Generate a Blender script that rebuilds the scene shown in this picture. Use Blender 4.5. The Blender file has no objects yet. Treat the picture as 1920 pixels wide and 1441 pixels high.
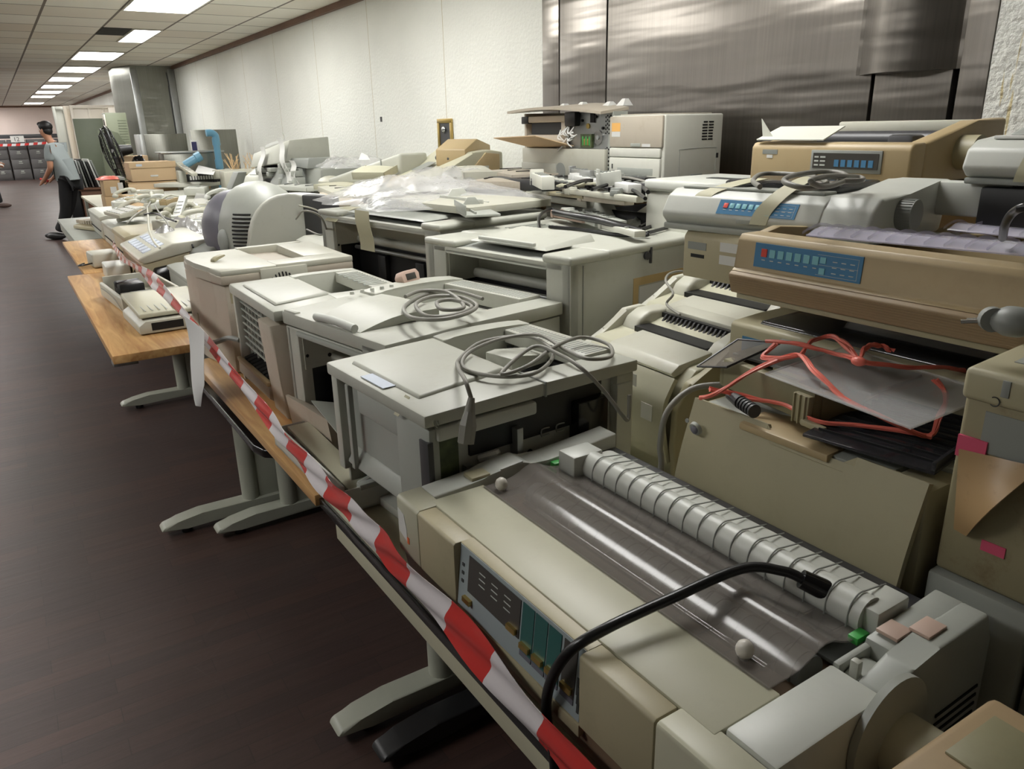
import bpy, bmesh, math, random
from mathutils import Vector, Matrix
C = bpy.context.scene.collection
PI = math.pi
random.seed(7)

# ------------------------------------------------------------------ survey of the room
# camera solved from the photograph's vanishing points; used for the camera itself and to
# survey where things stand (a sight line met with a known real plane: floor, table, wall)
F, CX, CY, EYE = 1425.0, 960.0, 720.5, 1.55
_vz = Vector((1050-CX, 4900-CY, F)).normalized()
_vy = Vector((-20-CX, 255-CY, F)); _vy -= _vz*_vy.dot(_vz); _vy.normalize()
_vx = _vy.cross(-_vz)
def _ray(px, py):
    c = Vector((px-CX, py-CY, F)); return Vector((_vx.dot(c), _vy.dot(c), -_vz.dot(c)))
def at(px, py, x=None, y=None, z=None):
    d = _ray(px, py)
    t = x/d.x if x is not None else y/d.y if y is not None else (z-EYE)/d.z
    return Vector((0, 0, EYE)) + d*t

# ------------------------------------------------------------------ materials
MATS = {}
def mat(name, col, rough=0.5, metal=0.0, var=0.06, dirt=0.0, bump=0.0, bscale=60, alpha=1.0, trans=0.0,
        emit=None, estr=1.0, dirtcol=None, vscale=3.0, spec=0.5):
    m = bpy.data.materials.new(name); m.use_nodes = True
    nt = m.node_tree; N = nt.nodes; L = nt.links; b = N['Principled BSDF']
    b.inputs['Roughness'].default_value = rough; b.inputs['Metallic'].default_value = metal
    b.inputs['Specular IOR Level'].default_value = spec
    co = N.new('ShaderNodeTexCoord')
    no = N.new('ShaderNodeTexNoise'); no.inputs['Scale'].default_value = vscale; no.inputs['Detail'].default_value = 5
    L.new(co.outputs['Object'], no.inputs['Vector'])
    r = N.new('ShaderNodeValToRGB'); e = r.color_ramp.elements
    e[0].position = 0.3; e[1].position = 0.75
    c0 = [max(0, c*(1-var)) for c in col]; c1 = [min(1, c*(1+var)) for c in col]
    e[0].color = (*c0, 1); e[1].color = (*c1, 1)
    L.new(no.outputs['Fac'], r.inputs['Fac']); out = r.outputs['Color']
    if dirt:
        n2 = N.new('ShaderNodeTexNoise'); n2.inputs['Scale'].default_value = 14; n2.inputs['Detail'].default_value = 8
        n2.inputs['Roughness'].default_value = 0.75
        L.new(co.outputs['Object'], n2.inputs['Vector'])
        r2 = N.new('ShaderNodeValToRGB'); r2.color_ramp.elements[0].position = 0.52; r2.color_ramp.elements[1].position = 0.78
        r2.color_ramp.elements[0].color = (0, 0, 0, 1); r2.color_ramp.elements[1].color = (dirt, dirt, dirt, 1)
        L.new(n2.outputs['Fac'], r2.inputs['Fac'])
        mx = N.new('ShaderNodeMixRGB'); dc = dirtcol or [c*0.55 for c in col]
        mx.inputs['Color2'].default_value = (*dc, 1)
        L.new(r2.outputs['Color'], mx.inputs['Fac']); L.new(out, mx.inputs['Color1']); out = mx.outputs['Color']
    L.new(out, b.inputs['Base Color'])
    if bump:
        n3 = N.new('ShaderNodeTexNoise'); n3.inputs['Scale'].default_value = bscale; n3.inputs['Detail'].default_value = 4
        L.new(co.outputs['Object'], n3.inputs['Vector'])
        bp = N.new('ShaderNodeBump'); bp.inputs['Strength'].default_value = bump; bp.inputs['Distance'].default_value = 0.01
        L.new(n3.outputs['Fac'], bp.inputs['Height']); L.new(bp.outputs['Normal'], b.inputs['Normal'])
    if alpha < 1: b.inputs['Alpha'].default_value = alpha
    if trans: b.inputs['Transmission Weight'].default_value = trans
    if emit:
        b.inputs['Emission Color'].default_value = (*emit, 1); b.inputs['Emission Strength'].default_value = estr
    MATS[name] = m
    return m
def S(r, g, b):   # sRGB 0-255 -> linear
    f = lambda c: (c/255/12.92) if c <= 10 else ((c/255+0.055)/1.055)**2.4
    return (f(r), f(g), f(b))
mat('cream', S(184, 183, 169), 0.42, dirt=0.35, dirtcol=S(160, 150, 120))
mat('greycream', S(178, 179, 168), 0.42, dirt=0.3, dirtcol=S(150, 145, 125))
mat('warmcream', S(180, 171, 155), 0.45, dirt=0.4, dirtcol=S(150, 130, 105))
mat('white', S(206, 206, 195), 0.4, dirt=0.15)
mat('greywhite', S(192, 194, 186), 0.4, dirt=0.15)
mat('lightgrey', S(160, 163, 155), 0.42, dirt=0.2)
mat('midgrey', S(140, 143, 138), 0.45)
mat('tan', S(175, 155, 117), 0.45, dirt=0.25, dirtcol=S(150, 120, 80))
mat('tandark', S(155, 133, 101), 0.5, dirt=0.3)
mat('brownband', S(135, 113, 90), 0.5)
mat('beige', S(171, 162, 133), 0.45, dirt=0.3)
mat('olive', S(166, 159, 130), 0.45, dirt=0.15)
mat('olivedark', S(135, 130, 101), 0.5, dirt=0.3, dirtcol=S(110, 95, 70))
mat('yellowcream', S(184, 182, 160), 0.42, dirt=0.15)
mat('grime', S(142, 133, 104), 0.55, dirt=0.9, dirtcol=S(105, 80, 48))
mat('pinkbeige', S(190, 165, 150), 0.5)
mat('black', S(26, 26, 27), 0.4, var=0.3)
mat('blackgloss', S(18, 18, 19), 0.18, var=0.2)
mat('darkgrey', S(62, 62, 64), 0.4, var=0.15)
mat('slot', S(14, 14, 14), 0.7, var=0.2)
mat('sheetmetal', S(165, 167, 165), 0.35, metal=0.75, var=0.08)
mat('chrome', S(200, 200, 200), 0.15, metal=1.0)
mat('pcb', S(70, 80, 50), 0.5, var=0.4, vscale=60)
mat('brass', S(190, 165, 100), 0.3, metal=0.9)
mat('cable', S(132, 130, 122), 0.45)
mat('cableblack', S(22, 22, 23), 0.3)
mat('cablecream', S(184, 183, 166), 0.4)
mat('bluepanel', S(70, 125, 165), 0.4, var=0.03)
mat('bluekey', S(130, 190, 200), 0.4, var=0.03)
mat('redkey', S(215, 75, 60), 0.4, var=0.03)
mat('teal', S(42, 92, 88), 0.35, var=0.05)
mat('violetgrey', S(104, 103, 112), 0.4, var=0.04)
mat('bluegrey', S(150, 160, 162), 0.4, var=0.04)
mat('screen', S(66, 64, 60), 0.3, var=0.08)
mat('navy', S(52, 52, 96), 0.4)
mat('print', S(60, 62, 60), 0.6, var=0.0)
mat('printlight', S(190, 195, 190), 0.6, var=0.0)
mat('label', S(210, 210, 206), 0.6, var=0.02)
mat('paper', S(212, 212, 210), 0.7, var=0.03)
mat('bluepaper', S(200, 208, 220), 0.7, var=0.03)
mat('orange', S(232, 178, 100), 0.6, var=0.03)
mat('orangered', S(225, 110, 60), 0.6, var=0.03)
mat('pink', S(205, 80, 110), 0.6, var=0.05)
mat('masking', S(191, 187, 158), 0.6, var=0.05, alpha=0.85)
mat('browntape', S(196, 170, 120), 0.5, var=0.06)
mat('amber', S(170, 140, 100), 0.3, var=0.1, dirt=0.9, dirtcol=S(100, 70, 45), alpha=0.9)
mat('cardboard', S(188, 160, 122), 0.75, dirt=0.2)
mat('cardlight', S(205, 178, 142), 0.75, dirt=0.1)
mat('bag', S(235, 235, 235), 0.15, alpha=0.35, var=0.02, bump=0.6, bscale=25)
mat('silver', S(200, 200, 200), 0.25, metal=0.6, bump=0.6, bscale=30)
mat('clear', S(225, 225, 225), 0.08, alpha=0.28, var=0.02)
mat('clearpurple', S(222, 218, 236), 0.12, alpha=0.4, var=0.04)
mat('smoke', S(128, 122, 116), 0.14, alpha=0.5, var=0.05)
mat('smokedark', S(50, 50, 54), 0.12, alpha=0.8, var=0.05)
mat('redstring', S(232, 120, 105), 0.35, var=0.12, vscale=40)
mat('green', S(70, 170, 80), 0.4)
mat('bluepipe', S(105, 158, 186), 0.35, var=0.06)
mat('skin', S(178, 128, 100), 0.5, var=0.05)
mat('hair', S(22, 20, 20), 0.5, var=0.3)
mat('shirt', S(148, 156, 156), 0.8, var=0.05)
mat('navycloth', S(40, 42, 58), 0.8, var=0.1)
mat('trousers', S(24, 24, 26), 0.8, var=0.2)
mat('shoe', S(30, 28, 28), 0.4)
mat('shoebrown', S(80, 62, 55), 0.5)
mat('redplastic', S(220, 60, 60), 0.4)
mat('cabinetgrey', S(88, 86, 86), 0.45, var=0.05)
mat('greengrey', S(128, 134, 112), 0.5, dirt=0.2)
mat('greenpanel', S(112, 120, 100), 0.5, dirt=0.2)
mat('palepanel', S(222, 214, 200), 0.5)
mat('deskcream', S(186, 182, 158), 0.45, dirt=0.15)
mat('legpaint', S(168, 170, 156), 0.4, dirt=0.1)
mat('brownwood', S(112, 78, 58), 0.5, var=0.15)
mat('lens', S(205, 200, 190), 0.3)
mat('stick', S(205, 175, 135), 0.7)

def wood_mat():
    m = bpy.data.materials.new('wood'); m.use_nodes = True; nt = m.node_tree; N = nt.nodes; L = nt.links
    b = N['Principled BSDF']; b.inputs['Roughness'].default_value = 0.35
    co = N.new('ShaderNodeTexCoord'); mp = N.new('ShaderNodeMapping'); mp.inputs['Scale'].default_value = (9, 0.8, 9)
    L.new(co.outputs['Object'], mp.inputs['Vector'])
    no = N.new('ShaderNodeTexNoise'); no.inputs['Scale'].default_value = 3; no.inputs['Detail'].default_value = 8; no.inputs['Distortion'].default_value = 1.2
    L.new(mp.outputs['Vector'], no.inputs['Vector'])
    r = N.new('ShaderNodeValToRGB'); e = r.color_ramp.elements; e[0].position = 0.3; e[1].position = 0.7
    e[0].color = (*S(168, 122, 74), 1); e[1].color = (*S(208, 170, 116), 1)
    L.new(no.outputs['Fac'], r.inputs['Fac']); L.new(r.outputs['Color'], b.inputs['Base Color'])
    MATS['wood'] = m
wood_mat()

def floor_mat():
    m = bpy.data.materials.new('parquet'); m.use_nodes = True; nt = m.node_tree; N = nt.nodes; L = nt.links
    b = N['Principled BSDF']
    co = N.new('ShaderNodeTexCoord')
    br = N.new('ShaderNodeTexBrick'); br.inputs['Scale'].default_value = 1.0
    br.inputs['Brick Width'].default_value = 0.42; br.inputs['Row Height'].default_value = 0.07
    br.inputs['Mortar Size'].default_value = 0.0012; br.offset = 0.37
    br.inputs['Color1'].default_value = (*S(70, 54, 50), 1); br.inputs['Color2'].default_value = (*S(90, 65, 56), 1)
    br.inputs['Mortar'].default_value = (*S(58, 44, 41), 1); br.inputs['Bias'].default_value = -0.35
    L.new(co.outputs['Object'], br.inputs['Vector'])
    mp = N.new('ShaderNodeMapping'); mp.inputs['Scale'].default_value = (1.5, 14, 1)
    L.new(co.outputs['Object'], mp.inputs['Vector'])
    no = N.new('ShaderNodeTexNoise'); no.inputs['Scale'].default_value = 3; no.inputs['Detail'].default_value = 8; no.inputs['Roughness'].default_value = 0.7
    L.new(mp.outputs['Vector'], no.inputs['Vector'])
    mx = N.new('ShaderNodeMixRGB'); mx.blend_type = 'MULTIPLY'; mx.inputs['Fac'].default_value = 0.6
    L.new(br.outputs['Color'], mx.inputs['Color1']); L.new(no.outputs['Fac'], mx.inputs['Color2'])
    # pale scuffs and scratches
    n2 = N.new('ShaderNodeTexNoise'); n2.inputs['Scale'].default_value = 1.3; n2.inputs['Detail'].default_value = 10; n2.inputs['Roughness'].default_value = 0.8
    L.new(co.outputs['Object'], n2.inputs['Vector'])
    vo = N.new('ShaderNodeTexVoronoi'); vo.feature = 'DISTANCE_TO_EDGE'; vo.inputs['Scale'].default_value = 2.2
    mpv = N.new('ShaderNodeMapping'); mpv.inputs['Rotation'].default_value = (0, 0, 0.6); mpv.inputs['Scale'].default_value = (1, 2.6, 1)
    L.new(co.outputs['Object'], mpv.inputs['Vector']); L.new(mpv.outputs['Vector'], vo.inputs['Vector'])
    rv = N.new('ShaderNodeValToRGB'); rv.color_ramp.elements[0].position = 0.0; rv.color_ramp.elements[1].position = 0.006
    rv.color_ramp.elements[0].color = (.5, .5, .5, 1); rv.color_ramp.elements[1].color = (0, 0, 0, 1)
    L.new(vo.outputs['Distance'], rv.inputs['Fac'])
    r2 = N.new('ShaderNodeValToRGB'); r2.color_ramp.elements[0].position = 0.45; r2.color_ramp.elements[1].position = 0.8
    r2.color_ramp.elements[0].color = (0, 0, 0, 1); r2.color_ramp.elements[1].color = (.55, .55, .55, 1)
    L.new(n2.outputs['Fac'], r2.inputs['Fac'])
    mm = N.new('ShaderNodeMixRGB'); mm.blend_type = 'MULTIPLY'; mm.inputs['Fac'].default_value = 1
    L.new(rv.outputs['Color'], mm.inputs['Color1']); L.new(r2.outputs['Color'], mm.inputs['Color2'])
    ad = N.new('ShaderNodeMixRGB'); ad.inputs['Color2'].default_value = (*S(120, 112, 108), 1)
    L.new(mm.outputs['Color'], ad.inputs['Fac']); L.new(mx.outputs['Color'], ad.inputs['Color1'])
    ad2 = N.new('ShaderNodeMixRGB'); ad2.inputs['Color2'].default_value = (*S(105, 92, 88), 1)
    sc = N.new('ShaderNodeMath'); sc.operation = 'MULTIPLY'; sc.inputs[1].default_value = 0.35
    L.new(r2.outputs['Color'], sc.inputs[0]); L.new(sc.outputs[0], ad2.inputs['Fac']); L.new(ad.outputs['Color'], ad2.inputs['Color1'])
    L.new(ad2.outputs['Color'], b.inputs['Base Color'])
    rr = N.new('ShaderNodeMapRange'); rr.inputs['To Min'].default_value = 0.36; rr.inputs['To Max'].default_value = 0.6
    L.new(n2.outputs['Fac'], rr.inputs['Value']); L.new(rr.outputs['Result'], b.inputs['Roughness'])
    bp = N.new('ShaderNodeBump'); bp.inputs['Strength'].default_value = 0.15; bp.inputs['Distance'].default_value = 0.01
    L.new(no.outputs['Fac'], bp.inputs['Height']); L.new(bp.outputs['Normal'], b.inputs['Normal'])
    MATS['parquet'] = m
floor_mat()

def ceiling_mat():
    m = bpy.data.materials.new('ceiling_tiles'); m.use_nodes = True; nt = m.node_tree; N = nt.nodes; L = nt.links
    b = N['Principled BSDF']; b.inputs['Roughness'].default_value = 0.8
    co = N.new('ShaderNodeTexCoord'); mp = N.new('ShaderNodeMapping')
    mp.inputs['Location'].default_value = (-0.0, -6.85, 0)
    L.new(co.outputs['Object'], mp.inputs['Vector'])
    br = N.new('ShaderNodeTexBrick'); br.offset = 0.0; br.inputs['Scale'].default_value = 1.0
    br.inputs['Brick Width'].default_value = 0.6; br.inputs['Row Height'].default_value = 0.6825
    br.inputs['Mortar Size'].default_value = 0.012; br.inputs['Mortar Smooth'].default_value = 0.1
    br.inputs['Color1'].default_value = (*S(238, 235, 226), 1); br.inputs['Color2'].default_value = (*S(222, 212, 198), 1)
    br.inputs['Bias'].default_value = -0.2
    br.inputs['Mortar'].default_value = (*S(120, 112, 104), 1)
    L.new(mp.outputs['Vector'], br.inputs['Vector']); L.new(br.outputs['Color'], b.inputs['Base Color'])
    MATS['ceiling_tiles'] = m
ceiling_mat()

def wall_mat(name, col, bump, seams=True, streaks=False):
    m = bpy.data.materials.new(name); m.use_nodes = True; nt = m.node_tree; N = nt.nodes; L = nt.links
    b = N['Principled BSDF']; b.inputs['Roughness'].default_value = 0.7
    co = N.new('ShaderNodeTexCoord')
    no = N.new('ShaderNodeTexNoise'); no.inputs['Scale'].default_value = 1.6; no.inputs['Detail'].default_value = 6
    L.new(co.outputs['Object'], no.inputs['Vector'])
    r = N.new('ShaderNodeValToRGB'); e = r.color_ramp.elements; e[0].position = .3; e[1].position = .7
    e[0].color = (*[c*.93 for c in col], 1); e[1].color = (*col, 1)
    L.new(no.outputs['Fac'], r.inputs['Fac']); out = r.outputs['Color']
    if seams:
        sp = N.new('ShaderNodeSeparateXYZ'); L.new(co.outputs['Object'], sp.inputs['Vector'])
        a = N.new('ShaderNodeMath'); a.operation = 'ADD'; a.inputs[1].default_value = 0.06
        L.new(sp.outputs['Y'], a.inputs[0])
        d = N.new('ShaderNodeMath'); d.operation = 'DIVIDE'; d.inputs[1].default_value = 1.3; L.new(a.outputs[0], d.inputs[0])
        fr = N.new('ShaderNodeMath'); fr.operation = 'FRACT'; L.new(d.outputs[0], fr.inputs[0])
        lt = N.new('ShaderNodeMath'); lt.operation = 'LESS_THAN'; lt.inputs[1].default_value = 0.005; L.new(fr.outputs[0], lt.inputs[0])
        mx = N.new('ShaderNodeMixRGB'); mx.inputs['Color2'].default_value = (*S(190, 180, 150), 1)
        L.new(lt.outputs[0], mx.inputs['Fac']); L.new(out, mx.inputs['Color1']); out = mx.outputs['Color']
    if streaks:   # old yellow glue runs
        mp = N.new('ShaderNodeMapping'); mp.inputs['Scale'].default_value = (1, 30, 2.2); L.new(co.outputs['Object'], mp.inputs['Vector'])
        n2 = N.new('ShaderNodeTexNoise'); n2.inputs['Scale'].default_value = 1; n2.inputs['Detail'].default_value = 3; n2.inputs['Distortion'].default_value = 2
        L.new(mp.outputs['Vector'], n2.inputs['Vector'])
        r2 = N.new('ShaderNodeValToRGB'); r2.color_ramp.elements[0].position = .64; r2.color_ramp.elements[1].position = .68
        r2.color_ramp.elements[0].color = (0, 0, 0, 1); r2.color_ramp.elements[1].color = (.8, .8, .8, 1)
        L.new(n2.outputs['Fac'], r2.inputs['Fac'])
        mx = N.new('ShaderNodeMixRGB'); mx.inputs['Color2'].default_value = (*S(196, 178, 120), 1)
        L.new(r2.outputs['Color'], mx.inputs['Fac']); L.new(out, mx.inputs['Color1']); out = mx.outputs['Color']
    L.new(out, b.inputs['Base Color'])
    n3 = N.new('ShaderNodeTexNoise'); n3.inputs['Scale'].default_value = 45; n3.inputs['Detail'].default_value = 4
    L.new(co.outputs['Object'], n3.inputs['Vector'])
    bp = N.new('ShaderNodeBump'); bp.inputs['Strength'].default_value = bump; bp.inputs['Distance'].default_value = 0.02
    L.new(n3.outputs['Fac'], bp.inputs['Height']); L.new(bp.outputs['Normal'], b.inputs['Normal'])
    MATS[name] = m
wall_mat('wallpaint', S(238, 239, 232), 0.35)
wall_mat('wallrough', S(222, 222, 215), 1.0, seams=False, streaks=True)
wall_mat('wallfar', S(240, 222, 214), 0.1, seams=False)

def steel_mat(name, col, rough, wav=0.25):
    m = bpy.data.materials.new(name); m.use_nodes = True; nt = m.node_tree; N = nt.nodes; L = nt.links
    b = N['Principled BSDF']; b.inputs['Metallic'].default_value = 1.0; b.inputs['Roughness'].default_value = rough
    b.inputs['Anisotropic'].default_value = 0.75
    tv = N.new('ShaderNodeCombineXYZ'); tv.inputs['Y'].default_value = 1.0
    L.new(tv.outputs[0], b.inputs['Tangent'])
    co = N.new('ShaderNodeTexCoord'); mp = N.new('ShaderNodeMapping'); mp.inputs['Scale'].default_value = (60, 60, 1.2)
    L.new(co.outputs['Object'], mp.inputs['Vector'])
    no = N.new('ShaderNodeTexNoise'); no.inputs['Scale'].default_value = 1.5; no.inputs['Detail'].default_value = 6
    L.new(mp.outputs['Vector'], no.inputs['Vector'])
    r = N.new('ShaderNodeValToRGB'); e = r.color_ramp.elements; e[0].position = .25; e[1].position = .75
    e[0].color = (*[c*.82 for c in col], 1); e[1].color = (*col, 1)
    L.new(no.outputs['Fac'], r.inputs['Fac']); L.new(r.outputs['Color'], b.inputs['Base Color'])
    mp2 = N.new('ShaderNodeMapping'); mp2.inputs['Scale'].default_value = (1, .6, 5); L.new(co.outputs['Object'], mp2.inputs['Vector'])
    n2 = N.new('ShaderNodeTexNoise'); n2.inputs['Scale'].default_value = 1.6; n2.inputs['Detail'].default_value = 2
    L.new(mp2.outputs['Vector'], n2.inputs['Vector'])
    bp = N.new('ShaderNodeBump'); bp.inputs['Strength'].default_value = wav; bp.inputs['Distance'].default_value = 0.03
    L.new(n2.outputs['Fac'], bp.inputs['Height']); L.new(bp.outputs['Normal'], b.inputs['Normal'])
    MATS[name] = m
steel_mat('steel', S(132, 127, 120), 0.33)
steel_mat('steelplain', S(150, 150, 142), 0.4, 0.1)

# ------------------------------------------------------------------ mesh helpers
class MB:
    def __init__(self): self.bm = bmesh.new()
    def _add(self, verts, faces, bev=0, seg=2):
        vs = [self.bm.verts.new(v) for v in verts]; fs = []
        for f in faces:
            try: fs.append(self.bm.faces.new([vs[i] for i in f]))
            except ValueError: pass
        if bev > 0:
            es = list({e for f in fs for e in f.edges})
            try: bmesh.ops.bevel(self.bm, geom=es, offset=bev, segments=seg, affect='EDGES', profile=0.5, clamp_overlap=True)
            except Exception: pass
        return self
    def hexa(self, p, bev=0.0, seg=2):   # 8 points: bottom ring 0-3, top ring 4-7
        return self._add(p, [(3, 2, 1, 0), (4, 5, 6, 7), (0, 1, 5, 4), (1, 2, 6, 5), (2, 3, 7, 6), (3, 0, 4, 7)], bev, seg)
    def box(self, x0, x1, y0, y1, z0, z1, bev=0.003, seg=2):
        return self.hexa([(x0, y0, z0), (x1, y0, z0), (x1, y1, z0), (x0, y1, z0), (x0, y0, z1), (x1, y0, z1), (x1, y1, z1), (x0, y1, z1)], bev, seg)
    def prism(self, pts, axis, a0, a1, bev=0.0, seg=2):  # polygon pts in the plane across axis, extruded a0..a1
        f = {'x': lambda p, a: (a, p[0], p[1]), 'y': lambda p, a: (p[0], a, p[1]), 'z': lambda p, a: (p[0], p[1], a)}[axis]
        n = len(pts); v = [f(p, a0) for p in pts]+[f(p, a1) for p in pts]
        fs = [tuple(range(n))[::-1], tuple(range(n, 2*n))]+[(i, (i+1) % n, n+(i+1) % n, n+i) for i in range(n)]
        return self._add(v, fs, bev, seg)
    def cyl(self, p0, p1, r0, r1=None, seg=20, caps=True):
        p0 = Vector(p0); p1 = Vector(p1); r1 = r0 if r1 is None else r1; d = (p1-p0).normalized()
        a = d.orthogonal().normalized(); b = d.cross(a)
        v = []
        for p, r in ((p0, r0), (p1, r1)):
            for i in range(seg):
                t = 2*PI*i/seg; v.append(p+a*math.cos(t)*r+b*math.sin(t)*r)
        fs = [(i, (i+1) % seg, seg+(i+1) % seg, seg+i) for i in range(seg)]
        if caps: fs += [tuple(range(seg))[::-1], tuple(range(seg, 2*seg))]
        return self._add(v, fs)
    def tube(self, pts, r, seg=8, sub=6, closed=False):
        P = smooth(pts, sub) if sub else [Vector(p) for p in pts]
        n = len(P); up = Vector((0.13, 0.21, 1)); v = []
        for i, p in enumerate(P):
            d = (P[min(n-1, i+1)]-P[max(0, i-1)])
            d = d.normalized() if d.length > 1e-9 else Vector((1, 0, 0))
            a = d.cross(up); a = a.normalized() if a.length > 1e-4 else d.orthogonal().normalized()
            b = a.cross(d).normalized(); up = b
            rr = r(i/(n-1)) if callable(r) else r
            for k in range(seg):
                t = 2*PI*k/seg; v.append(p+a*math.cos(t)*rr+b*math.sin(t)*rr)
        fs = [(i*seg+k, i*seg+(k+1) % seg, (i+1)*seg+(k+1) % seg, (i+1)*seg+k) for i in range(n-1) for k in range(seg)]
        fs += [tuple(range(seg))[::-1], tuple(range((n-1)*seg, n*seg))]
        return self._add(v, fs)
    def ball(self, c, r, sx=1, sy=1, sz=1, seg=14):
        rings = seg//2; v = []; c = Vector(c)
        for i in range(1, rings):
            t = PI*i/rings
            for k in range(seg):
                a = 2*PI*k/seg; v.append(c+Vector((r*sx*math.sin(t)*math.cos(a), r*sy*math.sin(t)*math.sin(a), r*sz*math.cos(t))))
        v += [c+Vector((0, 0, r*sz)), c-Vector((0, 0, r*sz))]; T = len(v)-2; B = len(v)-1
        fs = [(i*seg+k, i*seg+(k+1) % seg, (i+1)*seg+(k+1) % seg, (i+1)*seg+k)[::-1] for i in range(rings-2) for k in range(seg)]
        fs += [(T, k, (k+1) % seg) for k in range(seg)]+[(B, (rings-2)*seg+(k+1) % seg, (rings-2)*seg+k) for k in range(seg)]
        return self._add(v, fs)
    def grid(self, fn, nu, nv, th=0.0):
        top = [[Vector(fn(i/nu, j/nv)) for j in range(nv+1)] for i in range(nu+1)]
        V = [p for row in top for p in row]; w = nv+1
        fs = [(i*w+j, (i+1)*w+j, (i+1)*w+j+1, i*w+j+1) for i in range(nu) for j in range(nv)]
        if th:
            n0 = len(V); nrm = []
            for i in range(nu+1):
                for j in range(nv+1):
                    du = top[min(i+1, nu)][j]-top[max(i-1, 0)][j]; dv = top[i][min(j+1, nv)]-top[i][max(j-1, 0)]
                    n = du.cross(dv); nrm.append(n.normalized() if n.length > 1e-9 else Vector((0, 0, 1)))
            V = V+[V[k]-nrm[k]*th for k in range(n0)]
            fs += [tuple(n0+q for q in f[::-1]) for f in fs[:]]
            for i in range(nu): fs += [(i*w, n0+i*w, n0+(i+1)*w, (i+1)*w), (i*w+nv, (i+1)*w+nv, n0+(i+1)*w+nv, n0+i*w+nv)]
            for j in range(nv): fs += [(j, j+1, n0+j+1, n0+j), (nu*w+j, n0+nu*w+j, n0+nu*w+j+1, nu*w+j+1)]
        return self._add(V, fs)
    def xf(self, m):
        bmesh.ops.transform(self.bm, matrix=m, verts=self.bm.verts); return self
    def build(self, name, m, parent=None, loc=None, rot=None, label=None, flat=False):
        me = bpy.data.meshes.new(name)
        bmesh.ops.recalc_face_normals(self.bm, faces=self.bm.faces)
        self.bm.to_mesh(me); self.bm.free()
        me.materials.append(MATS[m])
        if not flat:
            me.shade_smooth(); me.set_sharp_from_angle(angle=math.radians(38))
        o = bpy.data.objects.new(name, me); C.objects.link(o)
        if parent: o.parent = parent
        if loc is not None: o.location = loc
        if rot is not None: o.rotation_euler = rot
        if label: o['label'] = label
        return o
def smooth(pts, sub=6):
    P = [Vector(p) for p in pts]; out = []
    for i in range(len(P)-1):
        p0 = P[max(0, i-1)]; p1 = P[i]; p2 = P[i+1]; p3 = P[min(len(P)-1, i+2)]
        for k in range(sub):
            t = k/sub
            out.append(0.5*((2*p1)+(p2-p0)*t+(2*p0-5*p1+4*p2-p3)*t*t+(3*p1-p0-3*p2+p3)*t**3))
    out.append(P[-1]); return out
def tag(o, label, cat, group=None, kind=None):
    o['label'] = label; o['category'] = cat
    if group: o['group'] = group
    if kind: o['kind'] = kind
    return o
def thing(name, label, cat, loc=(0, 0, 0), yaw=0.0, group=None, rot=None):
    o = bpy.data.objects.new(name, None); C.objects.link(o); o.empty_display_size = 0.05
    o.location = loc; o.rotation_euler = rot if rot else (0, 0, math.radians(yaw))
    return tag(o, label, cat, group)
def struct(name, mb, m, label=None):
    o = mb.build(name, m); o['kind'] = 'structure'
    if label: o['label'] = label
    return o
def B(x0, x1, y0, y1, z0, z1, bev=0.003, seg=2): return MB().box(x0, x1, y0, y1, z0, z1, bev, seg)
def writing(name, body, size, m, parent, loc, rot, ext=0.0003, align='LEFT'):
    cu = bpy.data.curves.new(name, 'FONT'); cu.body = body; cu.size = size; cu.extrude = ext; cu.align_x = align
    
    tmp = bpy.data.objects.new('tmp', cu); me = bpy.data.meshes.new_from_object(tmp); me.materials.clear(); me.materials.append(MATS[m]); bpy.data.objects.remove(tmp)
    o = bpy.data.objects.new(name, me); C.objects.link(o)
    o.parent = parent; o.location = loc; o.rotation_euler = rot; return o

# ------------------------------------------------------------------ camera
cam_d = bpy.data.cameras.new('camera'); cam = bpy.data.objects.new('camera', cam_d); C.objects.link(cam)
cam_d.sensor_width = 36; cam_d.lens = F/1920*36; cam_d.clip_end = 200; cam_d.clip_start = 0.02
right = Vector((_vx.x, _vy.x, -_vz.x)); down = Vector((_vx.y, _vy.y, -_vz.y)); fwd = Vector((_vx.z, _vy.z, -_vz.z))
M4 = Matrix((( right.x, -down.x, -fwd.x, 0), (right.y, -down.y, -fwd.y, 0), (right.z, -down.z, -fwd.z, EYE), (0, 0, 0, 1)))
cam.matrix_world = M4
sc = bpy.context.scene; sc.camera = cam
sc.view_settings.view_transform = 'Standard'; sc.view_settings.look = 'None'
sc.view_settings.gamma = 1.0; sc.view_settings.use_curve_mapping = False; sc.view_settings.exposure = 0.42

# ------------------------------------------------------------------ room
CEIL, WX, YF, YN, XL = 2.6, 2.8, 35.0, -3.5, -6.0
struct('floor', B(XL, WX+.2, YN, YF+.2, -.1, 0, 0), 'parquet')
struct('ceiling', B(XL, WX+.2, YN, YF+.2, CEIL, CEIL+.1, 0), 'ceiling_tiles')
mb = MB(); mb.box(WX, WX+.2, 3.92, YF, 0, CEIL, 0); struct('wall_right', mb, 'wallpaint')
struct('wall_right_near', B(WX-.03, WX+.2, YN, 1.385, 0, CEIL, 0), 'wallrough')
struct('wall_far', B(XL, WX, YF, YF+.2, 0, CEIL, 0), 'wallfar')
struct('wall_left', B(XL-.2, XL, YN, YF+.2, 0, CEIL, 0), 'wallpaint')
struct('wall_near', B(XL, WX, YN-.2, YN, 0, CEIL, 0), 'wallpaint')
struct('trim_1', B(WX-.04, WX, 3.92, YF, CEIL-.05, CEIL, 0), 'brownwood')
struct('trim_2', B(XL, WX-.05, YF-.04, YF, CEIL-.06, CEIL, 0), 'brownwood')

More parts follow.
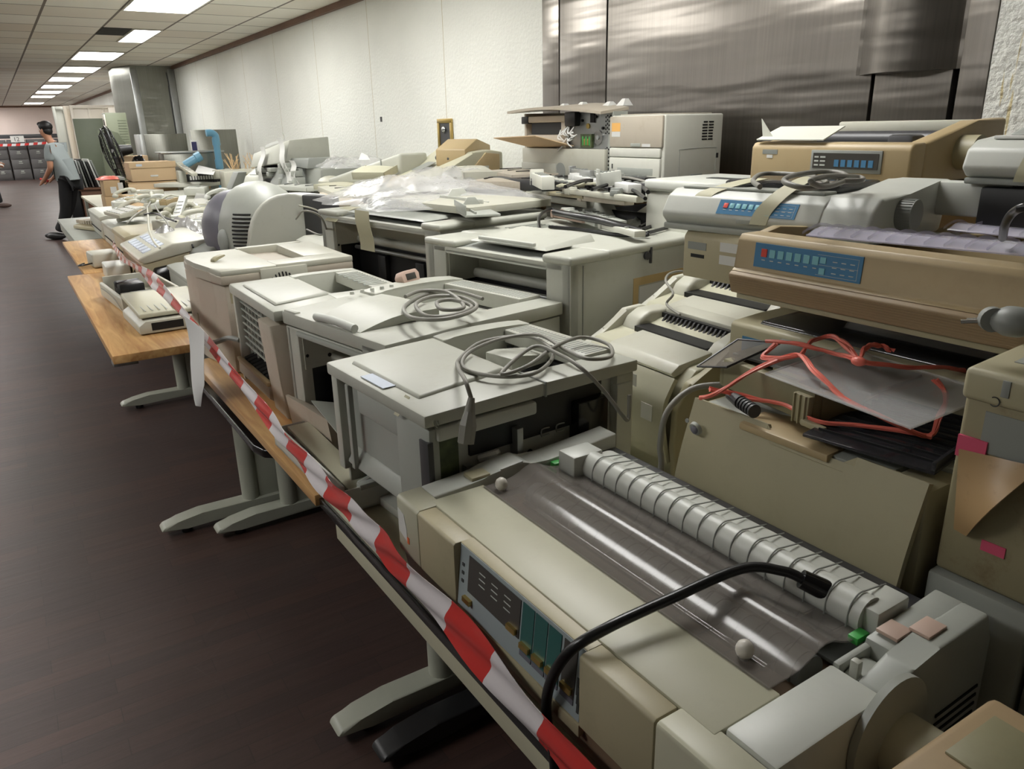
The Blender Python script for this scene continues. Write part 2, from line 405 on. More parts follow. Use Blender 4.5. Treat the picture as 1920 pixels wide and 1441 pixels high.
# brushed steel cladding let into the right wall
t = thing('steel_cladding', 'large brushed stainless steel wall cladding behind the stacked printers', 'cladding', (WX, 1.385, 0))
B(0.02, .12, -.002, 2.535, 0, CEIL, 0).build('backing', 'slot', t)
for y0, y1 in ((2.372, 2.530), (1.957, 2.360), (0.425, 1.945), (.125, .410), (.002, .095)):
    B(-.02 if y0 > .01 else -.035, .02, y0, y1, 0.02, CEIL-.001, 0.002).build('sheet', 'steel', t)
# curved steel hood on the cladding
mb = MB(); pts = []
for i in range(17):
    a = PI*i/16; pts.append((-.02-.10*math.sin(a), .115+.36*(i/16)))
pts = [(-.0205, .10)]+pts+[(-.0205, .49)]
mb.prism(pts, 'z', 1.70, CEIL-.002)
mb.build('hood', 'steel', t)

# ceiling light panels
mat('lamp', S(250, 252, 245), 0.4, emit=(1.0, 0.99, 0.965), estr=13.0)
def lamp(x0, y0, ly, label, grp, w=.58):
    t = thing('ceiling_light', label, 'ceiling light', (x0, y0, CEIL), group=grp)
    mb = MB()
    mb.box(0, w, 0, .02, -.012, .0, .002).box(0, w, ly-.02, ly, -.012, 0, .002).box(0, .02, .02, ly-.02, -.012, 0, .002).box(w-.02, w, .02, ly-.02, -.012, 0, .002)
    mb.build('frame', 'lens', t)
    B(.02, w-.02, .02, ly-.02, -.008, -.002, 0).build('diffuser', 'lamp', t)
names = {0: 'nearest and largest bright ceiling light panel, cut by the top of the photo', 1: 'bright ceiling light panel beside a missing dark tile',
         2: 'third bright panel of the ceiling row, just beyond the dark missing tile', 3: 'fourth bright panel of the row of ceiling lights', 4: 'fifth bright panel of the row of ceiling lights',
         5: 'sixth bright panel of the row of ceiling lights', 6: 'seventh bright panel of the row of ceiling lights', 7: 'eighth bright panel of the row of ceiling lights', 9: 'farthest ceiling light panel by the far wall'}
for k in range(-2, 10):
    if k == 8: continue
    if k == 1: lamp(1.49, 6.85+2.73*k, 1.33, names[k], 'row of ceiling light panels over the tables', w=.30); continue
    lamp(1.2, 6.85+2.73*k, 1.33, names.get(k, 'ceiling light panel above the front of the printer tables'), 'row of ceiling light panels over the tables')
for k in range(-2, 10):
    lamp(-1.8, 6.85+2.73*k, 1.33, 'ceiling light panel of the second row above the aisle', 'second row of ceiling lights over the aisle')
for x in (-4.6, -3.4, -1.8, -.6):
    lamp(x, 32.9, 1.33, 'ceiling light panel above the far filing cabinets', 'ceiling lights above the far filing cabinets')
for k in range(4, 9): lamp(-4.6, 6.85+2.73*k, 1.33, 'unseen ceiling light panel added at the left to brighten the far hall', 'added ceiling lights out of view')  # unseen panels added to brighten the far end of the hall
tag(B(1.2, 1.485, 9.58, 10.26, CEIL-.004, CEIL+.0, 0).build('ceiling_opening', 'slot'), 'dark missing ceiling tile beside the second light panel', 'ceiling opening')
w = bpy.data.worlds.new('world'); sc.world = w; w.use_nodes = True
w.node_tree.nodes['Background'].inputs['Color'].default_value = (.9, .92, 1, 1); w.node_tree.nodes['Background'].inputs['Strength'].default_value = 0.05

# ------------------------------------------------------------------ desks
def foot(t, x0, x1, yc, m='legpaint', w=.075):
    pts = [(x0, .035), (x0+.03, .027), (x0+.10, .024), (x1, .03), (x1, .075), (x0+.16, .075), (x0+.07, .062), (x0+.015, .05)]
    MB().prism(pts, 'y', yc-w/2, yc+w/2, .008).build('foot', m, t)
    for k, x in enumerate((x0+.10, x1-.06)): MB().cyl((x, yc, .0), (x, yc, .026), .022).build('caster', 'black', t)
def desk(label, x0, x1, y0, y1, top, legs, th=.03, skirt=None, zt=.73, strip=None):
    t = thing('desk', label, 'desk', (x0, y0, 0))
    W, L = x1-x0, y1-y0
    B(0, W, 0, L, zt-th, zt, .004).build('tabletop', top, t)
    if skirt: B(.015, .04, 0.02, L-.02, zt-th-.085, zt-th, .003).build('skirt', skirt, t)
    if strip: B(-.012, 0, 0, L, zt-th, zt-.006, .003).build('edge_strip', strip, t)
    for (yc, tip, col, m) in legs:     # y of the leg, x of foot tip, x of column (room x)
        yc -= y0; tip -= x0; col -= x0
        MB().cyl((col, yc, .07), (col, yc, zt-th-.001), .036).build('leg', m, t)
        B(col+.03, col+.30, yc-.02, yc+.02, .07, zt-th-.02, .006).build('leg_panel', m, t)
        foot(t, tip, W-.06, yc, m)
    B(W-.2, W-.18, .12, L-.12, .25, zt-th-.01, .003).build('modesty_panel', 'lightgrey', t)
    return t
desk('cream topped desk carrying the big dot matrix printer nearest the camera', .50, 1.25, -.05, 1.615, 'deskcream', [(1.49, .52, .86, 'black'), (.15, .52, .8, 'legpaint')], skirt='deskcream', strip='blackgloss')
desk('wooden desk with the red and white tape over its edge', .48, 1.22, 1.62, 2.985, 'wood', [(1.585+.05, .46, .79, 'legpaint'), (2.93, .45, .76, 'legpaint')])
t = thing('desk', 'low black rounded desk tucked below the wooden desk', 'desk', (.50, 2.18, 0))
pts = [(0.06, 0), (.5, 0), (.5, .96), (.06, .96), (.015, .92), (0, .86), (0, .1), (.015, .04)]
MB().prism(pts, 'z', .595, .625, .008, 3).build('tabletop', 'blackgloss', t)
MB().cyl((.14, .89, .07), (.14, .89, .594), .036).build('leg', 'legpaint', t); B(.17, .45, .87, .91, .07, .58, .006).build('leg_panel', 'legpaint', t); foot(t, -.23, .46, .89)
MB().cyl((.43, .06, .0), (.43, .06, .594), .025).build('leg', 'legpaint', t)
d3 = desk('light wooden desk with a bare near corner and a scanner on its end', .235, .98, 3.235, 5.38, 'wood', [(4.80, .34, .70, 'legpaint'), (3.9, .85, .88, 'legpaint')], th=.035)
B(-.0, .09, .02, .09, .68, .694, .001).build('bracket', 'sheetmetal', d3)
desk('pale wooden desk beyond the first, mostly covered by telephones', .33, 1.05, 5.40, 7.2, 'wood', [(6.9, .5, .8, 'legpaint')])
desk('grey topped steel desk beside the standing man', .42, 1.05, 7.23, 9.25, 'lightgrey', [(9.0, .6, .8, 'legpaint')], skirt='legpaint')
# middle and wall-side rows of desks
for (x0, x1, y0, y1, lab) in ((1.26, 2.0, 0.0, 1.62, 'cream desk in the middle row under the tan printers'), (1.26, 2.0, 1.64, 3.2, 'cream desk in the middle row under the white open laser printers'),
        (1.07, 1.9, 5.4, 9.2, 'long desk in the middle row under the telephone pile'), (1.0, 1.9, 3.22, 5.38, 'cream desk under the round-backed monitor'),
        (2.02, 2.76, 0.0, 1.9, 'desk by the steel cladding at the near end'), (2.02, 2.76, 1.92, 3.85, 'desk by the steel cladding under the white printer'),
        (2.0, 2.76, 3.87, 6.3, 'desk by the white wall under the cream typewriter shells'), (2.0, 2.76, 6.32, 9.2, 'desk by the white wall under the taped heap of parts'),
        (.92, 2.7, 9.3, 12.6, 'far table under the cardboard archive boxes')):
    t = thing('table', lab, 'table', (x0, y0, 0)); W, L = x1-x0, y1-y0
    B(0, W, 0, L, .70, .73, .004).build('tabletop', 'deskcream', t)
    for a in (.05, W-.05):
        for b_ in (.06, L-.06): B(a-.02, a+.02, b_-.02, b_+.02, 0, .70, .003).build('leg', 'legpaint', t)

# ------------------------------------------------------------------ building blocks for machines
def bay_cover(t, W, D, z, th=.035, xf=.25, xb=None, rn=.07, rf=.05, drop=.09, m='greycream', crown=.012, name='top_cover', grille=True, lip=.006):
    """top cover with a front slab, two rims and a sloping paper well"""
    xb = xb or D-.08
    mb = MB()
    mb.hexa([(-lip, -lip, z-th), (xf, -lip, z-th), (xf, W+lip, z-th), (-lip, W+lip, z-th),
             (-lip, -lip, z-.004), (xf, -lip, z), (xf, W+lip, z+crown*.4), (-lip, W+lip, z-.002)], .006)
    n = 8; pts = [(xf-.002, z-th-.06)]
    for i in range(n+1):
        u = i/n; pts.append((xf-.002+(D+lip-xf)*u, z+crown*math.sin(PI*(.25+.6*u))))
    pts.append((D+lip, z-th-.06))
    mb.prism(pts, 'y', W+lip-rf, W+lip, .004)
    mb.prism([(p[0], p[1]) for p in [(xf-.002, z-th)]+[(xf-.002, z), (D+lip, z-.004), (D+lip, z-th)]], 'y', -lip, rn, .004)
    mb.box(xb, D+lip, rn, W+lip-rf, z-th, z+crown*.3, .004)
    c = mb.build(name, m, t)
    mb = MB()
    mb.hexa([(xf, rn, z-th-.01), (xb, rn, z-drop-.01), (xb, W-rf+.004, z-drop-.01), (xf, W-rf+.004, z-th-.01),
             (xf, rn, z-.012), (xb, rn, z-drop), (xb, W-rf+.004, z-drop), (xf, W-rf+.004, z-.012)], 0)
    mb.build('output_well', m, t)
    if grille:
        mb = MB(); k = int((W-rn-rf)/.012)
        for i in range(k): mb.box(xb+.012, D-.012, rn+.006+i*.012, rn+.010+i*.012, z+crown*.3-.001, z+crown*.3+.0006, 0)
        mb.build('grille', 'midgrey', c)
        B(xb-.004, xb-.001, rn+.01, W-rf-.01, z-drop+.01, z-th-.004, 0).build('paper_slot', 'slot', c)
    return c

def open_front(t, W, D, H, m='greycream', post=.055, depth=.10, zsplit=.42):
    """hollow body with a roller panel above a black paper path"""
    mb = MB()
    mb.box(0, D, 0, post*.35, 0, H, .003).box(0, D, W-post*.35, W, 0, H, .003)
    mb.box(0, .035, 0, post, 0, H, .004).box(0, .035, W-post, W, 0, H, .004)
    mb.box(D-.02, D, post*.35, W-post*.35, 0, H, 0).box(.04, D-.02, post*.35, W-post*.35, 0, .02, 0)
    mb.box(.0, D-.02, post*.35, W-post*.35, H-.02, H, .002)
    b = mb.build('body', m, t)
    z0 = H*zsplit
    mb = MB(); mb.box(depth, depth+.01, post, W-post, z0, H-.02, 0)
    mb.cyl((depth-.008, post, z0+.012), (depth-.008, W-post, z0+.012), .018)
    mb.box(.012, depth, W-post-.004, W-post, z0-.005, H-.02, 0)
    mb.build('inner_panel', m, t)
    MB().cyl((.02, W-post-.005, H*.72), (.02, W-post-.0055, H*.72), .005).cyl((depth-.03, W-post-.005, H*.68), (depth-.03, W-post-.0055, H*.68), .006).build('hole', 'slot', t)
    mb = MB(); mb.box(depth-.01, depth+.02, post*.4, W-post*.4, .02, z0-.003, 0)
    mb.box(.02, depth, W-post*.9, W-post*.4, .02, z0-.005, .002)
    for u in (.3, .62): mb.box(depth-.035, depth, W*u, W*u+.06, .05, z0-.04, .004)
    mb.box(depth-.03, depth, post, W-post, .022, .05, .003)
    k = mb.build('paper_path', 'black', t)
    MB().cyl((depth-.03, post, z0-.022), (depth-.03, W-post, z0-.022), .009).build('roller', 'sheetmetal', k)
    return b

def ribs(mb, x0, x1, y0, y1, n, z, h, axis='y', w=.003):
    for i in range(n):
        u = (i+.5)/n
        if axis == 'y': yy = y0+(y1-y0)*u; mb.box(x0, x1, yy-w/2, yy+w/2, z, z+h, 0)
        else: xx = x0+(x1-x0)*u; mb.box(xx-w/2, xx+w/2, y0, y1, z, z+h, 0)
    return mb

# ================================================================== big dot matrix printer, nearest
t = thing('dot_matrix_printer', 'wide pale dot matrix printer nearest the camera, with smoky clear cover and teal buttons', 'printer', (.486, .43, .735))
W1, Z1 = .717, .195
mb = MB()   # lower case with an undercut front
mb.prism([(.035, 0), (.47, 0), (.47, .15), (.02, .15), (.006, .09), (.012, .05)], 'y', -.02, W1, .004)
mb.build('lower_case', 'brownband', t)
mb = MB()   # front fascia: three blocks around a sunk control panel
fx = [(0.0, .085), (0, Z1-.004), (.004, Z1), (.036, Z1), (.036, .085)]
mb.prism(fx, 'y', .505, .632, .002).prism(fx, 'y', .052, .185, .002)
mb.prism([(.008, .085), (.014, Z1-.001), (.016, Z1), (.036, Z1), (.036, .085)], 'y', .185, .505, 0)
mb.box(.0, .03, .185, .505, .066, .0855, .001)
mb.build('front_fascia', 'beige', t)
mb = MB(); mb.prism([(0.0, .085), (0, Z1-.006), (.006, Z1), (.05, Z1+.001), (.05, .085)], 'y', .634, W1, .003)
mb.build('corner_block', 'yellowcream', t); mb = MB()
mb.prism([(0.0, .06), (0, Z1-.004), (.004, Z1), (.05, Z1), (.05, .06)], 'y', -.07, .050, .003)
mb.build('corner_block', 'yellowcream', t)
B(.038, .146, .0, .655, .15, Z1+.001, .002).build('lid', 'yellowcream', t)
# control panel
def pb(y0, y1, z0, z1, off, off0=0.0):   # plate lying on the leaning panel face
    X = lambda z: .0015+.0115*(z-.088)/(.105)
    return MB().hexa([(X(z0)-off, y0, z0), (X(z0)-off0, y0, z0), (X(z0)-off0, y1, z0), (X(z0)-off, y1, z0), (X(z1)-off, y0, z1), (X(z1)-off0, y0, z1), (X(z1)-off0, y1, z1), (X(z1)-off, y1, z1)])
cp = pb(.187, .503, .088, Z1-.002, .0, -.008).build('control_panel', 'bluegrey', t)
pb(.330, .474, .125, .186, .0012).build('display', 'screen', cp)
for i in range(9): pb(.355+(i % 3)*.035, .372+(i % 3)*.035, .172-(i//3)*.010, .1735-(i//3)*.010, .0016).build('printed_mark', 'printlight', cp)
for i, (y, m) in enumerate(((.297, 'teal'), (.266, 'teal'), (.235, 'teal'), (.201, 'screen'))):
    pb(y, y+.028, .112, .187, .0012).build('key_field', m, cp); pb(y, y+.028, .104, .112, .0012).build('key_base', 'violetgrey', cp)
    pb(y+.003, y+.025, .119, .127, .006).build('button', 'brass', cp)
pb(.335, .357, .129, .137, .006).build('button', 'brass', cp)
pb(.460, .482, .106, .114, .006).build('button', 'brass', cp)
for i in range(3): pb(.488, .494, .160-.014*i, .165-.014*i, .0012).build('indicator', 'print', cp)
for i in range(3): pb(.189+.002*i, .193+.002*i, .10+.012*i, .125+.012*i, .0012).build('printed_mark', 'print', cp)
MB().prism([(.712, .17), (.688, .165), (.680, .14), (.680, .115), (.712, .125)], 'x', -.0008, .0, 0).build('sticker', 'label', t)
B(-.0012, 0, .672, .679, .113, .125, 0).build('arrow_sticker', 'orangered', t)
# platen well under the clear cover
mb = MB(); mb.box(.15, .42, .0, .655, .10, .13, 0).box(.40, .47, .0, W1, .13, .185, .004)
mb.box(.146, .16, .0, .655, .13, .176, 0)
mb.build('well', 'darkgrey', t)
mb = MB(); mb.cyl((.245, .03, .155), (.245, .63, .155), .026)
for i in range(26): mb.cyl((.245, .04+i*.0228, .155), (.245, .043+i*.0228, .155), .0275)
mb.build('platen', 'midgrey', t)
MB().cyl((.200, .06, .166), (.200, .60, .166), .006).build('guide_rod', 'chrome', t)
mb = MB()
for i in range(13): mb.box(.29, .39, .05+i*.047, .052+i*.047, .16, .172, 0)
mb.box(.285, .395, .02, .64, .155, .160, 0)
mb.build('paper_guide', 'midgrey', t)
def cov(u, v):
    x = .140+.20*u; z = Z1+.004+.020*math.exp(-((x-.245)/.034)**2)-.006*u
    return (x, .012+.632*v, z)
sm = MB().grid(cov, 26, 6, .0025).build('clear_cover', 'smoke', t, label='smoky clear cover with a raised hump')
mb = MB()
for i in range(14):
    y = .04+i*.044
    mb.grid(lambda u, v, y=y: (.145+.19*u, y+.0014*v, cov(u, .5)[2]-.0032), 20, 1)
mb.build('moulded_line', 'darkgrey', sm)
for y in (.065, .615): MB().ball((.160, y, Z1+.014), .0115, sz=1.1).cyl((.160, y, Z1+.0), (.160, y, Z1+.01), .006).build('cover_knob', 'lens', sm)
# far end rail and rear housing
mb = MB()
mb.prism([(.05, .06), (.05, Z1+.001), (.15, Z1+.006), (.17, Z1+.008), (.19, Z1+.016), (.24, Z1+.020), (.26, Z1+.006), (.30, Z1+.006), (.47, Z1+.020), (.47, .06)], 'y', .664, W1, .003)
mb.build('end_rail', 'greywhite', t)
B(.13, .17, .668, .70, Z1+.004, Z1+.012, .002).build('latch_recess', 'olive', t)
# ribbed paper rest
mb = MB(); mb.cyl((.345, .02, Z1+.012), (.345, .60, Z1+.012), .026)
mb.box(.34, .40, .02, .60, .12, Z1+.03, .012)
mb.box(.30, .37, .585, .635, Z1-.02, Z1+.038, .005)
mb.box(.33, .40, .0, .04, Z1-.02, Z1+.032, .005)
pr = mb.build('paper_rest', 'greywhite', t)
mb = MB()
for i in range(17):
    y = .035+i*.0325
    mb.tube([(.318, y, Z1-.002), (.322, y, Z1+.026), (.338, y, Z1+.0395), (.36, y, Z1+.0375), (.399, y, Z1+.0315)], .0012, 5, 4)
mb.build('rib', 'midgrey', pr)
B(.300, .325, .645, .660, Z1-.006, Z1+.004, .001).build('green_tab', 'green', t)
B(.300, .325, .006, .02, Z1-.006, Z1+.004, .001).build('green_tab', 'green', t)
# near end module with knob
mb = MB()
mb.box(.052, .235, -.070, -.002, .03, Z1+.004, .004)
mb.build('side_plate', 'greywhite', t)
mb = MB()
mb.prism([(.235, .02), (.235, Z1+.002), (.29, Z1+.016), (.34, Z1+.022), (.455, Z1+.024), (.475, Z1-.02), (.48, .02)], 'y', -.072, -.036, .005)
mb.box(.237, .36, -.012, -.002, .02, Z1+.006, .003)
mb.prism([(.30, .02), (.30, Z1+.014), (.455, Z1+.024), (.478, Z1-.02), (.48, .02)], 'y', -.040, -.002, .004)
mb.box(.237, .31, -.04, -.01, .02, .13, 0)
em = mb.build('end_housing', 'lightgrey', t)
MB().cyl((.27, -.036, .150), (.27, -.014, .150), .045, seg=24).build('gear_wheel', 'lightgrey', em)
B(.245, .256, -.03, -.018, .15, Z1+.016, .003).build('lever', 'greycream', em)
mb = MB(); mb.box(.315, .348, -.034, -.006, Z1+.0175, Z1+.0225, .001).box(.345, .385, -.056, -.030, Z1+.0215, Z1+.0262, .001)
mb.build('cap', 'pinkbeige', em)
mb = MB()
for i in range(5): mb.box(.36, .46, -.0735, -.0715, .05+i*.014, .054+i*.014, 0)
mb.build('side_vent', 'slot', em)
mb = MB(); mb.cyl((.245, -.080, .150), (.245, -.071, .150), .070, seg=40); mb.build('knob_boss', 'lightgrey', t)
mb = MB(); mb.cyl((.262, -.124, .128), (.262, -.079, .128), .038, seg=36).cyl((.262, -.129, .128), (.262, -.123, .128), .033, .037, seg=36)
mb.build('paper_feed_knob', 'yellowcream', t)
# black cable arching over it
pts = [(.475, .640, .60), (.476, .655, .74), (.4765, .672, .80), (.474, .66, .86), (.48, .63, .925), (.52, .61, .955), (.62, .60, .965), (.74, .585, .975), (.785, .552, .972), (.80, .53, .965)]
t = thing('power_cable', 'thick black cable arching across the smoky cover of the nearest printer', 'cable', pts[0])
o = Vector(pts[0]); mb = MB().tube([Vector(p)-o for p in pts], .0072, 12, 8); mb.build('cord', 'cableblack', t)
MB().cyl(Vector((.798, .532, .966))-o, Vector((.822, .505, .951))-o, .013, .015).build('plug', 'blackgloss', t)

# ================================================================== stripped laser printer behind it (exposed side)
t = thing('laser_printer', 'grey laser printer with its side cover off, workings bare, coiled cable on top', 'printer', (.556, 1.152, .735), 3.5)
W, D, Z = .415, .525, .332
mb = MB()
mb.box(.02, D, W-.012, W, .0, Z-.03, .003).box(0, .035, W-.03, W, .08, Z-.03, .004)
mb.box(D-.05, D, .0, W-.012, 0, Z-.03, .004).box(.05, D-.05, .03, W-.012, 0, .02, 0)
mb.build('body', 'greycream', t)
mb = MB()
mb.box(.028, .05, .02, W-.03, .11, Z-.03, 0)
mb.prism([(.005, .10), (.03, .085), (.06, .10), (.06, .13), (.028, .14)], 'y', .02, W-.03, .008)
mb.box(.004, .03, .0, .13, .09, Z-.035, .01).box(.006, .02, .015, .30, Z-.09, Z-.035, .006)
mb.box(.0, .012, .33, .345, .10, Z-.035, .002)
mb.build('front_panel', 'lightgrey', t)
B(.13, .14, .03, W-.012, .0, .085, 0).build('paper_gap', 'slot', t)
c = bay_cover(t, W, D, Z, th=.030, xf=.27, rn=.075, rf=.05, m='greycream')
MB().hexa([(.03, .075, Z-.004), (.25, .10, Z), (.25, W-.075, Z), (.03, W-.045, Z-.004), (.035, .08, Z+.004), (.245, .105, Z+.010), (.245, W-.08, Z+.010), (.035, W-.05, Z+.006)], .003).build('lid_panel', 'greycream', c)
B(.005, .055, .17, .27, Z-.001, Z+.0005, 0).build('pale_label', 'bluepaper', c)
MB().hexa([(-.008, .09, Z-.032), (.02, .09, Z-.001), (.02, .108, Z-.001), (-.008, .108, Z-.032), (-.0068, .09, Z-.032), (.02, .09, Z+.001), (.02, .108, Z+.001), (-.0068, .108, Z-.032)]).build('tape_scrap', 'masking', c)
B(.27, .274, -.008, .075, Z-.03, Z+.0012, 0).build('seam', 'midgrey', c)
for r in (.006, .010, .014): MB().tube([(.028+r*math.cos(a), -.0066, Z-.02+r*math.sin(a)) for a in [PI*.9+.25*i for i in range(6)]], .0012, 5, 2).build('swirl_mark', 'lightgrey', c)
B(.02, .25, -.008, .03, Z-.062, Z-.034, .006).build('cover_ledge', 'greywhite', t)
# exposed chassis
ch = MB().box(.03, D-.05, .02, .028, .0, Z-.035, 0).build('chassis_plate', 'greywhite', t)
B(.10, .44, .012, .0195, .215, Z-.035, 0).build('black_strip', 'black', ch)
B(.0, .012, -.002, .03, .0, Z-.06, .001).build('corner_post', 'darkgrey', ch)
B(.012, .07, .006, .019, .0, Z-.065, 0).build('circuit_board', 'pcb', ch)
B(.085, .10, .004, .0195, .03, .20, .001).box(.035, .15, .008, .0195, .10, .135, .001).build('bracket', 'sheetmetal', ch)
B(.20, .215, -.006, .0195, .05, .25, .001).build('upright', 'sheetmetal', ch)
B(.355, .44, -.012, .0195, .175, .268, .004).build('power_box', 'blackgloss', ch)
for i in range(4): B(.03+i*.012, .037+i*.012, .0, .006, .03+i*.013, .045+i*.013, .001).build('connector', 'black' if i % 2 else 'label', ch)
for x, z in ((.14, .08), (.14, .045), (.31, .10), (.25, .18)): MB().cyl((x, .0185, z), (x, .020, z), .006).build('hole', 'slot', ch)
MB().tube([(.245, .017, .12), (.245, .017, .165), (.30, .017, .17), (.31, .017, .15), (.29, .017, .115), (.26, .017, .11)], .0025, 6, 4).build('emboss', 'sheetmetal', ch)
for i in range(2): MB().tube([(.125, .018, .18+.022*i), (.145, -.004, .19+.022*i), (.165, .018, .18+.022*i)], .009, 8, 5).build('ribbon_cable', 'label', ch)
for x in (.275, .315): MB().tube([(x+.02, .0105, .21), (x, .0105, .21), (x, .0105, .225), (x+.02, .0105, .225)], .0016, 5, 3).build('wire_clip', 'sheetmetal', ch)
B(D-.052, D-.005, -.004, .02, .02, Z-.05, .004).build('rear_column', 'greywhite', t)
# part resting in its well
t = thing('duplex_cover', 'ribbed grey plastic box lying in the well of the exposed laser printer', 'plastic cover', (.87, 1.35, 1.028), 12)
mb = MB().prism([(0, 0), (.16, 0), (.16, .012), (.03, .034), (0, .034)], 'y', 0, .085, .003); mb.build('shell', 'greycream', t)
mb = MB()
for i in range(9): mb.hexa([(.05+i*.011, .01, .0265-i*.0019), (.054+i*.011, .01, .0265-i*.0019), (.054+i*.011, .075, .0265-i*.0019), (.05+i*.011, .075, .0265-i*.0019), (.05+i*.011, .01, .030-i*.0019), (.054+i*.011, .01, .0295-i*.0019), (.054+i*.011, .075, .0295-i*.0019), (.05+i*.011, .075, .030-i*.0019)])
mb.build('slat', 'midgrey', t)
# grey coiled mains cable
def cable(name, label, pts, r, m, end=None, cat='cable', group=None, sub=8, seg=10):
    o = Vector(pts[0]); t = thing(name, label, cat, o, group=group)
    MB().tube([Vector(p)-o for p in pts], r, seg, sub).build('cord', m, t)
    return t, o
zc = 1.080
pp = [at(884, 748, y=1.115), at(872, 712, y=1.13), at(860, 690, z=1.095), at(862, 672, z=zc), at(905, 640, z=zc), at(985, 630, z=zc), at(1030, 650, z=zc), at(1035, 672, z=zc), at(1000, 700, z=zc),
      at(930, 705, z=zc), at(870, 690, z=zc), at(880, 660, z=zc+.01), at(940, 635, z=zc+.01), at(1010, 628, z=zc+.012), at(1060, 655, z=zc+.012), at(1100, 672, z=zc+.01), at(1145, 668, z=zc), at(1140, 645, z=zc),
      at(1090, 632, z=zc+.01), at(1040, 650, z=zc+.018), at(990, 685, z=zc+.012), at(940, 700, z=zc+.01), at(1000, 650, z=zc+.024), at(1050, 665, z=zc+.02), at(1090, 690, z=1.09), at(1130, 730, y=1.125), at(1165, 775, y=1.11), at(1178, 785, y=1.115), at(1180, 740, y=1.125)]
t, o = cable('mains_cable', 'grey mains cable coiled on the side-stripped laser printer, socket end hanging down', pts=pp, r=.0042, m='cable')
a = at(884, 745, y=1.115)-o; b = at(873, 832, y=1.105)-o
MB().cyl(a, a+(b-a)*.3, .006, .010).build('strain_relief', 'cable', t)
mb = MB(); p0 = a+(b-a)*.28; p1 = a+(b-a)*.98; mb.cyl(p0, p0+(p1-p0)*.45, .0095, .016, 8).cyl(p0+(p1-p0)*.45, p1, .016, .0155, 8); mb.build('socket_end', 'cable', t)

# ================================================================== laser printer with coil on raised lid (second from exposed one)
t = thing('laser_printer', 'grey open-fronted laser printer with raised lid, small screen and coiled taupe cable', 'printer', (.690, 1.62, .735), 10)
W, D, Z = .505, .60, .335
b = open_front(t, W, D, Z-.045, 'greycream', .065, .12, .60)
bay_cover(t, W, D, Z, th=.04, xf=.26, rn=.085, rf=.075, drop=.10, m='greycream', crown=.02, grille=True)
def lid_flap(t, x0, x1, y0, y1, z, m='greycream'):
    def fn(u, v):
        return (x0+(x1-x0)*u, y0+(y1-y0)*v-(.03*(1-u) if v > .5 else -.03*(1-u)), z+.028*math.sin(min(1, u*1.6)*PI/2)+.004*math.sin(v*PI))
    f = MB().grid(fn, 10, 6, .022).build('raised_lid', m, t)
    MB().tube([(x0-.008, y0+.04+(y1-y0-.08)*i/4, z+.010+.004*math.sin(PI*i/4)) for i in range(5)], .011, 10, 5).build('handle', 'greywhite', f)
    return f
lid_flap(t, .012, .24, .10, .37, Z-.002)
MB().box(-.01, .03, .03, .43, Z-.062, Z-.048, .003).box(-.006, .02, .0, .1, Z-.05, Z-.02, .004).build('jaw', 'lightgrey', t)
B(-.004, .018, W-.07, W, Z-.03, Z+.004, .008).build('broken_corner', 'greycream', t)
dp = thing  # display on its far rear rim
d = MB().prism([(0, 0), (.075, 0), (.082, .03), (.072, .045), (.01, .045), (-.004, .03)], 'y', 0, .035, .004).build('display_box', 'pinkbeige', t)
d.location = (.40, W-.03, Z+.012); d.rotation_euler = (-.35, 0, .25+PI*0)
B(.015, .06, -.0015, .001, .014, .034, .0005).build('screen', 'screen', d)
for i in range(5): MB().cyl((.20+.035*i, W-.04, Z+.018), (.20+.035*i, W-.04, Z+.026), .007, .006).build('button', 'greywhite', t)
B(.34, .46, -.0075, -.0055, .13, .21, 0).build('rating_label', 'cream', t)
mb = MB()
for i in range(6): mb.box(.36, .44-.01*(i % 2), -.0082, -.0074, .145+.009*i, .1465+.009*i, 0)
mb.build('printed_lines', 'print', t)
z0 = 1.105
coil = []
for i, (px, py) in enumerate([(905, 560), (850, 545), (800, 552), (770, 565), (757, 580), (775, 596), (830, 598), (880, 585), (893, 570), (860, 556), (810, 556), (780, 570), (800, 592), (850, 590), (885, 575), (850, 562), (820, 566), (830, 580), (870, 575), (840, 548), (790, 545), (760, 556)]):
    coil.append(at(px, py, z=z0+.004*math.sin(i*1.3)+.0006*i))
cable('mains_cable', 'thick taupe cable coiled on the lid of the second laser printer', coil, .0052, 'cable')
# lowered tray flap between the two printers
t = thing('tray_flap', 'open beige tray flap sticking out below the raised-lid laser printer', 'tray', (.60, 1.80, .735), 6)
MB().hexa([(0, 0, .0), (.15, 0, .0), (.15, .20, .0), (0, .26, .0), (-.012, 0, .105), (-.004, 0, .105), (-.004, .26, .105), (-.012, .26, .105)]).build('flap', 'warmcream', t)
mb = MB(); mb.box(.0, .14, .005, .23, .05, .056, .001)
for i in range(10): mb.box(.02, .12, .02+i*.02, .024+i*.02, .056, .060, 0)
mb.build('ribbed_plate', 'lightgrey', t)
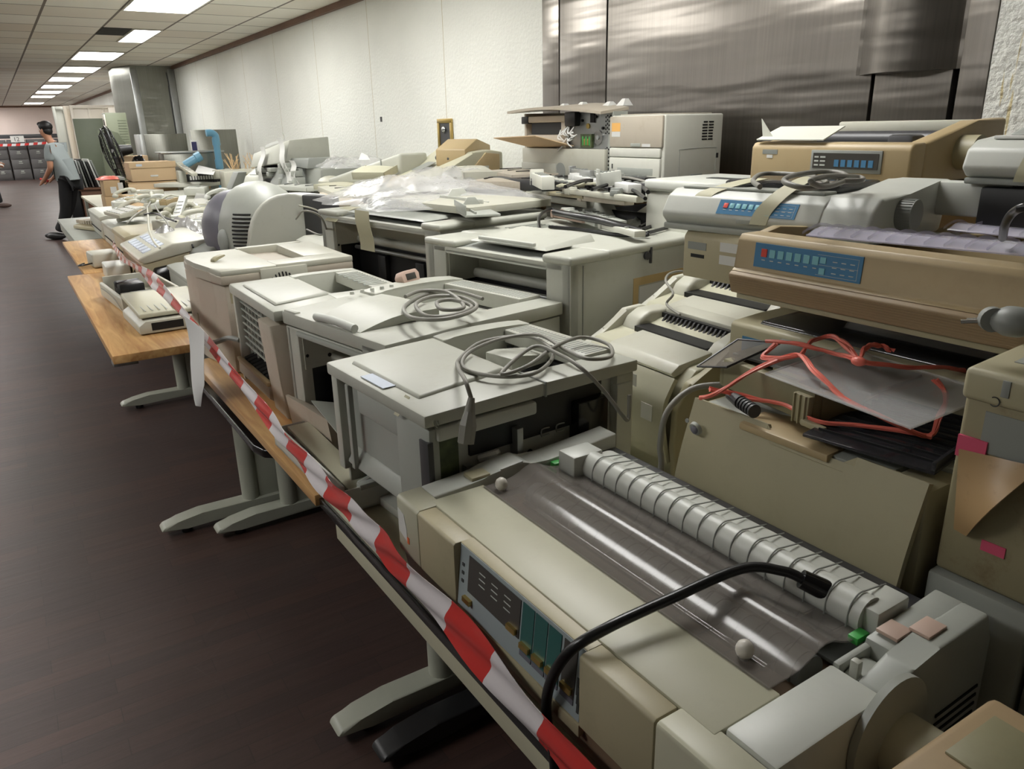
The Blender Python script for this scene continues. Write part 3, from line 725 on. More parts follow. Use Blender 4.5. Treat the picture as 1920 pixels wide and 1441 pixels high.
# paper tray lying open in front
t = thing('paper_tray', 'grey-green paper tray lying open at the edge of the wooden desk beside the tape', 'tray', (.500, 1.475, .738), 1)
mb = MB(); mb.box(0, .17, 0, .49, 0, .006, .001).box(0, .006, 0, .49, 0, .068, .002).box(0.006, .17, .0, .006, 0, .055, .002).box(.006, .14, .484, .49, 0, .05, .002)
mb.build('tray_body', 'greywhite', t)
MB().hexa([(.03, .02, .02), (.09, .02, .02), (.09, .46, .045), (.03, .46, .045), (.03, .02, .034), (.09, .02, .034), (.09, .46, .056), (.03, .46, .056)], .002).build('lift_plate', 'yellowcream', t)
mb = MB(); mb.box(.01, .022, .02, .47, .03, .037, 0)
for i in range(6): mb.box(.008, .024, .05+i*.07, .065+i*.07, .03, .044, 0)
mb.build('rack', 'black', t)
MB().hexa([(.09, .05, .05), (.17, .05, .03), (.17, .42, .10), (.09, .42, .125), (.09, .05, .054), (.17, .05, .034), (.17, .42, .104), (.09, .42, .129)], .001).build('sloping_guide', 'lightgrey', t)
MB().tube([(.05, .03, .05), (.09, .02, .066), (.13, .04, .06), (.16, .03, .055)], .006, 8, 5).box(.04, .15, -.002, .02, .045, .06, .004).build('end_bracket', 'lightgrey', t)
for r in (.008, .014, .020, .026): MB().tube([(-.0012, .13+r*math.cos(a), .036+r*math.sin(a)*.7) for a in [-.2+.35*i for i in range(6)]], .0014, 5, 2).build('swirl_mark', 'lightgrey', t)

# ================================================================== small printer with wire cage front
t = thing('laser_printer', 'beige laser printer with exposed wire grid front and a side pillar with an oval hole', 'printer', (.580, 2.135, .735), 0)
W, D, Z = .49, .43, .335
mb = MB(); mb.box(.03, D, W-.02, W, 0, Z-.035, .004).box(0, .03, W-.02, W, 0, Z-.035, .004).box(D-.02, D, .02, W-.02, 0, Z-.035, 0)
mb.box(.03, D, .0, .02, 0, Z-.035, .003).box(.04, D-.02, .02, W-.02, 0, .02, 0).box(.14, .15, .02, W-.02, .02, Z-.035, 0)
mb.build('body', 'greycream', t)
c = bay_cover(t, W, D, Z, th=.035, xf=.20, rn=.12, rf=.045, drop=.08, m='greycream', crown=.003, grille=False)
MB().hexa([(.02, .06, Z-.002), (.20, .10, Z), (.20, W-.12, Z), (.02, W-.07, Z), (.025, .065, Z+.004), (.19, .105, Z+.010), (.19, W-.125, Z+.010), (.025, W-.075, Z+.006)], .003).build('lid_panel', 'greycream', c)
mb = MB()
for i in range(12): mb.box(D-.10+.008*(i % 2), D-.02, .14+.022*i, .146+.022*i, Z+.004, Z+.0062, 0)
mb.build('grille', 'lightgrey', c)
mb = MB(); mb.prism([(-.03, 0), (.10, 0), (.10, Z-.05), (-.03, Z-.05), (-.002, .12), (-.03, .11)], 'y', .0, .14, 0)
k = MB().prism([(0.0, 0), (.13, 0), (.13, Z-.045), (-.02, Z-.045), (-.008, .12)], 'y', .0, .125, .006).build('side_pillar', 'warmcream', t)
B(.03, .07, -.0012, .001, Z-.085, Z-.068, 0).build('badge', 'navy', k)
MB().cyl((-.003, .045, .07), (-.0005, .045, .07), .020).build('oval_hole', 'brownband', k)
MB().cyl((.05, .03, Z-.046), (.05, .03, Z-.0445), .016).build('embossed_logo', 'greycream', k)
mb = MB()   # wire cage
for i in range(9): mb.box(.025, .03, .13+i*.038, .134+i*.038, .10+.006*(i % 3), Z-.045, 0)
for j in range(7): mb.hexa([(.015, .13, .12+j*.024), (.02, .13, .12+j*.024), (.02, W-.03, .13+j*.024), (.015, W-.03, .13+j*.024), (.015, .13, .124+j*.024), (.02, .13, .124+j*.024), (.02, W-.03, .134+j*.024), (.015, W-.03, .134+j*.024)])
mb.build('wire_grid', 'lightgrey', t)
mb = MB(); mb.box(.04, .13, .13, W-.03, .03, .10, .004)
for i in range(9): mb.hexa([(.02, .14+i*.035, .06), (.05, .145+i*.035, .06), (.05, .16+i*.035, .075), (.02, .155+i*.035, .07), (.0, .15+i*.035, .085), (.04, .15+i*.035, .095), (.04, .165+i*.035, .10), (.0, .16+i*.035, .09)])
mb.build('inner_works', 'black', t)
mb = MB(); mb.prism([(-.012, .03), (.03, .0), (.03, .085), (-.01, .07)], 'y', .128, W-.005, .003); mb.build('front_ledge', 'warmcream', t)
B(-.014, .0, .128, W-.005, .070, .084, .002).build('tan_strip', 'tan', t)
MB().tube([(.0, W-.01, .14), (-.03, W+.02, .145), (-.07, W+.05, .13), (-.10, W+.10, .125)], .009, 8, 6).cyl((-.105, W+.098, .125), (-.09, W+.098, .125), .012).build('lever_arm', 'midgrey', t)

# ================================================================== large cream laser printer at the desk end
t = thing('laser_printer', 'warm cream laser printer with bowed front, round slatted side vent and beige tab', 'printer', (.560, 2.700, .735), 2)
W, D, Z = .50, .50, .365
mb = MB(); pts = [(0.015, 0), (D-.02, 0), (D-.02, W-.03), (.0, W), (-.012, W*.85), (-.012, W*.55), (.008, W*.25)]
mb.prism(pts, 'z', 0, Z-.05, .008); mb.build('body', 'warmcream', t)
bx = [(0.004, -.006), (D-.01, -.006), (D-.01, W*.86), (.25, W+.006), (.06, W+.006), (-.008, W*.93), (-.02, W*.72), (-.02, W*.5), (-.004, W*.2)]
mb = MB(); mb.prism(bx, 'z', Z-.05, Z-.018, .006)
mb.build('shoulder', 'warmcream', t)
mb = MB()
mb.prism([(-.018, W*.5), (-.002, W*.2), (.006, -.004), (.21, -.004), (.21, W), (.05, W), (-.006, W*.92), (-.018, W*.72)], 'z', Z-.02, Z, .006)
mb.box(.20, D-.01, -.006, .10, Z-.02, Z+.002, .004).hexa([(.20, W-.04, Z-.02), (D-.06, W-.10, Z-.02), (D-.06, W-.06, Z-.02), (.20, W+.002, Z-.02), (.20, W-.04, Z+.004), (D-.06, W-.10, Z+.016), (D-.06, W-.06, Z+.014), (.20, W+.002, Z+.004)], .003)
mb.hexa([(D-.16, .10, Z-.02), (D-.01, .10, Z-.02), (D-.01, W-.08, Z-.02), (D-.16, W-.10, Z-.02), (D-.16, .10, Z+.004), (D-.01, .10, Z+.002), (D-.01, W-.08, Z+.010), (D-.16, W-.10, Z+.014)], .003)
c = mb.build('top_cover', 'cream', t)
mb = MB(); mb.box(D-.164, D-.160, .12, .36, Z-.08, Z-.022, 0); mb.build('paper_slot', 'slot', c)
MB().prism([(.0, .0), (.06, .004), (.055, .012), (.02, .014), (.004, .01)], 'y', -.011, .011, .003).build('beige_tab', 'olive', c, loc=(.04, .22, Z-.001), rot=(0, -.2, .5))
vt = B(.14, .31, -.012, .004, Z-.100, Z-.008, .004).build('vent_plate', 'cream', t)
mb = MB()
for i in range(9):
    x = .172+i*.0125; h = .036*math.sin(PI*(i+.7)/9.4)
    mb.hexa([(x, -.0132, Z-.060-h*.35), (x+.005, -.0132, Z-.060-h*.35), (x+.005, -.0118, Z-.060-h*.35), (x, -.0118, Z-.060-h*.35), (x-.008, -.0132, Z-.060+h), (x-.003, -.0132, Z-.060+h), (x-.003, -.0118, Z-.060+h), (x-.008, -.0118, Z-.060+h)])
mb.build('slat_gap', 'slot', vt)
B(.03, .055, -.0008, .001, Z-.115, Z-.075, 0).build('square_label', 'olive', t)
B(.075, .0765, -.0015, .002, .0, Z-.05, 0).build('panel_seam', 'midgrey', t)
MB().hexa([(-.0135, .34, .10), (-.012, .34, .10), (-.012, .37, .10), (-.0135, .37, .10), (-.0135, .33, .16), (-.012, .33, .16), (-.012, .35, .16), (-.0135, .35, .16)]).build('yellow_mark', 'masking', t)

# ================================================================== two tall open-fronted printers of the middle row
def tall(label, loc, yaw, W, D, Z):
    t = thing('laser_printer', label, 'printer', loc, yaw)
    open_front(t, W, D, Z-.028, 'greycream', .10, .14, .73)
    mb = MB(); mb.box(.15, D+.008, -.010, W+.010, Z-.029, Z-.002, .010, 3).box(-.010, .16, -.010, .11, Z-.029, Z-.004, .010, 3).box(-.010, .16, W-.16, W+.010, Z-.029, Z-.006, .010, 3)
    c = mb.build('top_cover', 'greycream', t)
    MB().hexa([(.0, .10, Z-.034), (.17, .10, Z-.034), (.17, W-.15, Z-.034), (.0, W-.15, Z-.034), (.05, .10, Z-.024), (.17, .10, Z-.012), (.17, W-.15, Z-.012), (.05, W-.15, Z-.024)], .002).build('jaw', 'midgrey', t)
    B(.0, .02, .10, W-.10, Z-.052, Z-.036, .004).build('ledge', 'greywhite', t)
    return t, c
t, c = tall('tall open-fronted laser printer under the clear plastic bags, masking tape on its front', (1.29, 2.46, .735), 8, .90, .52, .487)
MB().hexa([(.03, .14, .478), (.20, .14, .484), (.20, .72, .484), (.03, .72, .478), (.04, .16, .484), (.20, .16, .500), (.20, .70, .500), (.04, .70, .484)], .003).build('raised_lid', 'lightgrey', c)
B(.06, .062, -.002, .001, .0, .44, 0).build('seam', 'midgrey', t)
MB().grid(lambda u, v: (-.013-.004*math.sin(u*6), .46+.11*v-.02*u, .50-.16*u), 10, 2, .0012).build('tape_strip', 'masking', t)
MB().grid(lambda u, v: (-.013+.12*(1-u), .74+.10*v, .487-.05*u*u), 6, 2, .0012).build('tape_strip', 'masking', t)
for i, (px, py, w, d, ya, h) in enumerate(((800, 392, .28, .14, 35, .03), (872, 408, .24, .13, -20, .035), (905, 388, .30, .16, 5, .02))):
    p = thing('plastic_guide', ('grey slotted paper guide lying on the front corner of the bag-covered printer', 'slim grey guide plate crossing the slotted one on the bag-covered printer',
              'flat grey-white plate behind the paper guides on the bag-covered printer')[i], 'plastic part', at(px, py, z=1.232+.012*i), ya)
    mb = MB().box(0, d, 0, w, 0, .008, .002).box(0, .006, 0, w, .008, .008+h, .002).box(.04, .046, .02, w-.02, .008, .016, 0).prism([(.02, .008), (d-.02, .008), (d-.05, .05), (.05, .05)], 'y', w-.02, w-.01, .002)
    mb.build('plate', ('lightgrey', 'lightgrey', 'greywhite')[i], p)
t, c = tall('tall open-fronted laser printer with black cable on its lid, brown paper tape on its side', (1.30, 1.70, .735), 9, .68, .62, .465)
MB().hexa([(.04, .14, .458), (.26, .14, .463), (.26, .50, .463), (.04, .50, .458), (.055, .16, .466), (.26, .16, .486), (.26, .48, .486), (.055, .48, .466)], .003).build('raised_lid', 'greycream', c)
B(.035, .050, .19, .45, .466, .478, .004).build('handle', 'greywhite', c)
ribs(MB(), .30, .46, .50, .62, 6, .4632, .002, 'y', .008).build('grille', 'lightgrey', c)
B(.05, .053, -.002, .001, .0, .43, 0).build('seam', 'midgrey', t)
MB().box(.28, .305, -.0015, 0, .10, .36, 0).box(.305, .54, -.0015, 0, .335, .36, 0).build('brown_tape', 'browntape', t)
B(.31, .56, -.001, .0, .08, .33, 0).build('torn_paper', 'label', t)
MB().cyl((.33, -.014, .425), (.33, -.006, .425), .012).box(.345, .352, -.014, -.006, .40, .45, .001).build('hinge', 'darkgrey', t)
pts = [at(1012, 432, z=1.21), at(1012, 405, z=1.24), at(1035, 392, z=1.24), at(1075, 405, z=1.23), at(1120, 415, z=1.22), at(1180, 428, z=1.22), at(1215, 440, z=1.21), at(1160, 440, z=1.205), at(1090, 430, z=1.205), at(1030, 425, z=1.205)]
cable('black_cable', 'black cable looped over the lid of the printer with brown tape on its side', pts, .006, 'cableblack')
cable('black_cable', 'thick black cable bundle running right from the loop on that same printer lid', [at(1040, 397, z=1.235), at(1080, 405, z=1.24), at(1120, 412, z=1.24), at(1165, 424, z=1.235), at(1205, 436, z=1.225)], .013, 'cableblack')

# ================================================================== cream inkjet/laser with bowed front (small upright ones)
def personal(label, loc, yaw, W, D, Z, m='yellowcream'):
    t = thing('desktop_printer', label, 'printer', loc, yaw)
    prof = [(.03, 0), (D-.05, 0), (D, .06), (D, Z-.05), (D-.06, Z-.01), (.14, Z-.045), (.07, Z-.055), (.03, Z-.09), (.012, Z*.45), (.02, .05)]
    MB().prism(prof, 'y', .02, W-.02, .004).build('body', m, t)
    # side shells
    sp = [(.01, 0), (D-.04, 0), (D+.004, .06), (D+.004, Z-.03), (D-.10, Z+.008), (D-.16, Z+.004), (.11, Z-.05), (.035, Z-.075), (.0, Z*.6), (-.004, Z*.3)]
    for a, b in ((0, .022), (W-.022, W)): MB().prism(sp, 'y', a, b, .006, 3).build('side_shell', 'olive' if a == 0 else 'cream', t)
    # bowed front panel
    def fr(u, v):
        z = .05+(Z-.115)*u; x = .0-.022*math.sin(u*PI*.9)+.035*max(0, u-.75)*2
        return (x, .026+(W-.052)*v, z)
    MB().grid(fr, 14, 6, .012).build('front_panel', m, t)
    MB().prism([(.02, Z-.062), (.045, Z-.045), (.15, Z-.03), (.15, Z-.045), (.03, Z-.075)], 'y', .05, W-.12, .005).build('top_flap', 'cream', t)
    # raised rear hump round a black toothed slot
    mb = MB(); mb.prism([(.15, Z-.045), (.17, Z-.012), (.205, Z+.006), (D-.05, Z+.006), (D, Z-.02), (D, Z-.045)], 'y', W-.085, W-.022, .01, 3)
    mb.prism([(.13, Z-.05), (.17, Z-.014), (.22, Z+.004), (D-.05, Z+.004), (D, Z-.02), (D, Z-.045)], 'y', .022, .075, .01, 3)
    mb.box(D-.07, D, .07, W-.08, Z-.03, Z+.006, .006)
    mb.build('rear_hump', 'cream', t)
    s = B(.15, D-.07, .075, W-.085, Z-.05, Z-.028, 0).box(D-.085, D-.071, .075, W-.085, Z-.03, Z-.004, 0).build('paper_slot', 'black', t)
    mb = MB(); n = 16
    for i in range(n): y = .085+(W-.18)*i/n; mb.hexa([(D-.11, y, Z-.03), (D-.088, y, Z-.03), (D-.088, y+.006, Z-.03), (D-.11, y+.006, Z-.03), (D-.09, y, Z-.006), (D-.086, y, Z-.006), (D-.086, y+.006, Z-.006), (D-.09, y+.006, Z-.006)])
    mb.build('slot_teeth', 'darkgrey', s)
    MB().ball((.02, W-.045, Z-.09), .008, sx=.5).build('eye_badge', 'midgrey', t)
    MB().tube([(.028, .10, Z-.068), (.010, .16, Z-.085), (.010, W-.16, Z-.085), (.028, W-.10, Z-.068)], .002, 5, 5).build('panel_line', 'olivedark', t)
    return t
q = personal('cream curved desktop printer between the coiled-cable printer and the red-tied one', (1.19, 1.155, .735), -3, .43, .33, .325)
B(-.0235, -.0225, .12, .17, .22, .25, 0).build('sticker', 'label', q)
B(-.0235, -.0225, .06, .10, .15, .19, 0).build('sticker', 'label', q)
personal('cream curved desktop printer behind the other one, below the tan printer with blue keys', (1.47, 1.205, .80), 0, .45, .34, .305)
cable('mains_lead', 'thin grey-black lead trailing over the rear curved cream desktop printer', [at(1305, 508, z=1.13), at(1262, 510, z=1.14), at(1248, 525, z=1.13), at(1262, 550, x=1.45), at(1250, 570, x=1.44), at(1275, 590, x=1.40)], .0035, 'cable')

# ================================================================== big cream printer tied with red string
t = thing('desktop_printer', 'big olive-cream printer with plain curved front, topped with parts tied in red string', 'printer', (.985, .485, .735), 0)
W, D, Z = .45, .39, .330
def fr(u, v):
    z = .135+(Z-.135)*u; x = .0-.030*math.cos(u*PI*.55)+.014*u
    return (x, .004+(W-.008)*v, z+(.0 if u < 1 else (-.022 if .28 < v < .62 else 0)))
fp = MB().grid(fr, 14, 24, .012).build('front_panel', 'olive', t)
mb = MB().prism([(.02, 0), (D, 0), (D, Z-.012), (.02, Z-.015)], 'y', .35, W-.0, .006).prism([(.015, 0), (D, 0), (D, Z-.012), (.015, Z-.012)], 'y', 0, .065, .008)
mb.box(.10, D, .06, .36, 0, Z-.03, 0).box(.0, .10, .06, W, 0, .03, .003).box(.012, .06, .0, .065, .0, .14, .01).box(.012, .06, W-.05, W, 0, .14, .01)
mb.build('body', 'olive', t)
B(.02, .10, .07, W-.055, .031, .135, 0).build('output_slot', 'slot', t)
ob = MB(); ob.box(.02, D-.01, .07, W-.01, Z-.03, Z-.012, .004).box(.10, .14, .01, W-.01, Z-.016, Z-.004, .003); ob.build('top_deck', 'lightgrey', t)
MB().prism([(.005, .155), (.09, .16), (.10, .20), (.10, .30), (.08, .34), (.005, .33)], 'z', Z-.022, Z-.008, .004).build('top_handle', 'tan', t)
e = MB().cyl((-.006, W-.035, Z-.045), (-.012, W-.035, Z-.047), .0135, .012).build('eye_badge', 'lightgrey', t)
MB().ball((-.014, W-.037, Z-.046), .008, sx=.5).build('eye_lens', 'violetgrey', e)
MB().cyl((-.010, W-.015, Z-.036), (-.012, W-.015, Z-.036), .004).build('badge_dot', 'midgrey', e)
B(-.0275, -.025, W-.004, W+.002, .13, .155, 0).build('red_sticker', 'orangered', t)
MB().tube([(.03, .055, .12), (.018, .03, .13), (.016, .008, .13)], .0015, 5, 4).build('side_seam', 'olivedark', t)
cable('mains_cable', 'grey cable running down the far side of the big red-tied printer', [at(1375, 720, x=1.12), at(1300, 728, x=1.06), at(1252, 770, x=1.0), at(1238, 830, x=.985), at(1240, 870, x=.985), at(1232, 915, x=.97)], .006, 'cable')
# pile on top
Z0 = .735+.330
t = thing('plastic_tray', 'olive plastic tray frame with a cut corner and latch, tied on the big printer', 'tray', (1.05, .715, Z0+.004), -8)
mb = MB(); mb.box(0, .02, 0, .225, 0, .056, .003).box(0, .12, .215, .235, 0, .05, .006).box(.02, .12, .0, .012, 0, .05, .003).box(.02, .12, .012, .215, .0, .006, 0).box(.02, .10, .08, .088, .0, .045, .002).box(.06, .067, .09, .215, 0, .04, .002)
mb.build('frame', 'olivedark', t)
mb = MB(); mb.box(-.012, .0, .0, .035, .0, .05, .002).box(-.018, -.006, -.04, .01, 0, .012, .004)
for i in range(3): mb.box(-.016, -.011, .004+i*.012, .006+i*.012, .0, .05, 0)
mb.build('latch', 'olive', t)
t = thing('smoky_tray', 'smoky grey slotted tray lying flat on the near end of the big printer', 'tray', (1.02, .492, Z0+.006), 8)
MB().box(0, .28, 0, .20, 0, .006, .002).box(0, .28, .0, .006, .006, .02, .001).build('sheet', 'smokedark', t)
ribs(MB(), .02, .26, .01, .19, 9, .006, .003, 'x').build('slot_line', 'slot', t)
def sheet(name, label, corners, th, m, cat='plastic sheet', rim=None):
    o = Vector(corners[0]); t = thing(name, label, cat, o)
    c = [Vector(p)-o for p in corners]
    n = (c[1]-c[0]).cross(c[3]-c[0]).normalized()
    if n.z < 0: n = -n
    MB().hexa([p for p in c]+[p+n*th for p in c], .0008, 1).build('sheet', m, t)
    if rim: MB().tube([c[0]+n*th, c[1]+n*th, c[2]+n*th, c[3]+n*th, c[0]+n*th], .002, 5, 0).build('rim', rim, t)
    return t
sheet('clear_tray', 'clear plastic tray lid under the red string on the big printer', [(1.03, .80, Z0+.072), (1.01, .53, Z0+.066), (1.22, .52, Z0+.075), (1.25, .80, Z0+.082)], .003, 'clear', rim='clear')
sheet('clear_sheet', 'upright clear plastic panel leaning behind the red-tied parts', [(1.30, .88, Z0+.03), (1.30, .60, Z0+.03), (1.38, .60, Z0+.095), (1.38, .88, Z0+.095)], .003, 'clear', rim='clear')
sheet('smoky_flap', 'smoky flap with black edge sticking out at the far end of the red-tied pile', [(1.07, .99, Z0+.03), (1.05, .90, Z0+.055), (1.17, .88, Z0+.085), (1.17, .98, Z0+.07)], .003, 'smoke', rim='black')
sheet('grey_cover', 'dark grey cover plate under the clear lid of the red-tied pile', [(1.12, .95, Z0+.055), (1.12, .66, Z0+.055), (1.29, .66, Z0+.06), (1.29, .95, Z0+.06)], .006, 'midgrey')
t = thing('metal_plug', 'brass pin plug with ridged grip lying at the far corner of the big printer', 'plug', (1.02, .865, Z0+.02), -20)
MB().cyl((0, 0, 0), (.01, .03, .0), .0035).build('pin', 'brass', t)
mb = MB(); mb.cyl((.0, -.04, 0), (0, 0, 0), .012, .008)
for i in range(5): mb.cyl((.0, -.05-i*.009, 0), (0, -.045-i*.009, 0), .012)
mb.build('grip', 'darkgrey', t)
def string(pts, k, sub=7, r=.0045):
    o = Vector(pts[0]); random.seed(k)
    mb = MB()
    for j in range(3):
        q = [Vector(p)-o+Vector((random.uniform(-.004, .004), random.uniform(-.004, .004), random.uniform(-.002, .003))) for p in pts]
        mb.tube(q, lambda u: r*(.55+.35*math.sin(u*23+j*2)), 6, sub)
    return mb, o
S0 = Z0+.02
loops = [
 [at(1312, 745, z=S0+.004), at(1340, 738, z=S0+.02), at(1420, 690, z=S0+.05), at(1495, 665, z=S0+.075), at(1530, 700, z=S0+.07), at(1580, 745, z=S0+.05), at(1650, 780, z=S0+.04), at(1740, 820, z=S0), at(1762, 780, z=S0+.03), at(1775, 740, z=S0+.05), at(1750, 712, z=S0+.07)],
 [at(1440, 640, z=S0+.07), at(1500, 645, z=S0+.085), at(1560, 660, z=S0+.08), at(1610, 675, z=S0+.09), at(1680, 685, z=S0+.08), at(1760, 690, z=S0+.07), at(1810, 695, z=S0+.06)],
 [at(1330, 728, z=S0+.02), at(1400, 745, z=S0), at(1470, 760, z=S0-.003), at(1540, 790, z=S0), at(1640, 800, z=S0), at(1745, 822, z=S0)],
 [at(1610, 677, z=S0+.09), at(1625, 652, z=S0+.10), at(1655, 648, z=S0+.10), at(1675, 660, z=S0+.09)],
 [at(1610, 677, z=S0+.09), at(1590, 650, z=S0+.095), at(1560, 632, z=S0+.085), at(1520, 640, z=S0+.08), at(1495, 665, z=S0+.075), at(1430, 672, z=S0+.06), at(1455, 645, z=S0+.08)]]
t = None
for k, lp in enumerate(loops):
    mb, o = string(lp, k)
    if t is None: t = thing('red_string', 'red shiny plastic string tied in loops round the parts on the big printer', 'string', o); t0 = o
    mb.build('strand', 'redstring', t, loc=o-t0)
c = at(1610, 677, z=S0+.092)-t0; MB().ball(c, .010, 1, 1.3, .8).build('knot', 'redstring', t)

# ================================================================== tall grimy machine at the right edge
t = thing('control_unit', 'tall grimy olive machine at the right edge with buttons on top and taped flap', 'machine', (1.005, .05, .945), 0)
MB().box(0, .36, 0, .415, 0, .285, .008, 3).build('body', 'grime', t)
tp = MB().hexa([(-.006, -.002, .255), (.36, -.002, .262), (.36, .418, .262), (-.006, .418, .255), (-.006, -.002, .298), (.36, -.002, .318), (.36, .418, .318), (-.006, .418, .298)], .008, 3).build('top_panel', 'olive', t)
MB().hexa([(.05, .05, .3005), (.30, .05, .3145), (.30, .385, .3145), (.05, .385, .3005), (.05, .05, .3022), (.30, .05, .3162), (.30, .385, .3162), (.05, .385, .3022)]).build('key_panel', 'lightgrey', tp)
for i in range(3):
    for j in range(4): MB().cyl((.08+.065*i, .345-.07*j, .303+.0036*i), (.08+.065*i, .345-.07*j, .309+.0036*i), .010, .009).build('button', 'olive', tp)
B(.20, .28, .30, .36, .313, .3185, .001).build('screen', 'screen', tp)
for j in range(4): B(-.0075, -.004, .36-.055*j, .37-.055*j, .270, .292, .001).build('indicator', 'midgrey', tp)
for i, (y) in enumerate((.375, .32)): MB().tube([(-.0070, y+.006*math.cos(a), .262-.00+.006*math.sin(a)) for a in [PI*.3+.5*k for k in range(10)]], .0008, 4, 2).build('symbol', 'print', tp)
B(-.0015, 0, .19, .385, .19, .245, 0).build('grey_plate', 'midgrey', t)
MB().grid(lambda u, v: (-.004-.028*math.sin(u*PI)*v-.006*v, .408-.012*u-.10*v*(1-u)-.02*u*v, .185+.012*v*(1-u)-.115*u), 8, 6, .0012).build('peeling_tape', 'amber', t)
B(-.004, .0, .375, .412, .175, .205, 0).build('pink_sticker', 'pink', t)
B(-.0015, 0, .33, .36, .055, .07, 0).build('pink_scrap', 'pink', t)
B(-.004, 0, .10, .22, .06, .12, .002).build('side_slot', 'slot', t)
t = thing('mains_plug', 'grey two-pin mains plug lying on the top edge of the grimy machine', 'plug', at(1885, 600, z=1.30), 0)
mb = MB(); mb.ball((.0, -.01, 0.0), .022, 1.1, 1.3, .9).cyl((.02, -.03, .005), (.07, -.06, .01), .016, .008).cyl((-.012, .008, 0), (-.004, .016, 0), .016); mb.build('plug_body', 'midgrey', t)
for d in (-.006, .008): MB().cyl((-.005+d, .015, -.002), (-.012+d, .045, -.008), .0028).build('pin', 'chrome', t)
# grey boxes under it
t = thing('grey_case', 'plain grey plastic case below the grimy machine, left one of the pair', 'case', (1.0, .335, .735))
B(0, .35, 0, .135, 0, .205, .006).build('shell', 'lightgrey', t)
t = thing('grey_case', 'grey plastic case with a red label, right one below the grimy machine', 'case', (1.01, .05, .735))
k = B(0, .35, 0, .28, 0, .205, .006).build('shell', 'lightgrey', t)
B(-.0015, 0, .12, .25, .06, .13, .0).build('plate', 'midgrey', k); B(-.0025, -.0012, .16, .23, .07, .095, 0).build('red_label', 'redkey', k)
t = thing('tan_case', 'brownish tan case at the bottom right corner with raised rectangular plate', 'case', (.57, .06, .735), -2)
k = B(0, .225, 0, .235, 0, .215, .01, 3).build('shell', 'tandark', t); B(.10, .19, .16, .215, .2145, .218, .001).build('raised_plate', 'olivedark', k)
MB().hexa([(.05, .17, .2155), (.10, .12, .2155), (.11, .13, .2155), (.06, .185, .2155), (.05, .17, .217), (.10, .12, .217), (.11, .13, .217), (.06, .185, .217)]).build('clear_tape', 'clear', k)

# ================================================================== tan dot matrix printer with blue keys
def keypanel(t, x, y0, y1, z0, z1, lean=.0, red=True, n=6):
    """blue panel, first key red, the rest pale, small printed marks; y1 is the left end seen from the aisle"""
    W = y1-y0; H = z1-z0
    def q(u0, u1, v0, v1, off):   # u from the left end, v from the bottom
        a, b = y1-u1*W, y1-u0*W; xa, xb = x+lean*v0, x+lean*v1
        return [(xa-off, a, z0+v0*H), (xa+.001, a, z0+v0*H), (xa+.001, b, z0+v0*H), (xa-off, b, z0+v0*H), (xb-off, a, z0+v1*H), (xb+.001, a, z0+v1*H), (xb+.001, b, z0+v1*H), (xb-off, b, z0+v1*H)]
    p = MB().hexa(q(0, 1, 0, 1, .0010)).build('key_panel', 'bluepanel', t)
    for i in range(n+1):
        u = .07+i*.083; MB().hexa(q(u, u+.058, .45, .78, .0022), .0003, 1).build('key', 'redkey' if i == 0 and red else 'bluekey', p)
    MB().hexa(q(.64, .69, .55, .78, .0022)).hexa(q(.64, .69, .12, .36, .0022)).build('key', 'bluekey', p)
    mb = MB()
    for i in range(n+1): u = .07+i*.083; mb.hexa(q(u+.01, u+.045, .30, .34, .0016))
    for r in range(3):
        for c in range(3): u = .75+c*.075; mb.hexa(q(u, u+.04, .2+r*.22, .235+r*.22, .0016))
    for v in (.08, .47, .86): mb.hexa(q(.61, .97, v, v+.012, .0014))
    mb.hexa(q(.965, .968, .08, .87, .0014)); mb.build('printed_mark', 'printlight', p)
    return p
t = thing('dot_matrix_printer', 'open tan dot matrix printer with blue key panel and clear ribbed sheets', 'printer', (1.145, .33, 1.208), 0)
W = .662
mb = MB(); mb.prism([(.0, .07), (.012, .075), (.016, .128), (.024, .138), (.075, .138), (.075, .125), (.04, .07)], 'y', 0, W, .003); mb.build('front_rail', 'tan', t)
mb = MB(); mb.prism([(.002, .028), (-.008, .064), (.0, .0695), (.05, .0695), (.05, .015)], 'y', 0, W-.002, .002)
lw = mb.build('lower_band', 'tandark', t)
mb = MB()
for i in range(7): mb.hexa([(-.0078+.0014*(6-i), .004, .033+i*.0044), (.0, .004, .033+i*.0044), (.0, W-.004, .033+i*.0044), (-.0078+.0014*(6-i), W-.004, .033+i*.0044), (-.0088+.0014*(6-i), .004, .035+i*.0044), (.0, .004, .035+i*.0044), (.0, W-.004, .035+i*.0044), (-.0088+.0014*(6-i), W-.004, .035+i*.0044)])
mb.build('moulded_line', 'tandark', lw)
mb = MB(); mb.box(.01, .40, 0, W-.01, .016, .030, .002).box(.05, .40, .0, .012, .014, .12, .002); mb.build('base', 'olive', t)
mb = MB(); mb.prism([(.07, .014), (.07, .138), (.11, .146), (.38, .12), (.40, .10), (.40, .014)], 'y', W-.022, W, .004); mb.box(.38, .40, .012, W-.022, .014, .10, .003)
mb.box(.10, .13, W-.05, W-.022, .10, .12, .002).box(.2, .23, W-.04, W-.022, .08, .12, .002)
mb.build('side_wall', 'tan', t)
pa = keypanel(t, .012, .398, .618, .082, .126, lean=.003)
mb = MB(); mb.cyl((.22, .0, .055), (.22, W-.03, .055), .026).box(.08, .36, .0, W-.03, .014, .04, 0); mb.build('platen', 'white', t)
MB().cyl((.15, .0, .07), (.15, W-.03, .07), .005).build('guide_rod', 'chrome', t)
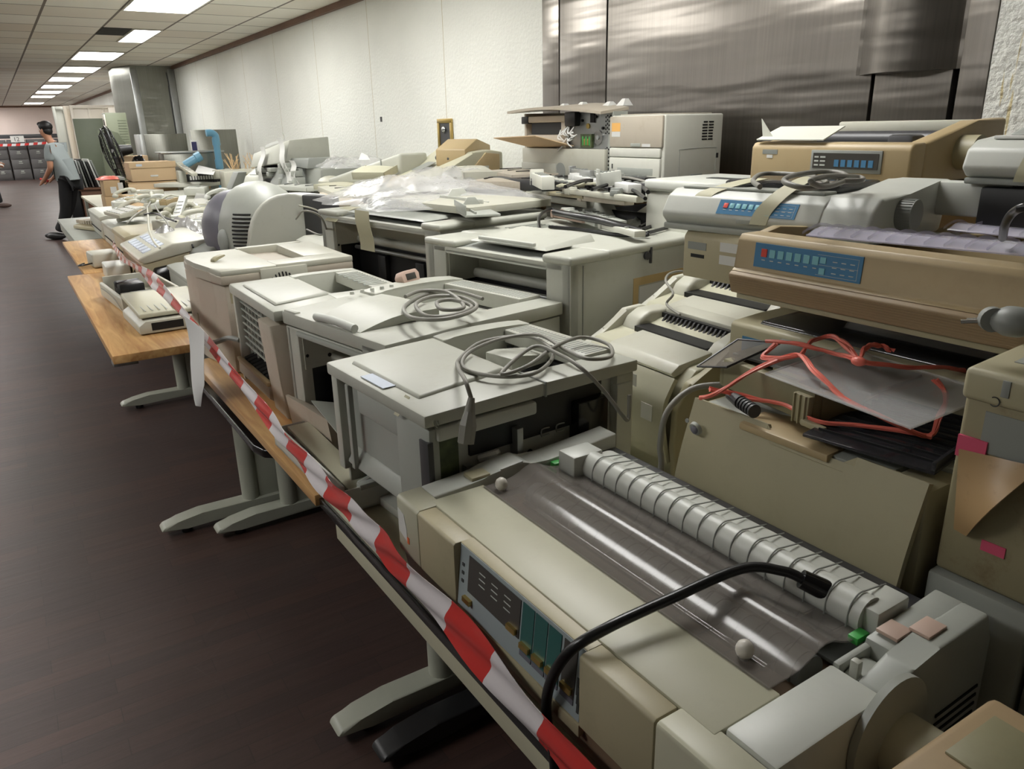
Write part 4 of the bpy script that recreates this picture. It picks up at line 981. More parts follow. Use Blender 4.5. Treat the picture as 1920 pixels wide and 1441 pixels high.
def ribbed(label, a, b, wid, n, drop=.0, name='ribbed_guide'):
    a = Vector(a); b = Vector(b); t = thing(name, label, 'paper guide', a); d = b-a; s = d.cross(Vector((0, 0, 1))).normalized()
    if s.x < 0: s = -s
    def f(u, v): return d*u+s*wid*v+Vector((0, 0, .012*math.sin(v*PI)-drop*v))
    g = MB().grid(f, 8, 8, .0025).build('sheet', 'clearpurple', t)
    mb = MB()
    for i in range(n+1):
        u = i/n; mb.grid(lambda p, v, u=u: d*(u-.02+.03*v)+s*wid*v+Vector((0, 0, .0125*math.sin(v*PI)-drop*v+.006*(1-p))), 1, 6)
    mb.tube([d*0+Vector((0, 0, 0)), d], .0022, 5, 0).tube([s*wid-Vector((0, 0, drop)), d+s*wid-Vector((0, 0, drop))], .0022, 5, 0)
    mb.build('rib', 'clearpurple', t); return t
ribbed('clear ribbed paper guide lying across the open tan printer', (1.24, .90, 1.345), (1.27, .42, 1.352), .095, 15)
ribbed('purplish clear ribbed guide standing in the rear tan printer', (1.60, .83, 1.330), (1.60, .40, 1.330), .075, 9)
cable('black_cable', 'black cord arching out of the ribbed guides at the right edge', [at(1880, 446, z=1.37), at(1885, 420, z=1.40), at(1900, 398, z=1.42), at(1925, 388, z=1.43), at(1960, 392, z=1.40)], .006, 'cableblack')

t = thing('dot_matrix_printer', 'tan dot matrix case standing open behind the blue-keyed one', 'printer', (1.56, .35, 1.19), 0)
mb = MB(); mb.box(0, .02, 0, .53, 0, .085, .003).box(.40, .42, 0, .53, 0, .12, .003).box(.02, .40, 0, .53, 0, .012, 0); mb.prism([(0, .012), (0, .10), (.10, .135), (.42, .125), (.42, .012)], 'y', .50, .53, .005)
mb.box(.15, .18, .47, .50, .09, .12, .002).box(.30, .34, .47, .50, .09, .12, .002)
mb.build('case', 'tan', t)
B(.05, .11, .49, .529, .120, .1275, 0).build('pale_label', 'label', t)
mb = MB(); mb.box(.30, .40, .02, .47, .10, .116, .004); ribs(mb, .30, .40, .02, .47, 14, .116, .002); mb.build('paper_chute', 'cream', t)
MB().cyl((.20, .01, .08), (.20, .46, .08), .028).build('platen', 'lightgrey', t)

# flat dark-lidded machine under the tan one
t = thing('dot_matrix_printer', 'flat tan printer with dark glossy lid under the blue-keyed tan printer', 'printer', (1.265, .33, 1.035), 0)
mb = MB(); mb.prism([(.0, -.02), (.0, .100), (.008, .106), (.10, .11), (.46, .112), (.46, -.02)], 'y', 0, .755, .004); mb.build('case', 'olive', t)
MB().hexa([(.022, .03, .100), (.43, .03, .108), (.43, .70, .108), (.022, .70, .100), (.026, .03, .114), (.43, .03, .126), (.43, .695, .126), (.026, .695, .114)], .004).build('dark_lid', 'smokedark', t)
B(-.001, .0, .55, .72, .045, .080, 0).build('blue_strip', 'bluepanel', t)
t = thing('storage_box', 'closed cardboard box hidden under the flat dark-lidded printer', 'box', (1.40, .34, .735)); B(0, .3, 0, .70, 0, .275, .003).build('carton', 'cardboard', t)

# grey dot matrix with blue panel and tape, and the beige one under it
t = thing('dot_matrix_printer', 'beige dot matrix printer with grey and white stickers below the grey taped one', 'printer', (1.315, .97, 1.205), 1)
MB().prism([(.0, .0), (.0, .095), (.012, .108), (.09, .112), (.40, .112), (.40, 0)], 'y', 0, .31, .005).build('case', 'beige', t)
B(-.001, 0, .24, .295, .066, .083, 0).build('grey_plate', 'midgrey', t); B(-.001, 0, .245, .285, .048, .056, 0).build('slot', 'slot', t)
for z in (.070, .042): B(-.001, 0, .15-.01*(z < .05), .20, z, z+.02, 0).build('white_sticker', 'label', t)
MB().hexa([(.03, .02, .112), (.12, .02, .113), (.12, .30, .113), (.03, .30, .112), (.03, .02, .114), (.12, .02, .115), (.12, .30, .115), (.03, .30, .114)]).build('cover_glass', 'smokedark', t)
t = thing('dot_matrix_printer', 'light grey dot matrix printer with blue key panel, masking tape strips and ridged knob', 'printer', (1.355, .85, 1.322), 7)
W = .495
mb = MB(); mb.prism([(.02, .0), (.0, .02), (.0, .03), (.022, .066), (.05, .080), (.30, .080), (.32, 0)], 'y', .10, W, .006, 3); mb.build('case', 'greywhite', t)
B(.004, .3, .10, W-.004, -.010, .004, .003).build('lower_case', 'lightgrey', t)
mb = MB(); mb.prism([(.02, -.008), (.0, .025), (.02, .06), (.05, .082), (.16, .082), (.30, .10), (.36, .10), (.33, -.008)], 'y', .0, .11, .008, 3); mb.build('end_housing', 'greywhite', t)
MB().cyl((.13, -.03, .045), (.13, .0, .045), .030, .030, 30).build('feed_knob', 'midgrey', t)
mb = MB()
for i in range(30):
    a = 2*PI*i/30; mb.box(.13+.030*math.cos(a)-.001, .13+.030*math.cos(a)+.001, -.028, -.002, .045+.030*math.sin(a)-.001, .045+.030*math.sin(a)+.001, 0)
mb.build('knurl', 'midgrey', t)
keypanel(t, .0022, .155, .345, .034, .063, lean=.0175)
B(.29, .33, -.14, .02, .03, .10, .01).build('rear_wing', 'greywhite', t)
B(-.001, .003, .235, .29, .016, .026, .001).build('badge', 'lightgrey', t)
MB().box(.10, .29, .12, W-.10, .080, .098, .006).build('smoky_cover', 'smokedark', t)
B(.05, .10, .12, W-.02, .0795, .086, .003).build('top_step', 'lightgrey', t)
def strap(t, pts, w, m='masking'):
    P = smooth(pts, 5); n = len(P)-1
    def f(u, v):
        p = P[min(n, int(round(u*n)))]; return p+Vector((0, w*(v-.5), 0))
    return MB().grid(f, n, 1, .0012).build('tape_strip', m, t)
strap(t, [(.008, .405, .036), (.018, .40, .058), (.035, .39, .076), (.08, .35, .094), (.14, .33, .102)], .045)
strap(t, [(-.004, .235, .018), (.004, .23, .042), (.018, .215, .068), (.05, .20, .092), (.10, .18, .112), (.15, .15, .106)], .040)
zt = 1.435
cable('mains_cable', 'pale grey mains cable coiled on the grey blue-keyed dot matrix printer', [at(1425, 350, z=zt), at(1412, 338, z=zt), at(1430, 326, z=zt), at(1480, 326, z=zt), at(1530, 332, z=zt), at(1550, 345, z=zt), at(1510, 352, z=zt), at(1470, 340, z=zt+.008), at(1490, 328, z=zt+.01), at(1540, 322, z=zt+.01), at(1580, 325, z=zt+.008), at(1585, 338, z=zt), at(1545, 350, z=zt), at(1520, 338, z=zt+.014), at(1560, 330, z=zt+.012), at(1610, 332, z=zt), at(1615, 338, z=zt), at(1570, 340, z=zt)], .005, 'cable')
t = thing('storage_box', 'cardboard box hidden below the beige stickered printer', 'box', (1.55, .98, .735)); B(0, .4, 0, .2, 0, .465, .003).build('carton', 'cardboard', t)

# big tan dot matrix at the back
t = thing('dot_matrix_printer', 'wide tan dot matrix printer with dark control strip and white flap, by the steel cladding', 'printer', (1.80, 1.045, 1.378), 0)
W = .47
MB().prism([(0, 0), (0, .10), (.01, .112), (.06, .114), (.06, 0)], 'y', 0, W, .006, 3).box(.06, .42, .0, W, 0, .02, 0).build('front_case', 'tan', t)
MB().prism([(.06, 0), (.06, .114), (.28, .160), (.42, .165), (.42, 0)], 'y', -.0, .045, .008, 3).prism([(.06, 0), (.06, .112), (.20, .135), (.42, .145), (.42, 0)], 'y', W-.03, W, .006, 3).box(.36, .42, .045, W-.03, .0, .15, .01).build('side_case', 'tan', t)
B(.062, .36, .045, W-.03, .02, .09, 0).build('inner_works', 'black', t)
MB().cyl((.26, .05, .112), (.26, W-.04, .112), .025).build('platen', 'darkgrey', t)
MB().box(.10, .16, .06, .13, .09, .13, .01).build('print_head', 'darkgrey', t)
B(.33, .37, .05, W-.04, .13, .162, .006).build('paper_chute', 'cream', t)
p = B(-.004, .001, .07, .27, .040, .095, .002).build('control_strip', 'midgrey', t)
B(-.0055, -.003, .078, .262, .050, .088, 0).build('dark_window', 'screen', p)
for i in range(6): B(-.0065, -.005, .09+.019*i, .103+.019*i, .055, .072, 0).build('key', 'bluepanel', p)
for i in range(3): B(-.0062, -.005, .225, .24, .056+i*.010, .060+i*.010, 0).box(-.0062, -.005, .245, .257, .056+i*.010, .060+i*.010, 0).build('printed_mark', 'printlight', p)
B(-.001, 0, .38, .43, .082, .094, 0).build('grey_plate', 'midgrey', t); B(-.001, 0, .395, .415, .072, .080, 0).build('white_label', 'label', t)
B(.002, .40, .002, W-.002, -.035, .0, .006).build('lower_case', 'olive', t)
MB().cyl((.22, -.045, .085), (.22, .0, .085), .042, seg=28).build('feed_knob', 'olive', t)
f = MB().hexa([(.03, .24, .118), (.045, .24, .118), (.045, .45, .118), (.03, .45, .118), (-.02, .25, .150), (.09, .27, .185), (.09, .47, .185), (-.02, .45, .150)], 0)
k = thing('loose_flap', 'loose white flap propped on the wide tan printer by the steel cladding', 'flap', (1.80, 1.045, 1.378))
MB().hexa([(.0, .24, .118), (.10, .25, .150), (.10, .455, .150), (.0, .455, .118), (.0, .24, .121), (.10, .25, .153), (.10, .455, .153), (.0, .455, .121)]).build('plate', 'white', k)
MB().prism([(.45, .12), (.46, .175), (.415, .125)], 'x', .02, .022).build('tab', 'white', k)
t = thing('storage_box', 'cardboard box hidden under the wide tan printer by the cladding', 'box', (2.28, 1.06, .735)); B(-.1, .2, 0, .42, 0, .60, .003).build('carton', 'cardboard', t)

# grey dot matrix at the right edge
t = thing('dot_matrix_printer', 'light grey printer cut by the right edge, taped with loose grey parts on top', 'printer', (1.62, .38, 1.432), 0)
W = .455
MB().prism([(.02, .0), (.0, .018), (.012, .055), (.04, .072), (.12, .078), (.34, .078), (.34, 0)], 'y', 0, W, .008, 3).build('case', 'greywhite', t)
B(.01, .33, .005, W-.005, -.012, .0, .003).build('lower_case', 'midgrey', t)
strap(t, [(-.001, .33, -.004), (-.002, .325, .02), (.010, .315, .058), (.04, .30, .078), (.10, .28, .10)], .045)
B(.04, .07, .20, .42, .073, .0795, .001).build('pale_label', 'label', t)
t = thing('plastic_guide', 'small grey slatted part taped on top of the grey printer at the right edge', 'plastic part', (1.70, .60, 1.512), 10)
mb = MB().hexa([(0, 0, 0), (.12, 0, 0), (.12, .18, 0), (0, .18, 0), (.02, .0, .02), (.12, 0, .045), (.12, .16, .045), (.03, .14, .03)], .004); mb.build('block', 'lightgrey', t)
for i in range(4): B(.0, .12, .01+i*.035, .02+i*.035, .03, .05, .003).build('fin', 'greywhite', t)
t = thing('black_block', 'black slab filling the dark gap under the light grey printer at the right edge', 'tray', (1.60, .36, 1.335)); B(.04, .36, .0, .44, 0, .08, .006).build('tray_body', 'black', t)  # added slab, its black stands for the dark gap between stacked printers

# white printer at the back by the cladding
t = thing('laser_printer', 'boxy white laser printer with orange sticker in front of the steel cladding', 'printer', (2.28, 2.375, 1.325), 0)
W, D, Z = .335, .35, .255
MB().box(.012, D, 0, W, 0, Z, .008, 3).build('body', 'white', t)
fp = B(.0, .014, .004, W-.004, .125, Z-.004, .005).build('front_door', 'warmcream', t)
B(-.001, .001, W-.075, W-.02, .19, .225, 0).build('orange_sticker', 'orange', fp); B(-.001, .001, W-.075, W-.02, .168, .189, 0).build('white_sticker', 'label', fp)
B(-.003, .004, .13, .19, .128, .142, .002).build('handle', 'lightgrey', fp); B(-.001, .001, .07, .12, .128, .140, 0).build('small_label', 'label', fp)
B(.0, .013, .012, W-.004, .085, .122, .004).build('manual_tray', 'white', t)
k = B(.0, .013, .012, W-.004, .0, .082, .004).build('cassette', 'white', t); B(-.001, .003, .05, W-.06, .012, .042, .008).build('grip_recess', 'lightgrey', k)
B(-.0015, .002, W-.03, W-.024, .035, .055, 0).build('gauge', 'print', k)
B(.02, D-.04, .03, W-.05, Z, Z+.004, .002).build('top_plate', 'warmcream', t)
mb = MB()
for i in range(7):
    mb.box(D-.125+.006*(i == 6), D-.095, -.0012, .001, Z-.105+i*.0115, Z-.099+i*.0115, 0).box(D-.088, D-.062+.003*(i > 3), -.0012, .001, Z-.105+i*.0115, Z-.099+i*.0115, 0)
mb.build('side_vent', 'slot', t)
mb = MB(); mb.tube([(.10, -.0006, .0), (.10, -.0006, .10), (.115, -.0006, .115), (D-.05, -.0006, .118), (D-.035, -.0006, .105), (D-.035, -.0006, .01)], .0012, 4, 4); mb.build('side_door_seam', 'midgrey', t)
B(D-.035, D-.02, -.0012, .001, .075, .095, 0).build('power_socket', 'slot', t)
B(.17, .24, -.0012, .001, .004, .014, .002).build('grip_slot', 'midgrey', t)

# broken printer beside it
t = thing('broken_printer', 'gutted laser printer with exposed gears, white lid ajar and a tan flap hanging out', 'printer', (2.29, 2.75, 1.314), 0)
W, D = .66, .36
MB().prism([(0, 0), (0, .125), (.02, .125), (.02, 0)], 'y', 0, W, .004).box(.02, D, W-.01, W, 0, .125, .003).box(.02, D, 0, .012, 0, .125, .003).build('lower_case', 'cream', t)
B(-.006, .0, .36, W, .0, .055, .004).build('drawer_front', 'greycream', t)
MB().cyl((-.002, .33, .02), (.004, .33, .02), .04, seg=24).build('arched_opening', 'midgrey', t)
B(-.001, .0, .31, .33, .0, .03, 0).build('black_gap', 'slot', t)
pm = B(.035, .04, .0, .30, .125, .285, 0).build('gear_plate', 'sheetmetal', t)
for (y, z, r, m) in ((.085, .175, .032, 'chrome'), (.085, .175, .010, 'midgrey'), (.16, .225, .012, 'brass'), (.05, .215, .006, 'slot'), (.20, .25, .006, 'slot'), (.10, .265, .006, 'slot')): MB().cyl((.030-.004*(r < .011), y, z), (.036, y, z), r, seg=24).build('gear', m, pm)
for i in range(5): B(.018, .034, .13+i*.012, .138+i*.012, .14, .18-.01*(i % 2), .002).build('coil_block', 'brass' if i % 2 else 'green', pm)
B(.02, .034, .12, .20, .13, .19, 0).build('circuit_board', 'pcb', pm)
B(.028, .034, .11, .14, .24, .28, 0).build('dark_opening', 'slot', pm)
B(.0, .034, .22, .30, .225, .29, .006).build('motor', 'black', t)
mb = MB(); mb.prism([(.015, .12), (.015, .29), (.30, .29), (.30, .12)], 'y', W-.02, W, .003).box(.0, .05, .30, W, .245, .275, .006).box(.02, .10, .30, W, .13, .19, .008).box(.01, .05, .30, .34, .12, .25, .004)
mb.build('frame', 'warmcream', t)
MB().box(-.004, .03, .60, W, .24, .275, .004).box(.02, .05, .33, .60, .19, .245, 0).build('dark_part', 'black', t)
random.seed(3)
mb = MB()
for i in range(14):
    y = random.uniform(.20, .33); z = random.uniform(.13, .20); a = random.uniform(-1, 1)
    mb.tube([(.0, y, z), (-.01, y+.03*math.cos(a), z+.03*math.sin(a)), (.01, y+.05*math.cos(a+.5), z+.05*math.sin(a+.5))], .0035, 5, 3)
mb.build('tangled_levers', 'label', t)
MB().grid(lambda u, v: (-.05+(.16+.24*v)*u, -.03+.75*v, .285+.030*math.sin(v*PI*.8)+.018*u-.0*(1-u)), 6, 10, .012).build('lid', 'warmcream', t)
for (y, x, h) in ((.10, .1, .02), (.30, .1, .025), (.38, .05, .02), (.02, .12, .03)): MB().hexa([(x, y, .31), (x+.06, y, .31), (x+.06, y+.05, .31), (x, y+.05, .31), (x+.02, y+.01, .31+h), (x+.04, y+.01, .31+h), (x+.04, y+.03, .31+h), (x+.02, y+.03, .31+h)]).build('scrap_on_lid', 'label', t)
MB().hexa([(.02, .25, .135), (.02, .60, .125), (-.16, .68, .175), (-.14, .34, .185), (.02, .25, .139), (.02, .60, .129), (-.16, .68, .179), (-.14, .34, .189)]).build('hanging_flap', 'cardlight', t)
MB().box(.02, .10, -.035, -.030, .02, .285, 0).box(.02, .03, -.030, 0, .02, .285, 0).build('perforated_plate', 'lightgrey', t)
mb = MB()
for i in range(5):
    for j in range(14):
        if 5 < j < 9: continue
        mb.cyl((.0195, -.028+i*.011, .04+j*.017+.006*(i % 2)), (.018, -.028+i*.011, .04+j*.017+.006*(i % 2)), .0042, seg=6)
mb.build('perforation', 'slot', t)['kind'] = 'stuff'
for (lab, x, y, w, l, h) in (('cardboard box hidden under the gutted printer', 2.33, 2.77, .36, .55, .572), ('cardboard box hidden under the boxy white printer', 2.30, 2.40, .34, .30, .585)):
    t = thing('storage_box', lab, 'box', (x, y, .735)); B(0, w, 0, l, 0, h, .003).build('carton', 'cardboard', t)

# white low printer in front of it
t = thing('laser_printer', 'low white printer with a slot in its lid, half hidden behind the grey taped printer', 'printer', (1.88, 1.62, 1.16), 0)
MB().box(0, .36, 0, .41, 0, .165, .01, 3).build('body', 'white', t); MB().box(-.008, .37, -.006, .416, .165, .205, .012, 3).build('lid', 'greywhite', t)
MB().prism([(.14, .14), (.19, .14), (.195, .26), (.185, .28), (.145, .27)], 'z', .204, .2065, .0).build('lid_slot', 'print', t)
B(-.003, .0, .10, .15, .07, .16, .004).build('grip', 'lightgrey', t)
t = thing('storage_box', 'cardboard box hidden under the low white printer', 'box', (1.90, 1.64, .735)); B(0, .36, 0, .36, 0, .42, .003).build('carton', 'cardboard', t)

# ================================================================== barrier tape along the desks
def tape_mat():
    m = bpy.data.materials.new('barrier'); m.use_nodes = True; nt = m.node_tree; N = nt.nodes; L = nt.links
    b = N['Principled BSDF']; b.inputs['Roughness'].default_value = 0.22
    co = N.new('ShaderNodeTexCoord'); sp = N.new('ShaderNodeSeparateXYZ'); L.new(co.outputs['Object'], sp.inputs['Vector'])
    z = N.new('ShaderNodeMath'); z.operation = 'MULTIPLY_ADD'; z.inputs[1].default_value = 0.35; L.new(sp.outputs['Z'], z.inputs[0]); L.new(sp.outputs['Y'], z.inputs[2])
    d = N.new('ShaderNodeMath'); d.operation = 'DIVIDE'; d.inputs[1].default_value = 0.27; L.new(z.outputs[0], d.inputs[0])
    f = N.new('ShaderNodeMath'); f.operation = 'FRACT'; L.new(d.outputs[0], f.inputs[0])
    g = N.new('ShaderNodeMath'); g.operation = 'LESS_THAN'; g.inputs[1].default_value = 0.5; L.new(f.outputs[0], g.inputs[0])
    mx = N.new('ShaderNodeMixRGB'); mx.inputs['Color1'].default_value = (*S(226, 220, 222), 1); mx.inputs['Color2'].default_value = (*S(205, 58, 54), 1)
    L.new(g.outputs[0], mx.inputs['Fac']); L.new(mx.outputs['Color'], b.inputs['Base Color'])
    b.inputs['Alpha'].default_value = 0.94
    MATS['barrier'] = m
tape_mat()
tp = [(.44, .30, .79, .074), (.455, .50, .785, .074), (.465, .69, .788, .074), (.467, .90, .803, .072)]
for px, py, w in ((750, 1062, .070), (705, 1008, .068), (658, 958, .066), (617, 918, .062), (562, 856, .060), (517, 800, .058), (447, 712, .055), (377, 626, .055)):
    q = at(px, py, x=.463); tp.append((q.x, q.y, q.z, w))
tp += [(.45, 3.30, .975, .06), (.46, 4.0, .95, .06), (.50, 5.0, .885, .06), (.55, 5.7, .86, .05)]
P = smooth([Vector(p[:3]) for p in tp], 8); Wd = smooth([Vector((p[3], 0, 0)) for p in tp], 8); n = len(P)-1
random.seed(5)
tw = [0.10*math.sin(i*.35)+(.35*math.sin(i*.22) if P[i].y > 3.3 else 0) for i in range(n+1)]
def f(u, v):
    i = min(n, int(round(u*n))); w = Wd[i].x; a = tw[i]
    return P[i]+Vector((math.sin(a)*w*(v-.5)+.004*math.sin(v*9+i*.5), 0, math.cos(a)*w*(v-.5)))
tag(MB().grid(f, n, 8, .0008).build('barrier_tape', 'barrier'), 'red and white striped barrier tape strung along the desk edges', 'barrier tape')
o = Vector((.43, 2.55, .97))
def f(u, v):   # u across, v down, tapering to a point
    w = .27*(1-.0*v) if v < .55 else .27*(1-(v-.55)/.45*.92)
    y = .14-(.27-w)*.25-w*u
    return (.008*math.sin(v*5+u*2)-.012*v, y, -.30*v)
tag(MB().grid(f, 8, 14, .0006).build('paper_sheet', 'paper', loc=o), 'blank white paper sheet hanging from the barrier tape', 'paper')

# ================================================================== pieces used in the clutter
def shell(name, label, cat, p, yaw, L, Wd_, H, m, tilt=(0, 0), rim=.02, slots=0, group=None, holes=0):
    """a bent moulded cover: top sheet, rims, slots and posts"""
    t = thing(name, label, cat, p, group=group, rot=(math.radians(tilt[0]), math.radians(tilt[1]), math.radians(yaw)))
    MB().grid(lambda u, v: (Wd_*u, L*v, H+.012*math.sin(u*PI)*math.sin(v*PI*.9)-(.5*H*max(0, u-.8)*5 if H > .03 else 0)), 8, 8, .005).build('shell', m, t)
    mb = MB(); mb.box(0, .006, 0, L, H-rim-.006, H, .001).box(0, Wd_, 0, .006, H-rim-.006, H, .001).box(0, Wd_, L-.006, L, H-rim-.006, H, .001)
    mb.box(Wd_*.3, Wd_*.34, L*.1, L*.16, 0, H, .001).box(Wd_*.6, Wd_*.64, L*.8, L*.86, 0, H, .001); mb.build('rim', m, t)
    if slots:
        mb = MB()
        for i in range(slots): y = L*(.2+.6*i/max(1, slots-1)); mb.box(Wd_*.2, Wd_*.7, y-.003, y+.003, H+.008, H+.0125, 0)
        mb.build('slot', 'slot', t)
    return t
def bar(name, label, cat, a, b, w, h, m, m2=None):
    a = Vector(a); b = Vector(b); d = b-a; L = d.length; t = thing(name, label, cat, a)
    t.rotation_euler = d.to_track_quat('X', 'Z').to_euler()
    MB().box(0, L, -w/2, w/2, 0, h, min(.003, h*.2)).box(L*.05, L*.12, -w/2-.004, w/2+.004, -.002, h*1.3, .002).build('rail', m, t)
    mb = MB()
    for i in range(4): mb.box(L*(.25+.15*i), L*(.29+.15*i), -w*.35, w*.35, h, h+.004, 0)
    mb.build('detail', m2 or 'midgrey', t); return t
def case(name, label, p, yaw, W, D, H, m='cream', well=True, tilt=(0, 0), cat='printer', bev=.010):
    t = thing(name, label, cat, p, rot=(math.radians(tilt[0]), math.radians(tilt[1]), math.radians(yaw)))
    B(0, D, 0, W, 0, H*.78, bev).build('body', m, t)
    MB().prism([(-.006, H*.78), (-.006, H*.92), (.03, H), (D*.45, H), (D*.5, H*.9), (D*.85, H*.86), (D*.9, H*1.02), (D+.004, H*.98), (D+.004, H*.78)] if well else [(-.006, H*.78), (-.006, H*.94), (.04, H), (D-.03, H), (D+.004, H*.9), (D+.004, H*.78)], 'y', -.005, W+.005, .004).build('lid', m, t)
    B(-.008, .0, W*.1, W*.9, H*.30, H*.33, 0).build('front_slot', 'slot', t)
    return t
def phone(label, p, yaw, m='cream', group=None, tilt=(0, 0), off=False):
    t = thing('telephone', label, 'telephone', p, rot=(math.radians(tilt[0]), math.radians(tilt[1]), math.radians(yaw)), group=group)
    MB().prism([(0, 0), (.22, 0), (.22, .065), (.19, .075), (.0, .028)], 'y', 0, .17, .006, 3).build('base', m, t)
    mb = MB()
    for i in range(4):
        for j in range(3): x = .03+i*.028; mb.hexa([(x, .02+j*.026, .034+i*.0066), (x+.02, .02+j*.026, .039+i*.0066), (x+.02, .038+j*.026, .039+i*.0066), (x, .038+j*.026, .034+i*.0066), (x, .02+j*.026, .041+i*.0066), (x+.02, .02+j*.026, .046+i*.0066), (x+.02, .038+j*.026, .046+i*.0066), (x, .038+j*.026, .041+i*.0066)])
    mb.build('keypad', 'label', t)
    if not off:
        mb = MB(); mb.tube([(.02, .135, .075), (.06, .135, .10), (.15, .135, .115), (.20, .135, .105)], .016, 10, 5)
        mb.ball((.03, .135, .070), .028, 1, .9, .8).ball((.195, .135, .098), .028, 1, .9, .8); mb.build('handset', m, t)
    return t
def keyboardish(name, label, p, yaw, L, Wd_, H, m, rows=4, cols=8, tilt=(0, 0), cat='keyboard', km='label'):
    t = thing(name, label, cat, p, rot=(math.radians(tilt[0]), math.radians(tilt[1]), math.radians(yaw)))
    MB().prism([(0, 0), (Wd_, 0), (Wd_, H), (0, H*.5)], 'y', 0, L, .004).build('base', m, t)
    mb = MB()
    for i in range(rows):
        for j in range(cols):
            x = Wd_*(.08+.84*i/rows); y = L*(.05+.9*j/cols); w = Wd_*.84/rows*.75; l = L*.9/cols*.78; z = H*.5+(x/Wd_)*H*.5
            mb.hexa([(x, y, z-.004), (x+w, y, z-.002), (x+w, y+l, z-.002), (x, y+l, z-.004), (x, y, z+.006), (x+w, y, z+.010), (x+w, y+l, z+.010), (x, y+l, z+.006)])
    mb.build('keys', km, t); return t
def bag(name, label, p, rx, ry, h, m='bag', seed=1, n=22, cat='plastic bag'):
    t = thing(name, label, cat, p); random.seed(seed)
    ph = [random.uniform(0, 6.28) for _ in range(10)]
    def f(u, v):
        x = (u-.5)*2; y = (v-.5)*2; r = max(abs(x), abs(y)); e = max(0, 1-r**3)
        z = h*e*(.6+.20*math.sin(5*x+ph[0]+2*math.sin(3*y))+.12*math.sin(7*y+ph[1]+3*x)+.05*math.sin(15*x-11*y+ph[2])+.04*math.sin(23*y+17*x+ph[3])+.03*math.sin(37*x+ph[4])*math.sin(31*y+ph[5]))
        k = 1+.10*math.sin(5*math.atan2(y, x)+ph[6])+.05*math.sin(11*math.atan2(y, x)+ph[7])
        return (x*rx*k, y*ry*k, max(.002, z))
    MB().grid(f, n, n).build('film', m, t); return t

# ------------------------------------------------------------------ on and behind the tall printers
bag('plastic_bag', 'big crumpled clear plastic bag draped over the farther tall printer', at(790, 372, z=1.245), .40, .42, .11, seed=4, n=34)
bag('plastic_bag', 'smaller clear plastic bag bunched behind the big one', at(850, 345, z=1.26), .33, .30, .10, seed=9, n=26)
t = shell('printer_cover', 'broad cream cover sheet with rolled edge sticking out from under the plastic bags', 'cover', at(880, 405, z=1.235), 8, .55, .42, .03, 'cream', rim=.02)
shell('printer_cover', 'long cream cover with a broken end by the wall, beyond the plastic bags', 'cover', at(870, 350, z=1.26), -25, .62, .20, .07, 'cream', rim=.05)
shell('printer_cover', 'torn beige printer frame behind the bags, next to the gutted printer', 'cover', at(960, 352, z=1.265), -15, .45, .26, .06, 'warmcream', rim=.05, slots=3)
case('laser_printer', 'long low cream printer between the tall printers and the junk heap', (1.94, 2.42, .735), -3, .78, .34, .435, 'cream')
case('laser_printer', 'second low cream printer behind the first, under loose covers', (1.92, 3.24, .735), 0, .55, .36, .435, 'greycream')
t = thing('black_block', 'wide black slab, background layer under the junk heap and the gutted printer', 'tray', (2.02, 1.98, 1.262)); B(.0, .50, .44, 1.34, .0, .05, .006).build('tray_body', 'black', t)  # added black slab, the dark background layer of the junk heap
t = thing('black_crate', 'open black crate full of printer scraps below the gutted printer', 'crate', (2.00, 2.06, .96), 4)
MB().box(0, .36, 0, .012, 0, .27, .002).box(0, .36, .32, .332, 0, .27, .002).box(0, .012, 0, .332, 0, .27, .002).box(.35, .362, 0, .332, 0, .27, .002).box(.01, .35, .01, .32, 0, .012, 0).build('crate_body', 'black', t)
B(-.003, 0, .14, .30, .10, .20, .002).build('recess', 'darkgrey', t)
random.seed(11)
junk = [
 ('bar', (1010, 335), (1090, 352), 1.30, .03, .02, 'white', 'white notched bar lying left in the junk heap under the gutted printer'),
 ('bar', (1075, 340), (1190, 362), 1.31, .05, .03, 'label', 'broad white gear frame bar in the middle of the junk heap'),
 ('bar', (1060, 362), (1200, 380), 1.29, .03, .02, 'cream', 'long cream rail along the front of the junk heap'),
 ('bar', (1120, 352), (1165, 345), 1.33, .02, .05, 'greywhite', 'short upright white bracket in the junk heap'),
 ('bar', (1130, 340), (1222, 352), 1.32, .02, .012, 'darkgrey', 'thin dark bar at the top of the junk heap'),
 ('bar', (1150, 368), (1215, 350), 1.31, .03, .02, 'midgrey', 'grey slanted rail at the right of the junk heap'),
 ('bar', (1000, 352), (1050, 340), 1.29, .03, .03, 'darkgrey', 'dark slotted rail at the left end of the junk heap'),
 ('bar', (1090, 375), (1180, 385), 1.27, .04, .02, 'warmcream', 'beige frame strip at the front right of the junk heap'),
 ('bar', (1200, 362), (1222, 340), 1.30, .03, .02, 'white', 'small white strip beside the low white printer'),
 ('bar', (1045, 350), (1120, 345), 1.315, .05, .008, 'yellowcream', 'flat pale strip across the middle of the junk heap')]
